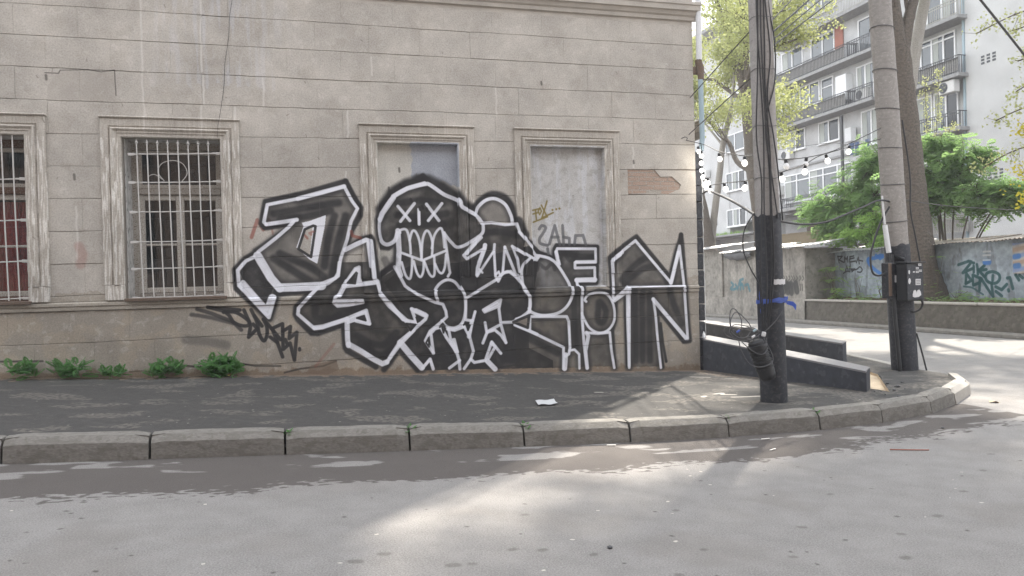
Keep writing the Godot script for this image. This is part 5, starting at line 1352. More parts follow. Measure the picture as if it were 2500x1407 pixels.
func kerb_stone(pv: Node3D, a: Vector2, b: Vector2, prof: Array, fresh: bool) -> void:
	var m := MB.new()
	var t := (b - a).normalized()
	var nrm := Vector2(t.y, -t.x)
	var L := a.distance_to(b)
	var k := 10
	var u0 := rnd(0, 0.7)
	var jig := rnd(-0.006, 0.006)
	var tilt := rnd(-0.006, 0.006)
	var rows := []
	for i in k + 1:
		var f := float(i) / k
		var s := lerpf(0.009, L - 0.009, f)
		var e := 0.012 if i == 0 or i == k else 0.0
		var row := []
		for j in prof.size():
			var d: float = prof[j][0] + jig
			var hgt: float = prof[j][1] * (0.93 if fresh else 1.0)
			var wear := rnd(-0.0022, 0.0022) if j > 1 and j < prof.size() - 1 and not fresh else 0.0
			if e > 0 and j > 1: hgt -= e; d += e if j < 6 else -e * 0.4
			var p := a + t * s + nrm * (d + wear)
			row.append(V(p.x, road_y(p.x) + hgt + wear + tilt * (f - 0.5), p.y))
		rows.append(row)
	var vs := [1.0, 0.8, 0.62, 0.54, 0.5, 0.38, 0.3, 0.12, 0.04, 0.0, 0.0]
	for i in k:
		for j in prof.size() - 1:
			m.quad(rows[i][j], rows[i + 1][j], rows[i + 1][j + 1], rows[i][j + 1])
			for q in [[i, j], [i + 1, j], [i + 1, j + 1], [i, j + 1]]: m.uv.append(Vector2(u0 + q[0] * L / k / 4.0, vs[q[1]]))
	for e in [0, k]:
		for j in range(1, prof.size() - 2):
			var q: Array = rows[e]
			if e == 0: m.tri(q[0], q[j], q[j + 1])
			else: m.tri(q[0], q[j + 1], q[j])
			for z in 3: m.uv.append(Vector2(u0, 0.7))
	part("kerb_stone", m, M.coping if fresh else M.kerb, pv)

func stairwell() -> void:
	# two dark sloping parapets with tiled tops beside the way down to the basement
	var specs := [["dark grey sloping parapet with tiled top, the front one behind the pole", [V(5.93, 0, -0.35), V(6.2, 0, 3.24)], 0.33, [0.49, 0.3], 3],
		["dark grey sloping parapet with tiled top, the rear one by the side street", [V(7.95, 0, -4.4), V(8.02, 0, 0.56)], 0.3, [0.52, 0.35], 4]]
	for s in specs:
		var a: Vector3 = s[1][0]; var b: Vector3 = s[1][1]
		var o := thing("sloping_parapet", s[0], "parapet", (a + b) / 2, "parapets of the basement stairs")
		var t: Vector3 = (b - a).normalized(); var w: Vector3 = V(t.z, 0, -t.x) * s[2]
		var body := MB.new()
		var ya: float = s[3][0]; var yb: float = s[3][1]
		var A := [a, a + w, b + w - t * 0.28, b]
		var lo := []; var hi := []
		for q in 4:
			var f: float = clampf((A[q] - a).dot(t) / a.distance_to(b), 0, 1)
			lo.append(V(A[q].x, -0.3, A[q].z)); hi.append(V(A[q].x, lerpf(ya, yb, f) - 0.02, A[q].z))
		for q in 4: body.quad(lo[(q + 1) % 4], lo[q], hi[q], hi[(q + 1) % 4])
		body.quad(hi[0], hi[3], hi[2], hi[1])
		part("wall_body", body, M.parapet, o)
		var n: int = s[4]
		for k in n:
			var f0 := float(k) / n; var f1 := float(k + 1) / n
			var tl := MB.new()
			var c := []
			for q in [[f0, 0.0], [f1, 0.0], [f1, 1.0], [f0, 1.0]]:
				var ed: float = -0.28 * q[1] * (1.0 if q[0] > 0.99 else 0.0)
				var p: Vector3 = a.lerp(b, q[0]) + w * lerpf(-0.015, 1.015, q[1]) + t * ed + t * (0.003 if q[0] == f0 else -0.003)
				c.append(V(p.x, lerpf(ya, yb, q[0]), p.z))
			var dn := V(0, -0.022, 0)
			tl.quad(c[0], c[1], c[2], c[3])
			for q in 4: tl.quad(c[q] + dn, c[(q + 1) % 4] + dn, c[(q + 1) % 4], c[q])
			part("coping_tile", tl, M.tile_top, o)
	var wl := thing("tiled_stairwell", "sunken step lined with beige tiles at the end of the front parapet", "stairwell", V(6.95, -0.25, 2.3))
	var y := -0.02
	var box := MB.new()
	for i in 4:
		var p: Vector2 = WELL[i]; var q: Vector2 = WELL[(i + 1) % 4]
		var yt0 := pave_y(p.x, p.y) - 0.004; var yt1 := pave_y(q.x, q.y) - 0.004
		box.quad(V(q.x, y, q.y), V(p.x, y, p.y), V(p.x, yt0, p.y), V(q.x, yt1, q.y))
	part("tiled_side", box, M.beige_tile, wl)
	var und := MB.new()
	und.prism(PackedVector2Array(WELL), V(0, y - 0.04, 0), Vector3.RIGHT, Vector3.BACK, V(0, 0.03, 0))
	part("bed", und, M.joint, wl)
	for i in 4:
		for j in 5:
			var x := 6.46 + i * 0.4; var z := 0.9 + j * 0.5
			var q := PackedVector2Array([Vector2(x, z), Vector2(x + 0.392, z), Vector2(x + 0.392, z + 0.492), Vector2(x, z + 0.492)])
			for piece in Geometry2D.intersect_polygons(q, PackedVector2Array(WELL)):
				if piece.size() < 3: continue
				var tl := MB.new()
				tl.prism(piece, V(0, y - 0.01, 0), Vector3.RIGHT, Vector3.BACK, V(0, 0.02, 0))
				part("floor_tile", tl, M.beige_tile, wl)

func ragged_sleeve(c: Array, rad: Array, top: float, seed_: float, sides := 28) -> MB:      # a coat of paint with an uneven upper edge round a pole
	var m := MB.new()
	m.sheet(sides, 8, func(i, j):
		var a: float = TAU * float(i % sides) / sides
		var yt: float = top + 0.025 * sin(a + seed_) + 0.012 * sin(a * 5.0 + seed_ * 2.0) + 0.008 * sin(a * 9.0)
		var f := float(j) / 8.0
		var y := lerpf(c[0].y, yt, f)
		var g: float = (y - c[0].y) / (c[1].y - c[0].y)
		var p: Vector3 = c[0].lerp(c[1], g)
		var r: float = lerpf(rad[0], rad[1], g) + 0.004
		return p + V(cos(-a) * r, 0, sin(-a) * r))
	return m

func poles() -> void:
	# the near pole
	var b := V(4.84, 0.02, 3.46); var t := V(4.76, 8.2, 3.41)
	var o := thing("utility_pole", "grey utility pole with a black painted foot and blue ribbon near the kerb", "pole", b, "utility poles")
	var m := MB.new()
	var pts := []; var rad := []
	for i in 25:
		pts.append(b.lerp(t, i / 24.0)); rad.append(lerpf(0.128, 0.115, i / 24.0))
	m.tube(pts, rad, 24, true, 0.012, 1.0)
	part("shaft", m, M.pole, o)
	part("black_paint_coat", ragged_sleeve([b, t], [0.136, 0.124], 2.08, 0.6), M.dark_paint, o)
	m = MB.new()
	m.sheet(10, 1, func(i, j):
		var a := lerpf(0.9, 2.0, i / 10.0)
		return V(4.842 + cos(a) * 0.146, 1.325 + j * 0.055 + 0.004 * sin(i * 2.0), 3.455 + sin(a) * 0.146))
	part("torn_sticker", m, M.sticker, o)
	for y in [2.45, 3.0, 3.6, 4.15]:
		m = MB.new()
		var ring := []
		for i in 21: ring.append(V(4.83 - y * 0.008 + cos(TAU * i / 20.0) * 0.124, y + 0.01 * sin(i * 0.9), 3.45 + sin(TAU * i / 20.0) * 0.124))
		m.tube(ring, 0.003, 4, false)
		part("surface_crack", m, M.cable_grey, o)
	# cables that climb it
	var c := thing("pole_cables", "bundle of black cables running up the near utility pole", "cables", V(4.75, 0.8, 3.58), "")
	var runs := [[V(4.66, 0.85, 3.58), V(4.7, 1.3, 3.59), V(4.7, 2.1, 3.57), V(4.72, 2.9, 3.56), V(4.7, 3.6, 3.55), V(4.68, 4.4, 3.54), V(4.68, 7.5, 3.52)],
		[V(4.68, 0.84, 3.59), V(4.75, 1.4, 3.595), V(4.76, 2.0, 3.59), V(4.77, 2.5, 3.575), V(4.74, 3.2, 3.565), V(4.72, 4.0, 3.555), V(4.74, 5.0, 3.54), V(4.73, 7.6, 3.53)],
		[V(4.7, 0.84, 3.595), V(4.78, 1.5, 3.6), V(4.775, 2.2, 3.59), V(4.78, 2.7, 3.58), V(4.75, 3.4, 3.565), V(4.76, 4.2, 3.555), V(4.74, 7.4, 3.54)],
		[V(4.66, 0.85, 3.58), V(4.635, 1.2, 3.565), V(4.67, 1.9, 3.555), V(4.69, 2.4, 3.55), V(4.66, 2.9, 3.52), V(4.68, 3.6, 3.54), V(4.7, 4.6, 3.54), V(4.7, 7.0, 3.53)],
		[V(4.92, 2.0, 3.57), V(4.87, 2.5, 3.585), V(4.82, 2.9, 3.585), V(4.77, 3.3, 3.57), V(4.82, 3.75, 3.565), V(4.78, 4.3, 3.555), V(4.73, 5.2, 3.54), V(4.74, 7.3, 3.53)],
		[V(4.85, 2.02, 3.59), V(4.8, 2.4, 3.585), V(4.74, 3.0, 3.57), V(4.86, 3.45, 3.57), V(4.88, 3.9, 3.555), V(4.8, 4.6, 3.545), V(4.76, 7.0, 3.53)]]
	for r in runs:
		m = MB.new(); m.tube(catmull(r, 5), 0.0075, 5)
		part("cable", m, M.cable, c)
	m = MB.new(); m.tube(catmull([V(4.6, 2.08, 3.54), V(4.5, 1.91, 3.51), V(4.48, 1.7, 3.51), V(4.54, 1.5, 3.54), V(4.63, 1.29, 3.58), V(4.645, 1.01, 3.58), V(4.63, 0.84, 3.57)], 6), 0.007, 5)
	part("cable", m, M.cable, c)
	# splice closure with its coils
	var s := thing("splice_closure", "black ribbed cable splice closure hanging aslant on the near pole", "cable closure", V(4.57, 0.34, 3.66))
	var ax := (V(4.5, 0.78, 3.64) - V(4.645, 0.34, 3.67)).normalized()
	var sd := ax.cross(Vector3.BACK).normalized()
	var bs := Basis(sd, ax, sd.cross(ax))
	m = MB.new()
	m.lathe([Vector2(0.0, 0.0), Vector2(0.07, 0.01), Vector2(0.088, 0.05), Vector2(0.092, 0.12), Vector2(0.09, 0.3), Vector2(0.093, 0.36), Vector2(0.082, 0.365), Vector2(0.08, 0.42), Vector2(0.05, 0.44), Vector2(0.0, 0.445)], V(4.645, 0.34, 3.67), 18, bs)
	part("dome", m, M.plastic_black, s)
	for i in 6:
		m = MB.new()
		m.lathe([Vector2(0.088, 0.0), Vector2(0.1, 0.004), Vector2(0.1, 0.012), Vector2(0.088, 0.016)], V(4.645, 0.34, 3.67) + ax * (0.13 + i * 0.036), 18, bs)
		part("rib", m, M.plastic_black, s)
	m = MB.new()
	m.lathe([Vector2(0.085, 0.0), Vector2(0.108, 0.004), Vector2(0.108, 0.035), Vector2(0.085, 0.04)], V(4.645, 0.34, 3.67) + ax * 0.355, 18, bs)
	part("clamp_ring", m, M.plastic_black, s)
	m = MB.new(); m.box(V(4.6, 0.815, 3.66), V(0.04, 0.05, 0.03), 0.006, Basis(Vector3.BACK, -0.3))
	part("white_tag", m, M.sticker, s)
	var coil := thing("cable_coil", "loose coil of thin black cables tangled above the splice closure", "cable coil", V(4.4, 0.76, 3.62))
	var loops := [[V(4.6, 0.84, 3.62), V(4.46, 0.88, 3.61), V(4.37, 0.86, 3.58), V(4.28, 0.89, 3.56), V(4.28, 1.06, 3.56), V(4.33, 1.08, 3.57), V(4.38, 0.99, 3.59), V(4.39, 0.9, 3.59), V(4.36, 0.8, 3.6), V(4.5, 0.76, 3.64)],
		[V(4.33, 0.76, 3.6), V(4.21, 0.82, 3.57), V(4.21, 0.89, 3.57), V(4.33, 0.9, 3.6), V(4.46, 0.87, 3.64), V(4.56, 0.83, 3.66), V(4.46, 0.77, 3.66), V(4.33, 0.765, 3.63), V(4.24, 0.84, 3.6), V(4.3, 0.92, 3.59), V(4.45, 0.9, 3.62)],
		[V(4.3, 0.77, 3.67), V(4.32, 0.65, 3.69), V(4.4, 0.52, 3.71), V(4.5, 0.49, 3.76), V(4.62, 0.53, 3.76), V(4.64, 0.61, 3.74), V(4.56, 0.78, 3.72)],
		[V(4.61, 0.81, 3.61), V(4.76, 0.93, 3.615), V(4.88, 1.07, 3.615)],
		[V(4.3, 0.84, 3.58), V(4.27, 0.95, 3.57), V(4.33, 1.05, 3.575), V(4.41, 1.0, 3.59), V(4.48, 0.88, 3.62), V(4.4, 0.78, 3.63), V(4.31, 0.79, 3.61)],
		[V(4.34, 0.75, 3.66), V(4.42, 0.66, 3.72), V(4.5, 0.62, 3.76), V(4.57, 0.66, 3.75), V(4.6, 0.78, 3.71)],
		[V(4.26, 0.85, 3.6), V(4.33, 0.79, 3.63), V(4.45, 0.8, 3.65), V(4.55, 0.84, 3.65), V(4.48, 0.89, 3.62), V(4.34, 0.87, 3.6)]]
	for l in loops:
		m = MB.new(); m.tube(catmull(l, 6), 0.0052, 5)
		part("cable_loop", m, M.cable_grey, coil)
	for q in [[V(4.32, 0.855, 3.63), M.ribbon], [V(4.49, 0.86, 3.67), M.pipe_blue], [V(4.46, 0.8, 3.69), M.sticker]]:
		m = MB.new(); m.box(q[0], V(0.045, 0.022, 0.016), 0.005, Basis(Vector3.BACK, 0.5))
		part("connector", m, q[1], coil)
	# the blue ribbon
	var rb := thing("blue_ribbon", "crumpled blue plastic ribbon tied round the near pole", "ribbon", V(4.84, 1.12, 3.46))
	for k in 3:
		m = MB.new()
		m.sheet(30, 2, func(i, j):
			var a: float = TAU * i / 30.0
			var r: float = 0.15 + 0.008 * sin(a * 5.0 + k * 2.0) + k * 0.004
			return V(4.842 + cos(a) * r, 1.12 + k * 0.013 + j * 0.017 + 0.014 * sin(a + 0.6 * k) + 0.006 * sin(a * 7.0 + k), 3.455 + sin(a) * r))
		part("turn", m, M.ribbon, rb)
	for e in [[V(4.97, 1.13, 3.54), V(5.03, 1.12, 3.56), V(5.06, 1.085, 3.57)], [V(4.7, 1.15, 3.5), V(4.66, 1.2, 3.51), V(4.655, 1.25, 3.51)], [V(4.7, 1.13, 3.52), V(4.655, 1.09, 3.53), V(4.66, 1.06, 3.53)]]:
		m = MB.new()
		m.sheet(2, 2, func(i, j): return e[i] + V(0, (j - 1) * (0.018 + 0.012 * i) - 0.006 * i * j, 0.006 * (j - 1)))
		part("loose_end", m, M.ribbon, rb)
	# the far pole
	b = V(8.3, -0.05, 1.52); t = V(7.96, 8.4, 1.38)
	o = thing("utility_pole", "weathered utility pole with black foot carrying the meter box", "pole", b, "utility poles")
	m = MB.new(); pts = []; rad = []
	for i in 33:
		pts.append(b.lerp(t, i / 32.0)); rad.append(lerpf(0.163, 0.142, i / 32.0) + (0.004 if i % 3 == 0 else 0.0))
	m.tube(pts, rad, 24, true, 0.02, 2.0)
	part("shaft", m, M.pole_old, o)
	part("black_paint_coat", ragged_sleeve([b, t], [0.173, 0.15], 1.8, 2.4), M.dark_paint, o)
	for y in [2.15, 2.68, 3.2, 3.75, 4.3, 4.9]:
		m = MB.new()
		var ring := []
		for i in 25: ring.append(V(8.3 - (y + 0.05) * 0.0402 + cos(TAU * i / 24.0) * 0.162, y + 0.02 * sin(i * 0.26 + y), 1.52 - y * 0.0166 + sin(TAU * i / 24.0) * 0.162))
		m.tube(ring, 0.006, 5, false)
		part("wire_band", m, M.cable_grey, o)
	m = MB.new()
	m.tube([V(8.19, 1.6, 1.66), V(8.02, 1.68, 1.62), V(8.03, 0.9, 1.64), V(8.09, -0.02, 1.66)], 0.028, 8)
	part("conduit", m, M.plastic_black, o)
	m = MB.new(); m.tube([V(7.935, 2.09, 1.6), V(7.985, 1.7, 1.61)], 0.034, 9); m.tube([V(7.9, 2.5, 1.6), V(7.935, 2.1, 1.6)], 0.014, 7)
	part("white_conduit", m, M.pipe_white, o)
	m = MB.new(); m.tube(catmull([V(8.38, 1.05, 1.74), V(8.42, 0.98, 1.74), V(8.4, 0.9, 1.72), V(8.32, 0.86, 1.7), V(8.28, 0.86, 1.68)], 5), 0.016, 6)
	part("bent_cable", m, M.cable, o)
	m = MB.new(); m.tube(catmull([V(8.02, 2.35, 1.6), V(7.87, 2.1, 1.58), V(7.72, 1.7, 1.57), V(7.72, 1.45, 1.58), V(7.8, 1.38, 1.6), V(7.93, 1.42, 1.62)], 6), 0.014, 6)
	part("hanging_cable", m, M.cable, o)
	m = MB.new(); m.tube(catmull([V(8.36, 3.6, 1.5), V(8.4, 2.8, 1.58), V(8.36, 2.3, 1.62), V(8.42, 1.9, 1.64), V(8.47, 1.56, 1.66)], 6), 0.012, 6)
	part("hanging_cable", m, M.cable, o)
	m = MB.new(); m.tube(catmull([V(8.38, 0.55, 1.66), V(8.46, 0.3, 1.66), V(8.52, 0.02, 1.68)], 5), 0.012, 5)
	part("ground_wire", m, M.cable, o)
	# meter box
	var yaw := Basis(Vector3.UP, 0.16)
	var mb := thing("meter_box", "black electricity meter box plastered with white stickers on the far pole", "meter box", V(8.22, 1.0, 1.72))
	m = MB.new(); m.box(V(8.215, 1.28, 1.74), V(0.34, 0.52, 0.17), 0.012, yaw)
	part("case", m, M.plastic_black, mb)
	m = MB.new(); m.box(V(8.205, 1.27, 1.832), V(0.3, 0.46, 0.012), 0.004, yaw)
	part("door", m, M.dark_paint, mb)
	m = MB.new(); m.box(V(8.22, 1.555, 1.74), V(0.38, 0.018, 0.21), 0.004, yaw)
	part("rain_lid", m, M.plastic_black, mb)
	for q in [[0.1, 1.52, 0.06, 0.03], [0.05, 1.47, 0.055, 0.028], [0.11, 1.435, 0.055, 0.028], [0.05, 1.42, 0.055, 0.028], [0.06, 1.28, 0.1, 0.085]]:
		m = MB.new(); m.box(V(8.205, 1.27, 1.832) + yaw * V(q[0], q[1] - 1.27, 0.009), V(q[2], q[3], 0.004), 0.0, yaw)
		var st := part("sticker", m, M.sticker, mb)
		for l in (3 if q[3] > 0.05 else 1):
			m = MB.new(); m.box(V(8.205, 1.27, 1.832) + yaw * V(q[0], q[1] - 1.27 + (0.022 - l * 0.022 if q[3] > 0.05 else 0.0), 0.0125), V(q[2] * 0.75, 0.007, 0.003), 0.0, yaw)
			part("printed_line", m, M.cable_grey, st)
	for q in [[-0.115, 1.42, 0.035, 0.06], [-0.11, 1.3, 0.05, 0.09], [-0.01, 1.12, 0.09, 0.11], [0.075, 1.12, 0.1, 0.1], [0.02, 1.09, 0.16, 0.05], [-0.02, 1.42, 0.05, 0.02]]:
		var pg := PackedVector2Array()
		for i in 9: pg.append(Vector2(cos(TAU * i / 9.0) * q[2] * rnd(0.38, 0.56), sin(TAU * i / 9.0) * q[3] * rnd(0.38, 0.56)))
		m = MB.new(); m.prism(pg, V(8.205, 1.27, 1.832) + yaw * V(q[0], q[1] - 1.27, 0.007 + rnd(0, 0.002)), yaw.x, yaw.y, yaw.z * 0.002)
		part("torn_sticker", m, M.sticker, mb)
	var jb := thing("junction_box", "narrow black junction box strapped to the left of the far pole", "junction box", V(8.0, 1.05, 1.62))
	m = MB.new(); m.box(V(7.985, 1.31, 1.6), V(0.16, 0.5, 0.13), 0.012, yaw)
	part("case", m, M.dark_paint, jb)
	m = MB.new(); m.box(V(8.035, 1.33, 1.672), V(0.03, 0.1, 0.004), 0.0, yaw)
	part("label_strip", m, M.sticker, jb)
	m = MB.new(); m.box(V(7.945, 1.32, 1.67), V(0.06, 0.46, 0.012), 0.004, yaw)
	part("cover", m, M.rust, jb)

func bulb_string(called: String, label: String, pts: Array, bulbs: Array, lit_from := 0) -> void:
	var o := thing(called, label, "string lights", pts[0])
	var m := MB.new(); m.tube(catmull(pts, 6), 0.006, 5)
	part("cord", m, M.cable, o)
	var k := 0
	for p in bulbs:
		var tilt := Basis(Vector3.BACK, rnd(-0.25, 0.25)) * Basis(Vector3.RIGHT, rnd(-0.2, 0.2))
		m = MB.new(); m.lathe([Vector2(0.0, 0.085), Vector2(0.012, 0.083), Vector2(0.019, 0.075), Vector2(0.02, 0.04), Vector2(0.016, 0.03)], p, 10, tilt)
		var so := part("socket", m, M.plastic_black, o)
		m = MB.new(); m.lathe([Vector2(0.0, -0.036), Vector2(0.014, -0.033), Vector2(0.028, -0.02), Vector2(0.034, 0.0), Vector2(0.03, 0.016), Vector2(0.02, 0.032), Vector2(0.015, 0.042)], p, 14, tilt)
		var lit: bool = k >= lit_from
		part("bulb", m, M.bulb if lit else M.bulb_off, so)
		if lit:
			var l := OmniLight3D.new(); l.name = "bulb_light"; l.light_energy = 0.012; l.light_color = Color(1, 0.97, 0.92); l.omni_range = 6.0; l.omni_attenuation = 2.0; l.light_size = 0.03; l.shadow_enabled = true
			so.add_child(l, true); l.position = p - org[so]
		k += 1

func cables() -> void:
	M.bulb = flat(0.85, 0.85, 0.84, 0.4); M.bulb.emission_enabled = true; M.bulb.emission = Color(1, 0.98, 0.94); M.bulb.emission_energy_multiplier = 1.0
	M.bulb_off = flat(0.72, 0.73, 0.74, 0.3)
	bulb_string("string_lights", "upper string of white globe bulbs from the house hook to the near pole", [V(5.73, 3.52, 0.02), V(5.95, 3.42, 0.2), V(5.45, 3.1, 1.44), V(4.88, 2.79, 2.92), V(4.74, 2.72, 3.33)], [V(5.46, 3.0, 1.43), V(4.88, 2.7, 2.94)])
	bulb_string("string_lights", "lower string of white globe bulbs from the dark pier to the near pole", [V(5.95, 2.78, 0.1), V(5.75, 2.75, 0.66), V(5.31, 2.63, 1.81), V(4.88, 2.5, 2.93), V(4.72, 2.47, 3.36)], [V(5.75, 2.67, 0.66), V(5.31, 2.55, 1.81), V(4.88, 2.42, 2.93)])
	bulb_string("string_lights", "upper string of globe bulbs running right from the near pole towards the far pole", [V(4.96, 2.68, 3.38), V(5.24, 2.71, 3.2), V(5.68, 2.78, 2.94), V(6.23, 2.9, 2.62), V(6.75, 3.06, 2.3), V(7.9, 3.45, 1.6)], [V(5.24, 2.63, 3.2), V(5.68, 2.7, 2.94), V(6.23, 2.8, 2.62), V(6.81, 2.98, 2.28)], 2)
	bulb_string("string_lights", "lower string of globe bulbs rising right from the near pole to the far pole", [V(4.97, 2.53, 3.36), V(5.14, 2.56, 3.26), V(5.66, 2.7, 2.95), V(6.17, 2.88, 2.65), V(7.9, 3.3, 1.6)], [V(5.14, 2.48, 3.26), V(5.66, 2.61, 2.95)])
	bulb_string("string_lights", "bunch of globe bulbs dangling down the house corner above the dark pier", [V(5.92, 3.44, 0.12), V(5.93, 3.3, 0.13), V(5.93, 3.1, 0.13), V(5.94, 2.9, 0.13), V(5.97, 2.78, 0.13)], [V(5.88, 3.33, 0.13), V(5.91, 3.26, 0.14), V(5.9, 3.15, 0.15), V(5.91, 3.04, 0.14), V(5.92, 2.94, 0.15), V(5.96, 2.87, 0.15), V(6.0, 2.85, 0.17), V(5.94, 2.82, 0.15), V(5.99, 2.78, 0.13)])
	var L := [
		["thick_cable", "thick black cable sagging between the black feet of both poles", [V(4.98, 2.01, 3.4), V(5.58, 2.0, 3.0), V(6.2, 2.06, 2.6), V(6.63, 2.16, 2.38), V(7.24, 2.31, 2.03), V(7.7, 2.42, 1.75), V(8.06, 2.43, 1.55)], 0.014],
		["thick_cable", "grey cable arching from the dark house pier to the near pole", [V(6.0, 2.71, 0.0), V(5.85, 2.7, 0.4), V(5.63, 2.6, 0.99), V(5.14, 2.34, 2.26), V(4.72, 2.08, 3.36)], 0.016],
		["overhead_wire", "overhead wire climbing right from the near pole, the lowest of four", [V(4.88, 3.84, 3.44), V(8.6, 6.2, 1.6), V(14, 9.5, -1.0)], 0.008],
		["overhead_wire", "overhead wire climbing right from the near pole, second of four from below", [V(4.88, 3.9, 3.44), V(8.6, 6.4, 1.4), V(14, 9.9, -1.4)], 0.007],
		["overhead_wire", "overhead wire climbing right from the near pole, third of four from below", [V(4.88, 3.98, 3.44), V(8.6, 6.55, 1.2), V(14, 10.2, -1.8)], 0.01],
		["overhead_wire", "overhead wire climbing right from the near pole, topmost of four", [V(4.88, 4.1, 3.44), V(8.6, 6.9, 0.8), V(14, 10.9, -2.4)], 0.007],
		["overhead_wire", "overhead wire running from the near pole back over the side street, upper one", [V(4.7, 4.05, 3.42), V(8.5, 4.6, -8.0), V(13.5, 6.0, -22.0)], 0.007],
		["overhead_wire", "overhead wire running from the near pole back over the side street, lower one", [V(4.7, 3.55, 3.42), V(8.4, 3.9, -8.0), V(13.4, 5.2, -22.0)], 0.007],
		["thin_wire", "thin wire slung across the flats to the top bulb of the right string", [V(14.0, 5.4, -12.0), V(9.5, 3.9, -2.0), V(6.76, 3.07, 2.29)], 0.005],
		["thick_cable", "thick grey cable crossing the upper right corner in front of the blank wall", [V(6.5, 5.5, 3.6), V(8.6, 4.75, 2.75), V(9.6, 4.3, 2.4)], 0.016],
		["thin_wire", "wire running right from the far pole towards the garden wall", [V(8.36, 2.46, 1.5), V(10.5, 2.5, 0.2), V(16.0, 2.8, -3.5)], 0.008],
		["thin_wire", "wire hanging from the near pole to the column of the flats", [V(4.96, 1.72, 3.42), V(9.0, 2.3, -3.0), V(20.0, 3.6, -22.0)], 0.008]]
	for l in L:
		var m := MB.new(); m.tube(catmull(l[2], 7), l[3], 5)
		solo(l[0], m, M.cable_grey if l[1].contains("grey") else M.cable, l[1], "cable", l[2][0])
	var hk := MB.new(); hk.tube(catmull([V(5.66, 3.55, 0.0), V(5.68, 3.56, 0.06), V(5.73, 3.55, 0.05), V(5.72, 3.51, 0.03)], 4), 0.006, 5)
	solo("wall_hook", hk, M.cable_grey, "small iron hook in the plaster holding the upper string of bulbs", "hook", V(5.7, 3.53, 0.02))

func plane_paint(za: float, zb: float, ya: float, yb: float, ww: int, base: Color, sd: int, blotch: Color) -> Paint:
	var g := Paint.new(za, zb, ya, yb, ww)
	var a := g.noise(sd, 0.008, 4); var b := g.noise(sd + 1, 0.04, 4); var c := g.noise(sd + 2, 0.02, 4, 1.0, 0.25)
	for o in g.w * g.h:
		var k := 1.0 + (a[o] - 127) * 0.0011 + (b[o] - 127) * 0.0009
		var d := clampf((c[o] - 150) / 30.0, 0, 1) * 0.6
		g.R[o] = clampi(int(lerpf(base.r, blotch.r, d) * k * 255), 0, 255); g.G[o] = clampi(int(lerpf(base.g, blotch.g, d) * k * 255), 0, 255); g.B[o] = clampi(int(lerpf(base.b, blotch.b, d) * k * 255), 0, 255)
		g.H[o] = clampi(int(128 + (b[o] - 127) * 0.5 + (a[o] - 127) * 0.3), 0, 255)
	return g
func zy_mat(g: Paint) -> StandardMaterial3D:
	var m := StandardMaterial3D.new()
	m.albedo_texture = g.texture(); m.roughness = 0.95; m.heightmap_enabled = true; m.heightmap_texture = g.relief(); m.heightmap_scale = 1.0; m.texture_repeat = false
	return m
func zy_uv(m: MB, g: Paint) -> void:
	m.uv.resize(m.v.size())
	for i in m.v.size(): m.uv[i] = Vector2((m.v[i].z - g.x0) * g.s / g.w, (g.y1 - m.v[i].y) * g.s / g.h)

func corrugated(x0: float, x1: float, z0: float, z1: float, ya: float, yb: float, lift: float) -> MB:
	var m := MB.new()
	var n := int((z1 - z0) / 0.02)
	for side in 2:
		m.sheet(n, 3, func(i, j):
			var z := lerpf(z0, z1, float(i) / n)
			var wob: float = 0.015 * sin(z * 3.1 + x0 * 7.0) * (1.0 - j / 3.0)
			return V(lerpf(x0, x1, j / 3.0) + 0.012 * sin(z * 9.0), lerpf(ya, yb, j / 3.0) + 0.014 * sin(z * TAU / 0.11) + wob + lift * (z - z0) - side * 0.005, z))
	return m

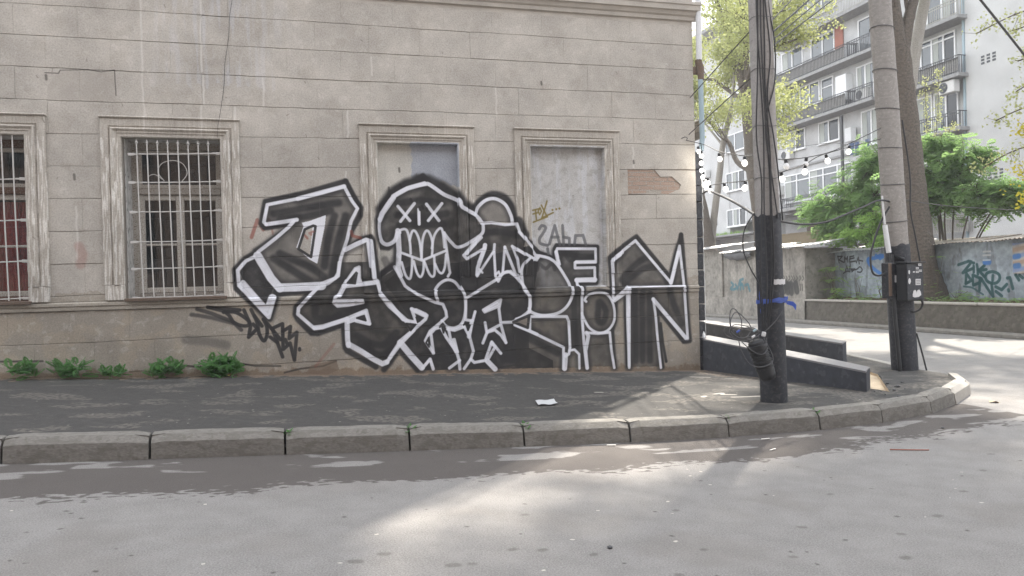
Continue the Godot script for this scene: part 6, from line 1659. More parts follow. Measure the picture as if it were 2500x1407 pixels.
func far_side() -> void:
	var PX := 15.2
	# planter wall along the street
	var pl := thing("planter_wall", "long low mossy concrete planter wall across the side street", "planter wall", V(PX, -0.09, -2.0))
	var m := MB.new()
	m.sheet(70, 6, func(i, j): return V(PX - 0.006 * sin(i * 1.3 + j) * sin(i * 0.37), lerpf(-0.12, 0.6, j / 6.0), lerpf(-10.2, 9.0, i / 70.0)))
	part("face", m, M.planter, pl)
	m = MB.new(); m.box(V(PX + 0.125, 0.26, -0.6), V(0.24, 0.72, 19.18))
	part("core", m, M.planter, pl)
	for i in 9:
		m = MB.new(); m.box(V(PX + 0.11 + rnd(-0.01, 0.01), 0.625 + rnd(-0.006, 0.006), -9.1 + i * 2.13), V(0.3, 0.06, 2.11), 0.014)
		part("coping_slab", m, M.coping, pl)
	m = MB.new(); m.box(V(PX - 0.16, -0.045, -4.0), V(0.34, 0.12, 40.0), 0.03)
	part("foot_kerb", m, M.concrete, pl)
	m = MB.new()
	m.sheet(60, 5, func(i, j): return V(lerpf(16.35, 15.42, j / 5.0), 0.62 + 0.06 * sin(i * 1.1) * sin(j * 1.9 + i) + 0.07 * (1 - j / 5.0), lerpf(9.0, -10.2, i / 60.0)))
	struct("planter_soil", m, M.soil)
	m = MB.new(); m.box(V(60, 0.2, -40), V(86, 0.9, 130))
	struct("yard_ground", m, M.soil)
	# concrete garden wall, left stretch, flush with the planter
	var g := plane_paint(-17.6, -10.0, -0.1, 2.6, 1200, Color(0.53, 0.515, 0.49), 71, Color(0.42, 0.41, 0.39))
	g.stroke([-14.43,1.21,-14.29,1.11,-14.48,0.98,-14.25,0.96,-14.06,1.03,-14.15,1.13], 0.07, 0.03, Color(0.25, 0.42, 0.47), 0.75, 1)
	g.stroke([-14.02,0.96,-13.87,1.21,-13.78,1.16,-13.83,0.96], 0.07, 0.03, Color(0.25, 0.42, 0.47), 0.75, 1)
	g.stroke([-13.83,1.11,-13.69,1.13,-13.65,0.98], 0.07, 0.03, Color(0.25, 0.42, 0.47), 0.75, 1)
	g.stroke([-13.51,1.11,-13.33,1.13,-13.29,0.98], 0.07, 0.03, Color(0.25, 0.42, 0.47), 0.75, 1)
	g.stroke([-13.25,0.98,-13.23,0.91], 0.07, 0.03, Color(0.25, 0.42, 0.47), 0.75, 0)
	g.stroke([-13.86,1.28,-13.64,1.33], 0.07, 0.03, Color(0.25, 0.42, 0.47), 0.75, 0)
	g.stroke([-11.29,1.14,-11.24,0.92], 0.2, 0.05, Color(0.2, 0.2, 0.2), 0.75, 0)
	g.stroke([-11.10,1.14,-11.04,0.89], 0.2, 0.05, Color(0.2, 0.2, 0.2), 0.75, 0)
	g.stroke([-11.14,1.05,-10.99,1.10], 0.2, 0.05, Color(0.2, 0.2, 0.2), 0.75, 0)
	g.stroke([-10.86,1.12,-10.85,0.87], 0.2, 0.05, Color(0.2, 0.2, 0.2), 0.75, 0)
	g.stroke([-10.63,1.14,-10.56,0.92], 0.2, 0.05, Color(0.2, 0.2, 0.2), 0.75, 0)
	g.stroke([-11.24,1.40,-11.19,1.33,-11.27,1.26], 0.03, 0.02, Color(0.24, 0.23, 0.22), 0.6, 1)
	g.stroke([-11.11,1.39,-11.06,1.32,-11.13,1.26], 0.03, 0.02, Color(0.24, 0.23, 0.22), 0.6, 1)
	g.stroke([-10.96,1.39,-10.91,1.32,-10.99,1.26], 0.03, 0.02, Color(0.24, 0.23, 0.22), 0.6, 1)
	g.stroke([-10.83,1.39,-10.78,1.32,-10.86,1.25], 0.03, 0.02, Color(0.24, 0.23, 0.22), 0.6, 1)
	g.stroke([-10.72,1.39,-10.67,1.32,-10.75,1.25], 0.03, 0.02, Color(0.24, 0.23, 0.22), 0.6, 1)
	g.stroke([-10.58,1.39,-10.53,1.32,-10.60,1.25], 0.03, 0.02, Color(0.24, 0.23, 0.22), 0.6, 1)
	g.stroke([-10.40,1.38,-10.35,1.32,-10.42,1.25], 0.03, 0.02, Color(0.24, 0.23, 0.22), 0.6, 1)
	g.stroke([-10.26,1.38,-10.21,1.31,-10.28,1.25], 0.03, 0.02, Color(0.24, 0.23, 0.22), 0.6, 1)
	g.stroke([-10.39,1.12,-10.38,0.94], 0.04, 0.02, Color(0.24, 0.23, 0.22), 0.6, 0)
	g.stroke([-10.29,1.12,-10.28,0.94], 0.04, 0.02, Color(0.24, 0.23, 0.22), 0.6, 0)
	g.stroke([-16.32,1.22,-16.31,1.01], 0.035, 0.02, Color(0.68, 0.67, 0.65), 0.6, 0)
	g.stroke([-16.13,1.33,-15.76,1.33,-15.75,1.11], 0.035, 0.02, Color(0.68, 0.67, 0.65), 0.6, 0)
	g.stroke([-16.08,1.22,-15.82,1.22,-15.88,1.14], 0.035, 0.02, Color(0.68, 0.67, 0.65), 0.6, 0)
	g.stroke([-16.29,1.39,-15.66,1.41], 0.035, 0.02, Color(0.68, 0.67, 0.65), 0.6, 0)
	g.stroke([-16.26,0.92,-15.88,1.06], 0.035, 0.02, Color(0.68, 0.67, 0.65), 0.6, 0)
	var wm := zy_mat(g)
	var gw := thing("concrete_garden_wall", "weathered concrete garden wall with faint blue script beyond the near pole", "garden wall", V(PX, -0.09, -14.0))
	var zs := [-17.2, -15.1, -12.55, -10.12]
	for i in 3:
		m = MB.new()
		var z0: float = zs[i] + 0.012; var z1: float = zs[i + 1] - 0.012
		m.sheet(12, 12, func(a, b): return V(PX + 0.005 * sin(a * 2.1 + b * 1.3 + i) + (0.06 if i == 0 else 0.0), lerpf(0.62, 2.3 + (0.12 if i == 0 else 0.02 * sin(a * 1.4)), b / 12.0), lerpf(z0, z1, a / 12.0)))
		zy_uv(m, g)
		part("panel", m, wm, gw)
		m = MB.new()
		m.sheet(12, 5, func(a, b): return V(PX - 0.05 + 0.008 * sin(a * 1.7 + b * 2.3 + i), lerpf(-0.12, 0.66, b / 5.0), lerpf(zs[i], zs[i + 1], a / 12.0)))
		m.quad(V(PX - 0.05, 0.66, zs[i]), V(PX - 0.05, 0.66, zs[i + 1]), V(PX + 0.06, 0.67, zs[i + 1]), V(PX + 0.06, 0.67, zs[i]))
		zy_uv(m, g)
		part("plinth", m, wm, gw)
	m = MB.new(); m.box(V(PX - 0.02, 1.5, -15.1), V(0.1, 1.66, 0.34), 0.01); zy_uv(m, g)
	part("pilaster", m, wm, gw)
	m = MB.new(); m.box(V(PX + 0.2, 1.05, -23.6), V(0.36, 2.4, 27.0)); m.box(V(PX + 0.75, 1.1, -10.16), V(1.3, 2.3, 0.08))
	part("return_wall", m, M.gardenwall, gw)
	var sheets := [["pale corrugated roof sheet on the wall top beyond the dark pier", 14.95, 16.6, -17.3, -15.0, 2.5, 2.72, 0.0, "n"], ["white corrugated roof sheet left of the near pole on the concrete wall", 14.98, 16.4, -14.9, -11.9, 2.3, 2.5, 0.01, "n"],
		["bluish corrugated roof sheet right of the near pole on the concrete wall", 14.95, 16.3, -11.75, -9.6, 2.28, 2.46, 0.03, "n"], ["sunlit corrugated roof sheet over the blue graffiti wall left of the far pole", 15.95, 17.6, -10.3, -7.4, 2.08, 2.3, 0.02, "n"],
		["rusty corrugated roof sheet over the blue wall beside the big trunk", 16.0, 17.5, -7.3, -4.6, 2.13, 2.3, 0.0, "o"], ["mossy corrugated roof sheet over the blue wall at the right picture edge", 16.0, 17.5, -4.5, 1.5, 2.13, 2.28, 0.0, "o"]]
	for s in sheets:
		m = corrugated(s[1], s[2], s[3], s[4], s[5], s[6], s[7])
		solo("corrugated_sheet", m, M.corr if s[8] == "n" else M.corr_old, s[0], "roof sheet", V(s[1], s[5], (s[3] + s[4]) / 2), "corrugated sheets on the garden walls")
	m = MB.new()
	m.sheet(14, 4, func(i, j): return V(15.06 - 0.05 * sin(j * 0.9), 2.3 - j * 0.05 - 0.1 * sin(PI * i / 14.0) * j / 4.0 + 0.02 * sin(i * 1.7), lerpf(-14.6, -12.9, i / 14.0)))
	solo("roofing_felt", m, M.cable_grey, "torn grey roofing felt drooping over the concrete wall left of the near pole", "roofing felt", V(15.1, 2.2, -13.7))
	# blue-grey graffiti wall behind the planter
	var g2 := plane_paint(-10.4, 2.4, 0.4, 2.4, 1800, Color(0.56, 0.6, 0.635), 81, Color(0.4, 0.42, 0.44))
	g2.stroke([-5.39,1.58,-5.08,1.66,-4.99,1.64,-5.26,1.37,-4.97,1.47], 0.055, 0.022, Color(0.12, 0.27, 0.28), 0.9, 0)
	g2.stroke([-4.93,1.53,-4.93,1.38], 0.055, 0.022, Color(0.12, 0.27, 0.28), 0.9, 0)
	g2.stroke([-4.94,1.61,-4.92,1.61], 0.055, 0.022, Color(0.12, 0.27, 0.28), 0.9, 0)
	g2.stroke([-4.83,1.57,-4.81,1.33], 0.055, 0.022, Color(0.12, 0.27, 0.28), 0.9, 0)
	g2.stroke([-4.61,1.54,-4.78,1.42,-4.56,1.44], 0.055, 0.022, Color(0.12, 0.27, 0.28), 0.9, 0)
	g2.stroke([-4.80,1.44,-4.62,1.26], 0.055, 0.022, Color(0.12, 0.27, 0.28), 0.9, 0)
	g2.stroke([-4.60,1.26,-4.54,1.35,-4.38,1.38,-4.22,1.32,-4.19,1.21,-4.28,1.11,-4.42,1.10,-4.55,1.16,-4.60,1.26], 0.055, 0.022, Color(0.12, 0.27, 0.28), 0.9, 1)
	g2.stroke([-4.38,1.29,-4.39,1.17], 0.055, 0.022, Color(0.12, 0.27, 0.28), 0.9, 0)
	g2.stroke([-5.15,1.35,-5.18,1.09,-5.00,1.17,-5.15,1.35], 0.055, 0.022, Color(0.12, 0.27, 0.28), 0.9, 0)
	g2.stroke([-4.96,1.31,-4.95,1.05,-4.75,1.12,-4.71,1.21,-4.96,1.31], 0.055, 0.022, Color(0.12, 0.27, 0.28), 0.9, 0)
	g2.stroke([-4.75,1.23,-4.77,0.93], 0.055, 0.022, Color(0.12, 0.27, 0.28), 0.9, 0)
	g2.stroke([-4.71,1.21,-4.43,0.83,-4.38,0.77,-4.42,1.10], 0.055, 0.022, Color(0.12, 0.27, 0.28), 0.9, 0)
	g2.stroke([-4.30,1.01,-4.14,0.94,-4.00,1.07], 0.055, 0.022, Color(0.12, 0.27, 0.28), 0.9, 0)
	g2.stroke([-4.30,0.90,-4.14,0.79], 0.055, 0.022, Color(0.12, 0.27, 0.28), 0.9, 0)
	g2.stroke([-3.98,1.22,-3.91,1.23,-3.84,0.97], 0.055, 0.022, Color(0.12, 0.27, 0.28), 0.9, 0)
	g2.stroke([-3.75,1.29,-3.67,1.17], 0.055, 0.022, Color(0.12, 0.27, 0.28), 0.9, 0)
	g2.stroke([-3.65,1.28,-3.57,1.22], 0.055, 0.022, Color(0.12, 0.27, 0.28), 0.9, 0)
	g2.stroke([-3.96,0.94,-3.95,0.91], 0.055, 0.022, Color(0.12, 0.27, 0.28), 0.9, 0)
	g2.stroke([-5.24,1.02,-4.99,0.99,-4.80,0.89,-4.67,0.82], 0.03, 0.02, Color(0.12, 0.27, 0.28), 0.7, 1)
	g2.stroke([-4.59,1.62,-4.48,1.62], 0.09, 0.05, Color(0.2, 0.42, 0.72), 0.8, 0)
	g2.stroke([-4.63,1.88,-4.44,1.88], 0.035, 0.01, Color(0.7, 0.71, 0.72), 0.8, 0)
	g2.stroke([-4.64,1.79,-4.44,1.79], 0.035, 0.01, Color(0.7, 0.71, 0.72), 0.8, 0)
	g2.stroke([-4.64,1.67,-4.45,1.67], 0.035, 0.01, Color(0.7, 0.71, 0.72), 0.8, 0)
	g2.stroke([-9.99,1.98,-9.94,1.77], 0.03, 0.015, Color(0.14, 0.14, 0.15), 0.85, 0)
	g2.stroke([-9.99,1.97,-9.78,1.97,-9.93,1.86,-9.73,1.78], 0.03, 0.015, Color(0.14, 0.14, 0.15), 0.85, 0)
	g2.stroke([-9.69,1.78,-9.67,1.94,-9.60,1.86,-9.54,1.95,-9.53,1.78], 0.03, 0.015, Color(0.14, 0.14, 0.15), 0.85, 0)
	g2.stroke([-9.43,1.94,-9.45,1.78,-9.18,1.80], 0.03, 0.015, Color(0.14, 0.14, 0.15), 0.85, 0)
	g2.stroke([-9.45,1.87,-9.25,1.90], 0.03, 0.015, Color(0.14, 0.14, 0.15), 0.85, 0)
	g2.stroke([-9.43,1.94,-9.27,1.96], 0.03, 0.015, Color(0.14, 0.14, 0.15), 0.85, 0)
	g2.stroke([-9.15,1.75,-9.07,1.91,-9.03,1.71], 0.03, 0.015, Color(0.14, 0.14, 0.15), 0.85, 0)
	g2.stroke([-9.04,1.82,-8.88,1.79], 0.03, 0.015, Color(0.14, 0.14, 0.15), 0.85, 0)
	g2.stroke([-9.66,1.51,-9.59,1.66,-9.53,1.53], 0.03, 0.015, Color(0.14, 0.14, 0.15), 0.85, 0)
	g2.stroke([-9.48,1.65,-9.47,1.53], 0.03, 0.015, Color(0.14, 0.14, 0.15), 0.85, 0)
	g2.stroke([-9.44,1.76,-9.41,1.56,-9.23,1.56,-9.37,1.48], 0.03, 0.015, Color(0.14, 0.14, 0.15), 0.85, 0)
	g2.stroke([-9.41,1.53,-9.15,1.55,-9.01,1.62,-8.91,1.54,-8.98,1.46,-9.12,1.47], 0.03, 0.015, Color(0.14, 0.14, 0.15), 0.85, 1)
	g2.stroke([-9.74,1.44,-9.59,1.50,-9.45,1.48], 0.03, 0.015, Color(0.14, 0.14, 0.15), 0.85, 0)
	g2.stroke([-7.99,1.90,-8.15,1.93,-8.32,1.87,-8.66,1.84,-8.59,1.68,-8.36,1.51,-8.17,1.41], 0.08, 0.03, Color(0.2, 0.42, 0.72), 0.85, 1)
	g2.stroke([-8.32,1.94,-8.16,1.84,-7.97,1.92], 0.07, 0.03, Color(0.2, 0.42, 0.72), 0.8, 0)
	var wm2 := zy_mat(g2)
	var bw := thing("blue_garden_wall", "pale blue rendered wall with green and black tags behind the planter", "garden wall", V(16.3, 0.6, -4.0))
	m = MB.new()
	m.sheet(60, 10, func(i, j): return V(16.3 + 0.006 * sin(i * 0.9 + j * 1.7), lerpf(0.45, 2.14, j / 10.0), lerpf(-10.15, 2.2, i / 60.0)))
	zy_uv(m, g2)
	part("rendered_face", m, wm2, bw)
	m = MB.new(); m.box(V(16.42, 1.3, -3.0), V(0.2, 1.68, 14.3)); m.box(V(16.42, 1.3, 6.0), V(0.2, 1.68, 8.0))
	part("core", m, M.gardenwall, bw)
	var bd := thing("painted_board", "weathered board with blue and sand coloured brush strokes on the blue wall", "board", V(16.26, 1.28, -3.2))
	var g3 := Paint.new(-4.0, -2.0, 1.2, 2.1, 400)
	for o in g3.w * g3.h:
		var k := 0.9 + g3.nz[o] / 255.0 * 0.2
		g3.R[o] = int(165 * k); g3.G[o] = int(160 * k); g3.B[o] = int(155 * k)
	for i in 6:
		g3.stroke([-4.0, 1.2 + i * 0.16, -3.4, 1.3 + i * 0.16, -2.0, 1.62 + i * 0.16], 0.05, 0.05, Color(0.42, 0.52, 0.72) if i % 2 else Color(0.6, 0.5, 0.42), 0.7, 1)
	for q in [[-3.72, 1.72], [-3.72, 1.5]]: g3.stroke([q[0], q[1], q[0] + 0.1, q[1] + 0.01], 0.08, 0.05, Color(0.2, 0.4, 0.65), 0.8)
	m = MB.new(); m.box(V(16.26, 1.68, -3.0), V(0.03, 0.72, 1.56), 0.005); zy_uv(m, g3)
	part("panel", m, zy_mat(g3), bd)

# ------------------------------------------------------------------ the block of flats
const FX := 31.0
func flats_window(b: Node3D, z0: float, z1: float, y0: float, y1: float, lights: int, look := 0, transom := 0.0) -> void:
	var fm := MB.new()
	var x := FX - 0.02
	var zc := (z0 + z1) / 2; var yc := (y0 + y1) / 2
	for z in [z0 + 0.04, z1 - 0.04]: fm.box(V(x, yc, z), V(0.1, y1 - y0, 0.08))
	for y in [y0 + 0.04, y1 - 0.04]: fm.box(V(x, y, zc), V(0.096, 0.08, z1 - z0 - 0.16))
	for i in range(1, lights): fm.box(V(x, yc, lerpf(z0, z1, float(i) / lights)), V(0.092, y1 - y0 - 0.16, 0.1))
	if transom > 0.0: fm.box(V(x, transom, zc), V(0.088, 0.07, z1 - z0 - 0.16))
	fm.box(V(FX - 0.06, y0 - 0.03, zc), V(0.2, 0.04, z1 - z0 + 0.1))
	var w := part("window", fm, M.pvc, b)
	for i in lights:
		var za := lerpf(z0, z1, float(i) / lights) + 0.04; var zb := lerpf(z0, z1, float(i + 1) / lights) - 0.04
		var pm := MB.new()
		pm.quad(V(x - 0.005, y0 + 0.06, za), V(x - 0.005, y0 + 0.06, zb), V(x - 0.005, y1 - 0.06, zb), V(x - 0.005, y1 - 0.06, za))
		var dark := look == 1 and i == lights - 1
		part("open_casement" if dark else "pane", pm, M.glass_dark if dark else M.glass_far, w)
		if look == 2 or (look == 1 and i == lights - 2) or (look == 3 and i % 2 == 0):
			var cm := MB.new()
			cm.sheet(10, 1, func(a, c): return V(x - 0.012 + 0.006 * sin(a * 2.2), lerpf(y0 + 0.1, y1 - 0.08, c), lerpf(za + 0.03, lerpf(za, zb, 0.55), a / 10.0)))
			part("curtain", cm, M.curtain, w)
func railing(b: Node3D, z0: float, z1: float, y0: float, y1: float, xf: float, backed: bool, light := false) -> void:
	var m := MB.new()
	for y in [y1, y0 + 0.06, y1 - 0.13]: m.box(V(xf, y, (z0 + z1) / 2), V(0.035, 0.035, z1 - z0))
	for z in [z0, z1]: m.box(V(lerpf(xf, FX, 0.5), y1, z), V(FX - xf, 0.035, 0.035))
	var r := part("balcony_railing", m, M.rail_light if light else M.rail, b)
	m = MB.new()
	var n := int((z1 - z0) / 0.13)
	for i in n + 1: m.box(V(xf, (y0 + y1) / 2, lerpf(z0, z1, float(i) / n)), V(0.02, y1 - y0, 0.02))
	for i in 6:
		for z in [z0, z1]: m.box(V(lerpf(xf, FX, (i + 0.5) / 6.0), (y0 + y1) / 2, z), V(0.02, y1 - y0, 0.02))
	var st := part("railing_bars", m, M.rail_light if light else M.rail, r)
	st.set_meta("kind", "stuff")
	if backed:
		m = MB.new(); m.box(V(xf + 0.04, (y0 + y1) / 2, (z0 + z1) / 2), V(0.02, y1 - y0 - 0.16, z1 - z0 - 0.1))
		part("infill_panel", m, M.rail_panel, r)
func balcony_slab(b: Node3D, z0: float, z1: float, y: float, xf: float) -> void:
	var m := MB.new(); m.box(V((xf + FX) / 2 - 0.03, y, (z0 + z1) / 2), V(FX - xf + 0.1, 0.18, z1 - z0 + 0.1), 0.01)
	part("balcony_slab", m, M.slab, b)
func aircon(label: String, at: Vector3, turn := 0.0) -> void:
	var o := thing("air_conditioner", label, "air conditioner", at, "air conditioners on the flats")
	var bs := Basis(Vector3.UP, turn)
	var m := MB.new(); m.box(at + V(0, 0.3, 0), V(0.36, 0.6, 0.95), 0.03, bs)
	part("casing", m, M.ac, o)
	m = MB.new()
	for q in 3:
		var ring := []
		for i in 17: ring.append(at + bs * V(-0.185, 0.3 + sin(TAU * i / 16.0) * (0.25 - q * 0.07), -0.16 + cos(TAU * i / 16.0) * (0.25 - q * 0.07)))
		m.tube(ring, 0.012, 4, false)
	part("fan_guard", m, M.rail, o)
	m = MB.new(); m.lathe([Vector2(0.0, 0.0), Vector2(0.23, 0.0), Vector2(0.23, 0.01), Vector2(0.0, 0.012)], at + bs * V(-0.176, 0.3, -0.16), 16, bs * Basis(Vector3.BACK, PI / 2))
	part("fan_opening", m, M.glass_dark, o)

func flats() -> void:
	var b := thing("apartment_block", "grey block of flats with white framed windows and balconies behind the trees", "apartment block", V(FX, 0.5, -32))
	var m := MB.new()
	m.box(V(FX + 5, 14.25, -29.8), V(10, 17.7, 21.2)); m.box(V(FX + 6.3, 2.6, -29.8), V(9.6, 5.7, 21.0)); m.box(V(FX + 0.4, 2.6, -19.2), V(0.8, 5.7, 0.4)); m.box(V(FX + 0.4, 2.6, -26.8), V(0.8, 5.7, 0.4))
	part("main_wall", m, M.render, b)
	m = MB.new(); m.box(V(FX + 5.02, 12.1, -52.5), V(10, 15.4, 24.0)); m.box(V(FX + 6.6, 2.2, -52.5), V(9.6, 4.5, 23.8)); m.box(V(FX + 1.0, 2.2, -47.0), V(1.9, 4.4, 4.0))
	part("wing_wall", m, M.render_light, b)
	m = MB.new(); m.box(V(FX + 4.4, 20.0, -52.5), V(11.2, 0.3, 24.4), 0.03); m.box(V(FX + 4.4, 23.1, -29.8), V(11.2, 0.3, 21.4), 0.03)
	part("roof", m, M.slab, b)
	m = MB.new(); m.box(V(FX + 4.6, 11.8, -10.3), V(10, 23.6, 17.0))
	part("blank_gable_wall", m, M.render_light, b)
	for q in [[-17.85, 11.12], [-17.6, 5.8]]:
		for i in 3:
			for j in 3:
				m = MB.new(); m.box(V(FX - 0.402, q[1] + (j - 1) * 0.15, q[0] + i * 0.3), V(0.02, 0.1, 0.18), 0.004)
				part("vent_hole", m, M.glass_dark, b)
	for i in 6:
		m = MB.new(); m.box(V(FX - 0.01, 5.8 - (i % 3) * 0.16, -42.6 + (i / 3) * 0.24), V(0.03, 0.1, 0.14), 0.004)
		part("vent_hole", m, M.glass_dark, b)
	# left wing: one window above the other
	for y in [[5.12, 6.42], [7.75, 9.15], [10.62, 11.95], [13.4, 14.8], [16.35, 17.6]]: flats_window(b, -40.8, -38.2, y[0], y[1], 3 if y[0] < 10 else 2, 1 if y[0] < 9 else 0)
	for y in [7.75, 10.62, 13.4, 16.35]: flats_window(b, -47.5, -45.4, y, y + 1.35, 2)
	m = MB.new(); m.box(V(FX - 0.5, 4.42, -40.5), V(1.2, 0.14, 9.0), 0.02)
	part("entrance_canopy", m, M.slab, b)
	m = MB.new()
	for i in 260:
		var p := V(FX - rnd(0.05, 1.05), 4.48, rnd(-42.6, -37.6)); var h := rnd(0.1, 0.32)
		m.tri(p + V(0, 0, -0.05), p + V(0, 0, 0.05), p + V(rnd(-0.08, 0.08), h, rnd(-0.08, 0.08)))
	var cg := part("canopy_grass", m, M.leaf_bright, b); cg.set_meta("kind", "stuff")
	m = MB.new(); m.tube([V(FX - 0.1, 3, -34.6), V(FX - 0.1, 23, -34.6)], 0.07, 8)
	part("downpipe", m, M.pipe_blue, b)
	m = MB.new(); m.tube([V(FX - 0.3, 2.2, -18.95), V(FX - 0.3, 23, -18.95)], 0.09, 8)
	part("downpipe", m, M.pipe_blue, b)
	# middle bay
	var XF := 30.1
	for y in [5.6, 10.88, 13.55, 16.2, 18.9]: balcony_slab(b, -33.4, -24.4, y, XF)
	railing(b, -33.0, -25.9, 5.72, 6.34, XF + 0.06, false)
	railing(b, -33.3, -26.6, 11.0, 11.8, XF + 0.06, true)
	railing(b, -26.4, -24.5, 11.0, 11.8, XF + 0.06, false)
	railing(b, -33.3, -26.6, 13.68, 14.5, XF + 0.06, true)
	railing(b, -26.4, -24.5, 13.68, 14.5, XF + 0.06, false)
	railing(b, -33.3, -24.5, 16.32, 17.15, XF + 0.06, false, true)
	flats_window(b, -33.7, -29.85, 11.95, 13.36, 4, 0)
	flats_window(b, -29.7, -28.6, 11.12, 13.3, 1, 0, 12.75)
	flats_window(b, -26.6, -25.2, 11.12, 13.2, 2, 2)
	flats_window(b, -33.6, -31.4, 14.7, 16.0, 2, 3)
	flats_window(b, -30.6, -28.4, 14.4, 16.0, 2, 0)
	flats_window(b, -26.4, -25.0, 13.8, 15.8, 1, 0)
	flats_window(b, -33.4, -28.2, 17.3, 18.7, 4, 3)
	flats_window(b, -33.3, -31.35, 9.45, 10.75, 2, 1)
	flats_window(b, -30.05, -28.15, 9.38, 10.72, 2, 1)
	flats_window(b, -33.6, -27.1, 6.15, 7.95, 5, 3, 7.5)
	flats_window(b, -26.3, -24.7, 8.6, 10.6, 2, 2)
	m = MB.new(); m.box(V(FX - 0.04, 15.25, -28.0), V(0.06, 1.5, 0.7))
	part("red_panel", m, M.red_panel, b)
	m = MB.new(); m.box(V(FX - 0.25, 12.2, -27.4), V(0.5, 1.5, 0.9), 0.02)
	part("white_cupboard", m, M.pvc, b)
	m = MB.new(); m.box(V(FX - 0.3, 9.4, -26.9), V(0.4, 0.8, 0.5), 0.02)
	part("white_cupboard", m, M.pvc, b)
	m = MB.new(); m.box(V(XF + 0.06, 8.0, -26.95), V(0.12, 5.0, 0.14))
	part("balcony_post", m, M.rail, b)
	m = MB.new(); m.box(V(FX - 0.02, 8.38, -30.7), V(0.14, 0.14, 7.6), 0.01); m.box(V(FX - 0.2, 3.2, -29.0), V(1.4, 0.3, 11.0), 0.02)
	part("ledge", m, M.slab, b)
	m = MB.new(); m.box(V(FX - 0.35, 4.4, -34.0), V(0.7, 2.4, 0.7), 0.02)
	part("corner_column", m, M.render_light, b)
	m = MB.new(); m.box(V(FX + 1.45, 4.3, -30.2), V(0.06, 2.2, 6.4))
	part("loggia_boarding", m, M.wood_brown, b)
	for i in 62:
		m = MB.new(); m.box(V(XF + 0.1, 3.68 + rnd(-0.02, 0.02), -33.1 + i * 0.105), V(0.025, 0.72, 0.075))
		part("fence_slat", m, M.slat, b)
	m = MB.new(); m.box(V(XF + 0.08, 4.06, -29.9), V(0.06, 0.05, 6.6))
	part("fence_rail", m, M.slat, b)
	railing(b, -26.4, -18.6, 3.25, 4.05, XF + 0.2, true, true)
	# right bay
	for y in [8.14, 10.68, 13.42, 16.1]: balcony_slab(b, -22.6, -18.7, y, XF)
	railing(b, -22.4, -18.8, 8.26, 9.0, XF + 0.06, false)
	railing(b, -22.4, -18.8, 10.8, 11.62, XF + 0.06, true)
	railing(b, -22.4, -18.8, 13.54, 14.3, XF + 0.06, false, true)
	railing(b, -22.4, -18.8, 16.2, 17.0, XF + 0.06, false)
	flats_window(b, -23.4, -22.1, 11.0, 13.0, 1, 0)
	flats_window(b, -21.9, -19.7, 11.2, 13.15, 3, 1, 12.85)
	flats_window(b, -22.3, -19.6, 13.7, 15.8, 3, 3)
	flats_window(b, -22.5, -21.2, 8.4, 10.35, 1, 2)
	flats_window(b, -21.1, -19.6, 8.4, 10.35, 2, 1)
	flats_window(b, -22.3, -19.6, 16.4, 18.4, 2, 0)
	flats_window(b, -22.4, -19.4, 5.2, 7.0, 3, 1)
	aircon("white air conditioner under the first open window of the flats", V(FX - 0.2, 8.95, -33.0))
	aircon("white air conditioner with dark fan on the middle balcony beside the far pole", V(XF + 0.3, 11.05, -25.4))
	aircon("white air conditioner hung under the right hand balcony", V(FX - 0.7, 9.95, -19.5))
	aircon("white air conditioner on the light wing wall beyond the string of bulbs", V(FX - 0.2, 9.2, -43.6))
	aircon("small white box unit on the wall beside the glazed balcony", V(FX - 0.2, 6.75, -34.1))
	var lr := thing("laundry", "dark blue washing hung on a balcony left of the far pole", "laundry", V(XF, 8.2, -25.3))
	for i in 4:
		m = MB.new()
		m.sheet(6, 6, func(a, c): return V(XF - 0.06 + 0.03 * sin(a * 1.4 + i), 8.75 - c * (0.11 + 0.02 * i), -26.2 + i * 0.42 + a * 0.06))
		part("garment", m, M.clothes if i != 2 else M.curtain, lr)

func opposite_house() -> void:
	# the other side of the street, seen only in the panes
	var o := thing("opposite_house", "plain rendered house across the street mirrored in the barred window", "house", V(-2, 0, 15))
	var m := MB.new()
	m.box(V(-8.0, 6.7, 17.5), V(44.0, 14.0, 5.0))
	part("wall", m, M.old_brick, o)
	for i in 8:
		m = MB.new(); m.box(V(-17.0 + i * 3.0, 3.0, 14.98), V(1.1, 1.9, 0.06))
		part("window", m, M.glass_dark, o)
		m = MB.new(); m.box(V(-17.0 + i * 3.0, 6.3, 14.98), V(1.1, 1.9, 0.06))
		part("window", m, M.glass_dark, o)

func leaf_clump(n: int, size: float, spread: float) -> MB:
	var m := MB.new()
	for i in n:
		var p := V(rnd(-1, 1), rnd(-1, 1), rnd(-1, 1)) * spread
		var d := V(rnd(-1, 1), rnd(-0.9, 0.5), rnd(-1, 1)).normalized() * size * rnd(0.7, 1.2)
		var s := d.cross(V(rnd(-1, 1), rnd(-1, 1), rnd(-1, 1))).normalized() * size * 0.36
		var mid := p + d * 0.45
		m.tri(p, mid + s, p + d); m.tri(p, p + d, mid - s)
	return m
func pinnate(len_: float, pairs: int, lw: float) -> MB:          # a feather leaf along +x, drooping at its tip
	var m := MB.new()
	var at := func(f: float) -> Vector3: return V(f * len_, -0.25 * len_ * f * f, 0)
	for i in pairs:
		var f := (i + 0.7) / pairs
		var p: Vector3 = at.call(f)
		var l := len_ * 0.36 * sin(PI * (0.2 + 0.7 * f)) * rnd(0.85, 1.15)
		for s in [-1.0, 1.0]:
			var d := V(0.45, -0.25, s).normalized() * l
			var w := V(1, 0, -s * 0.3).normalized() * lw
			m.tri(p, p + d * 0.5 + w, p + d); m.tri(p, p + d, p + d * 0.5 - w * 0.7)
	var e: Vector3 = at.call(0.9)
	m.tri(e + V(0, 0, -lw), e + V(0, 0, lw), e + V(len_ * 0.16, -0.06 * len_, 0))
	return m
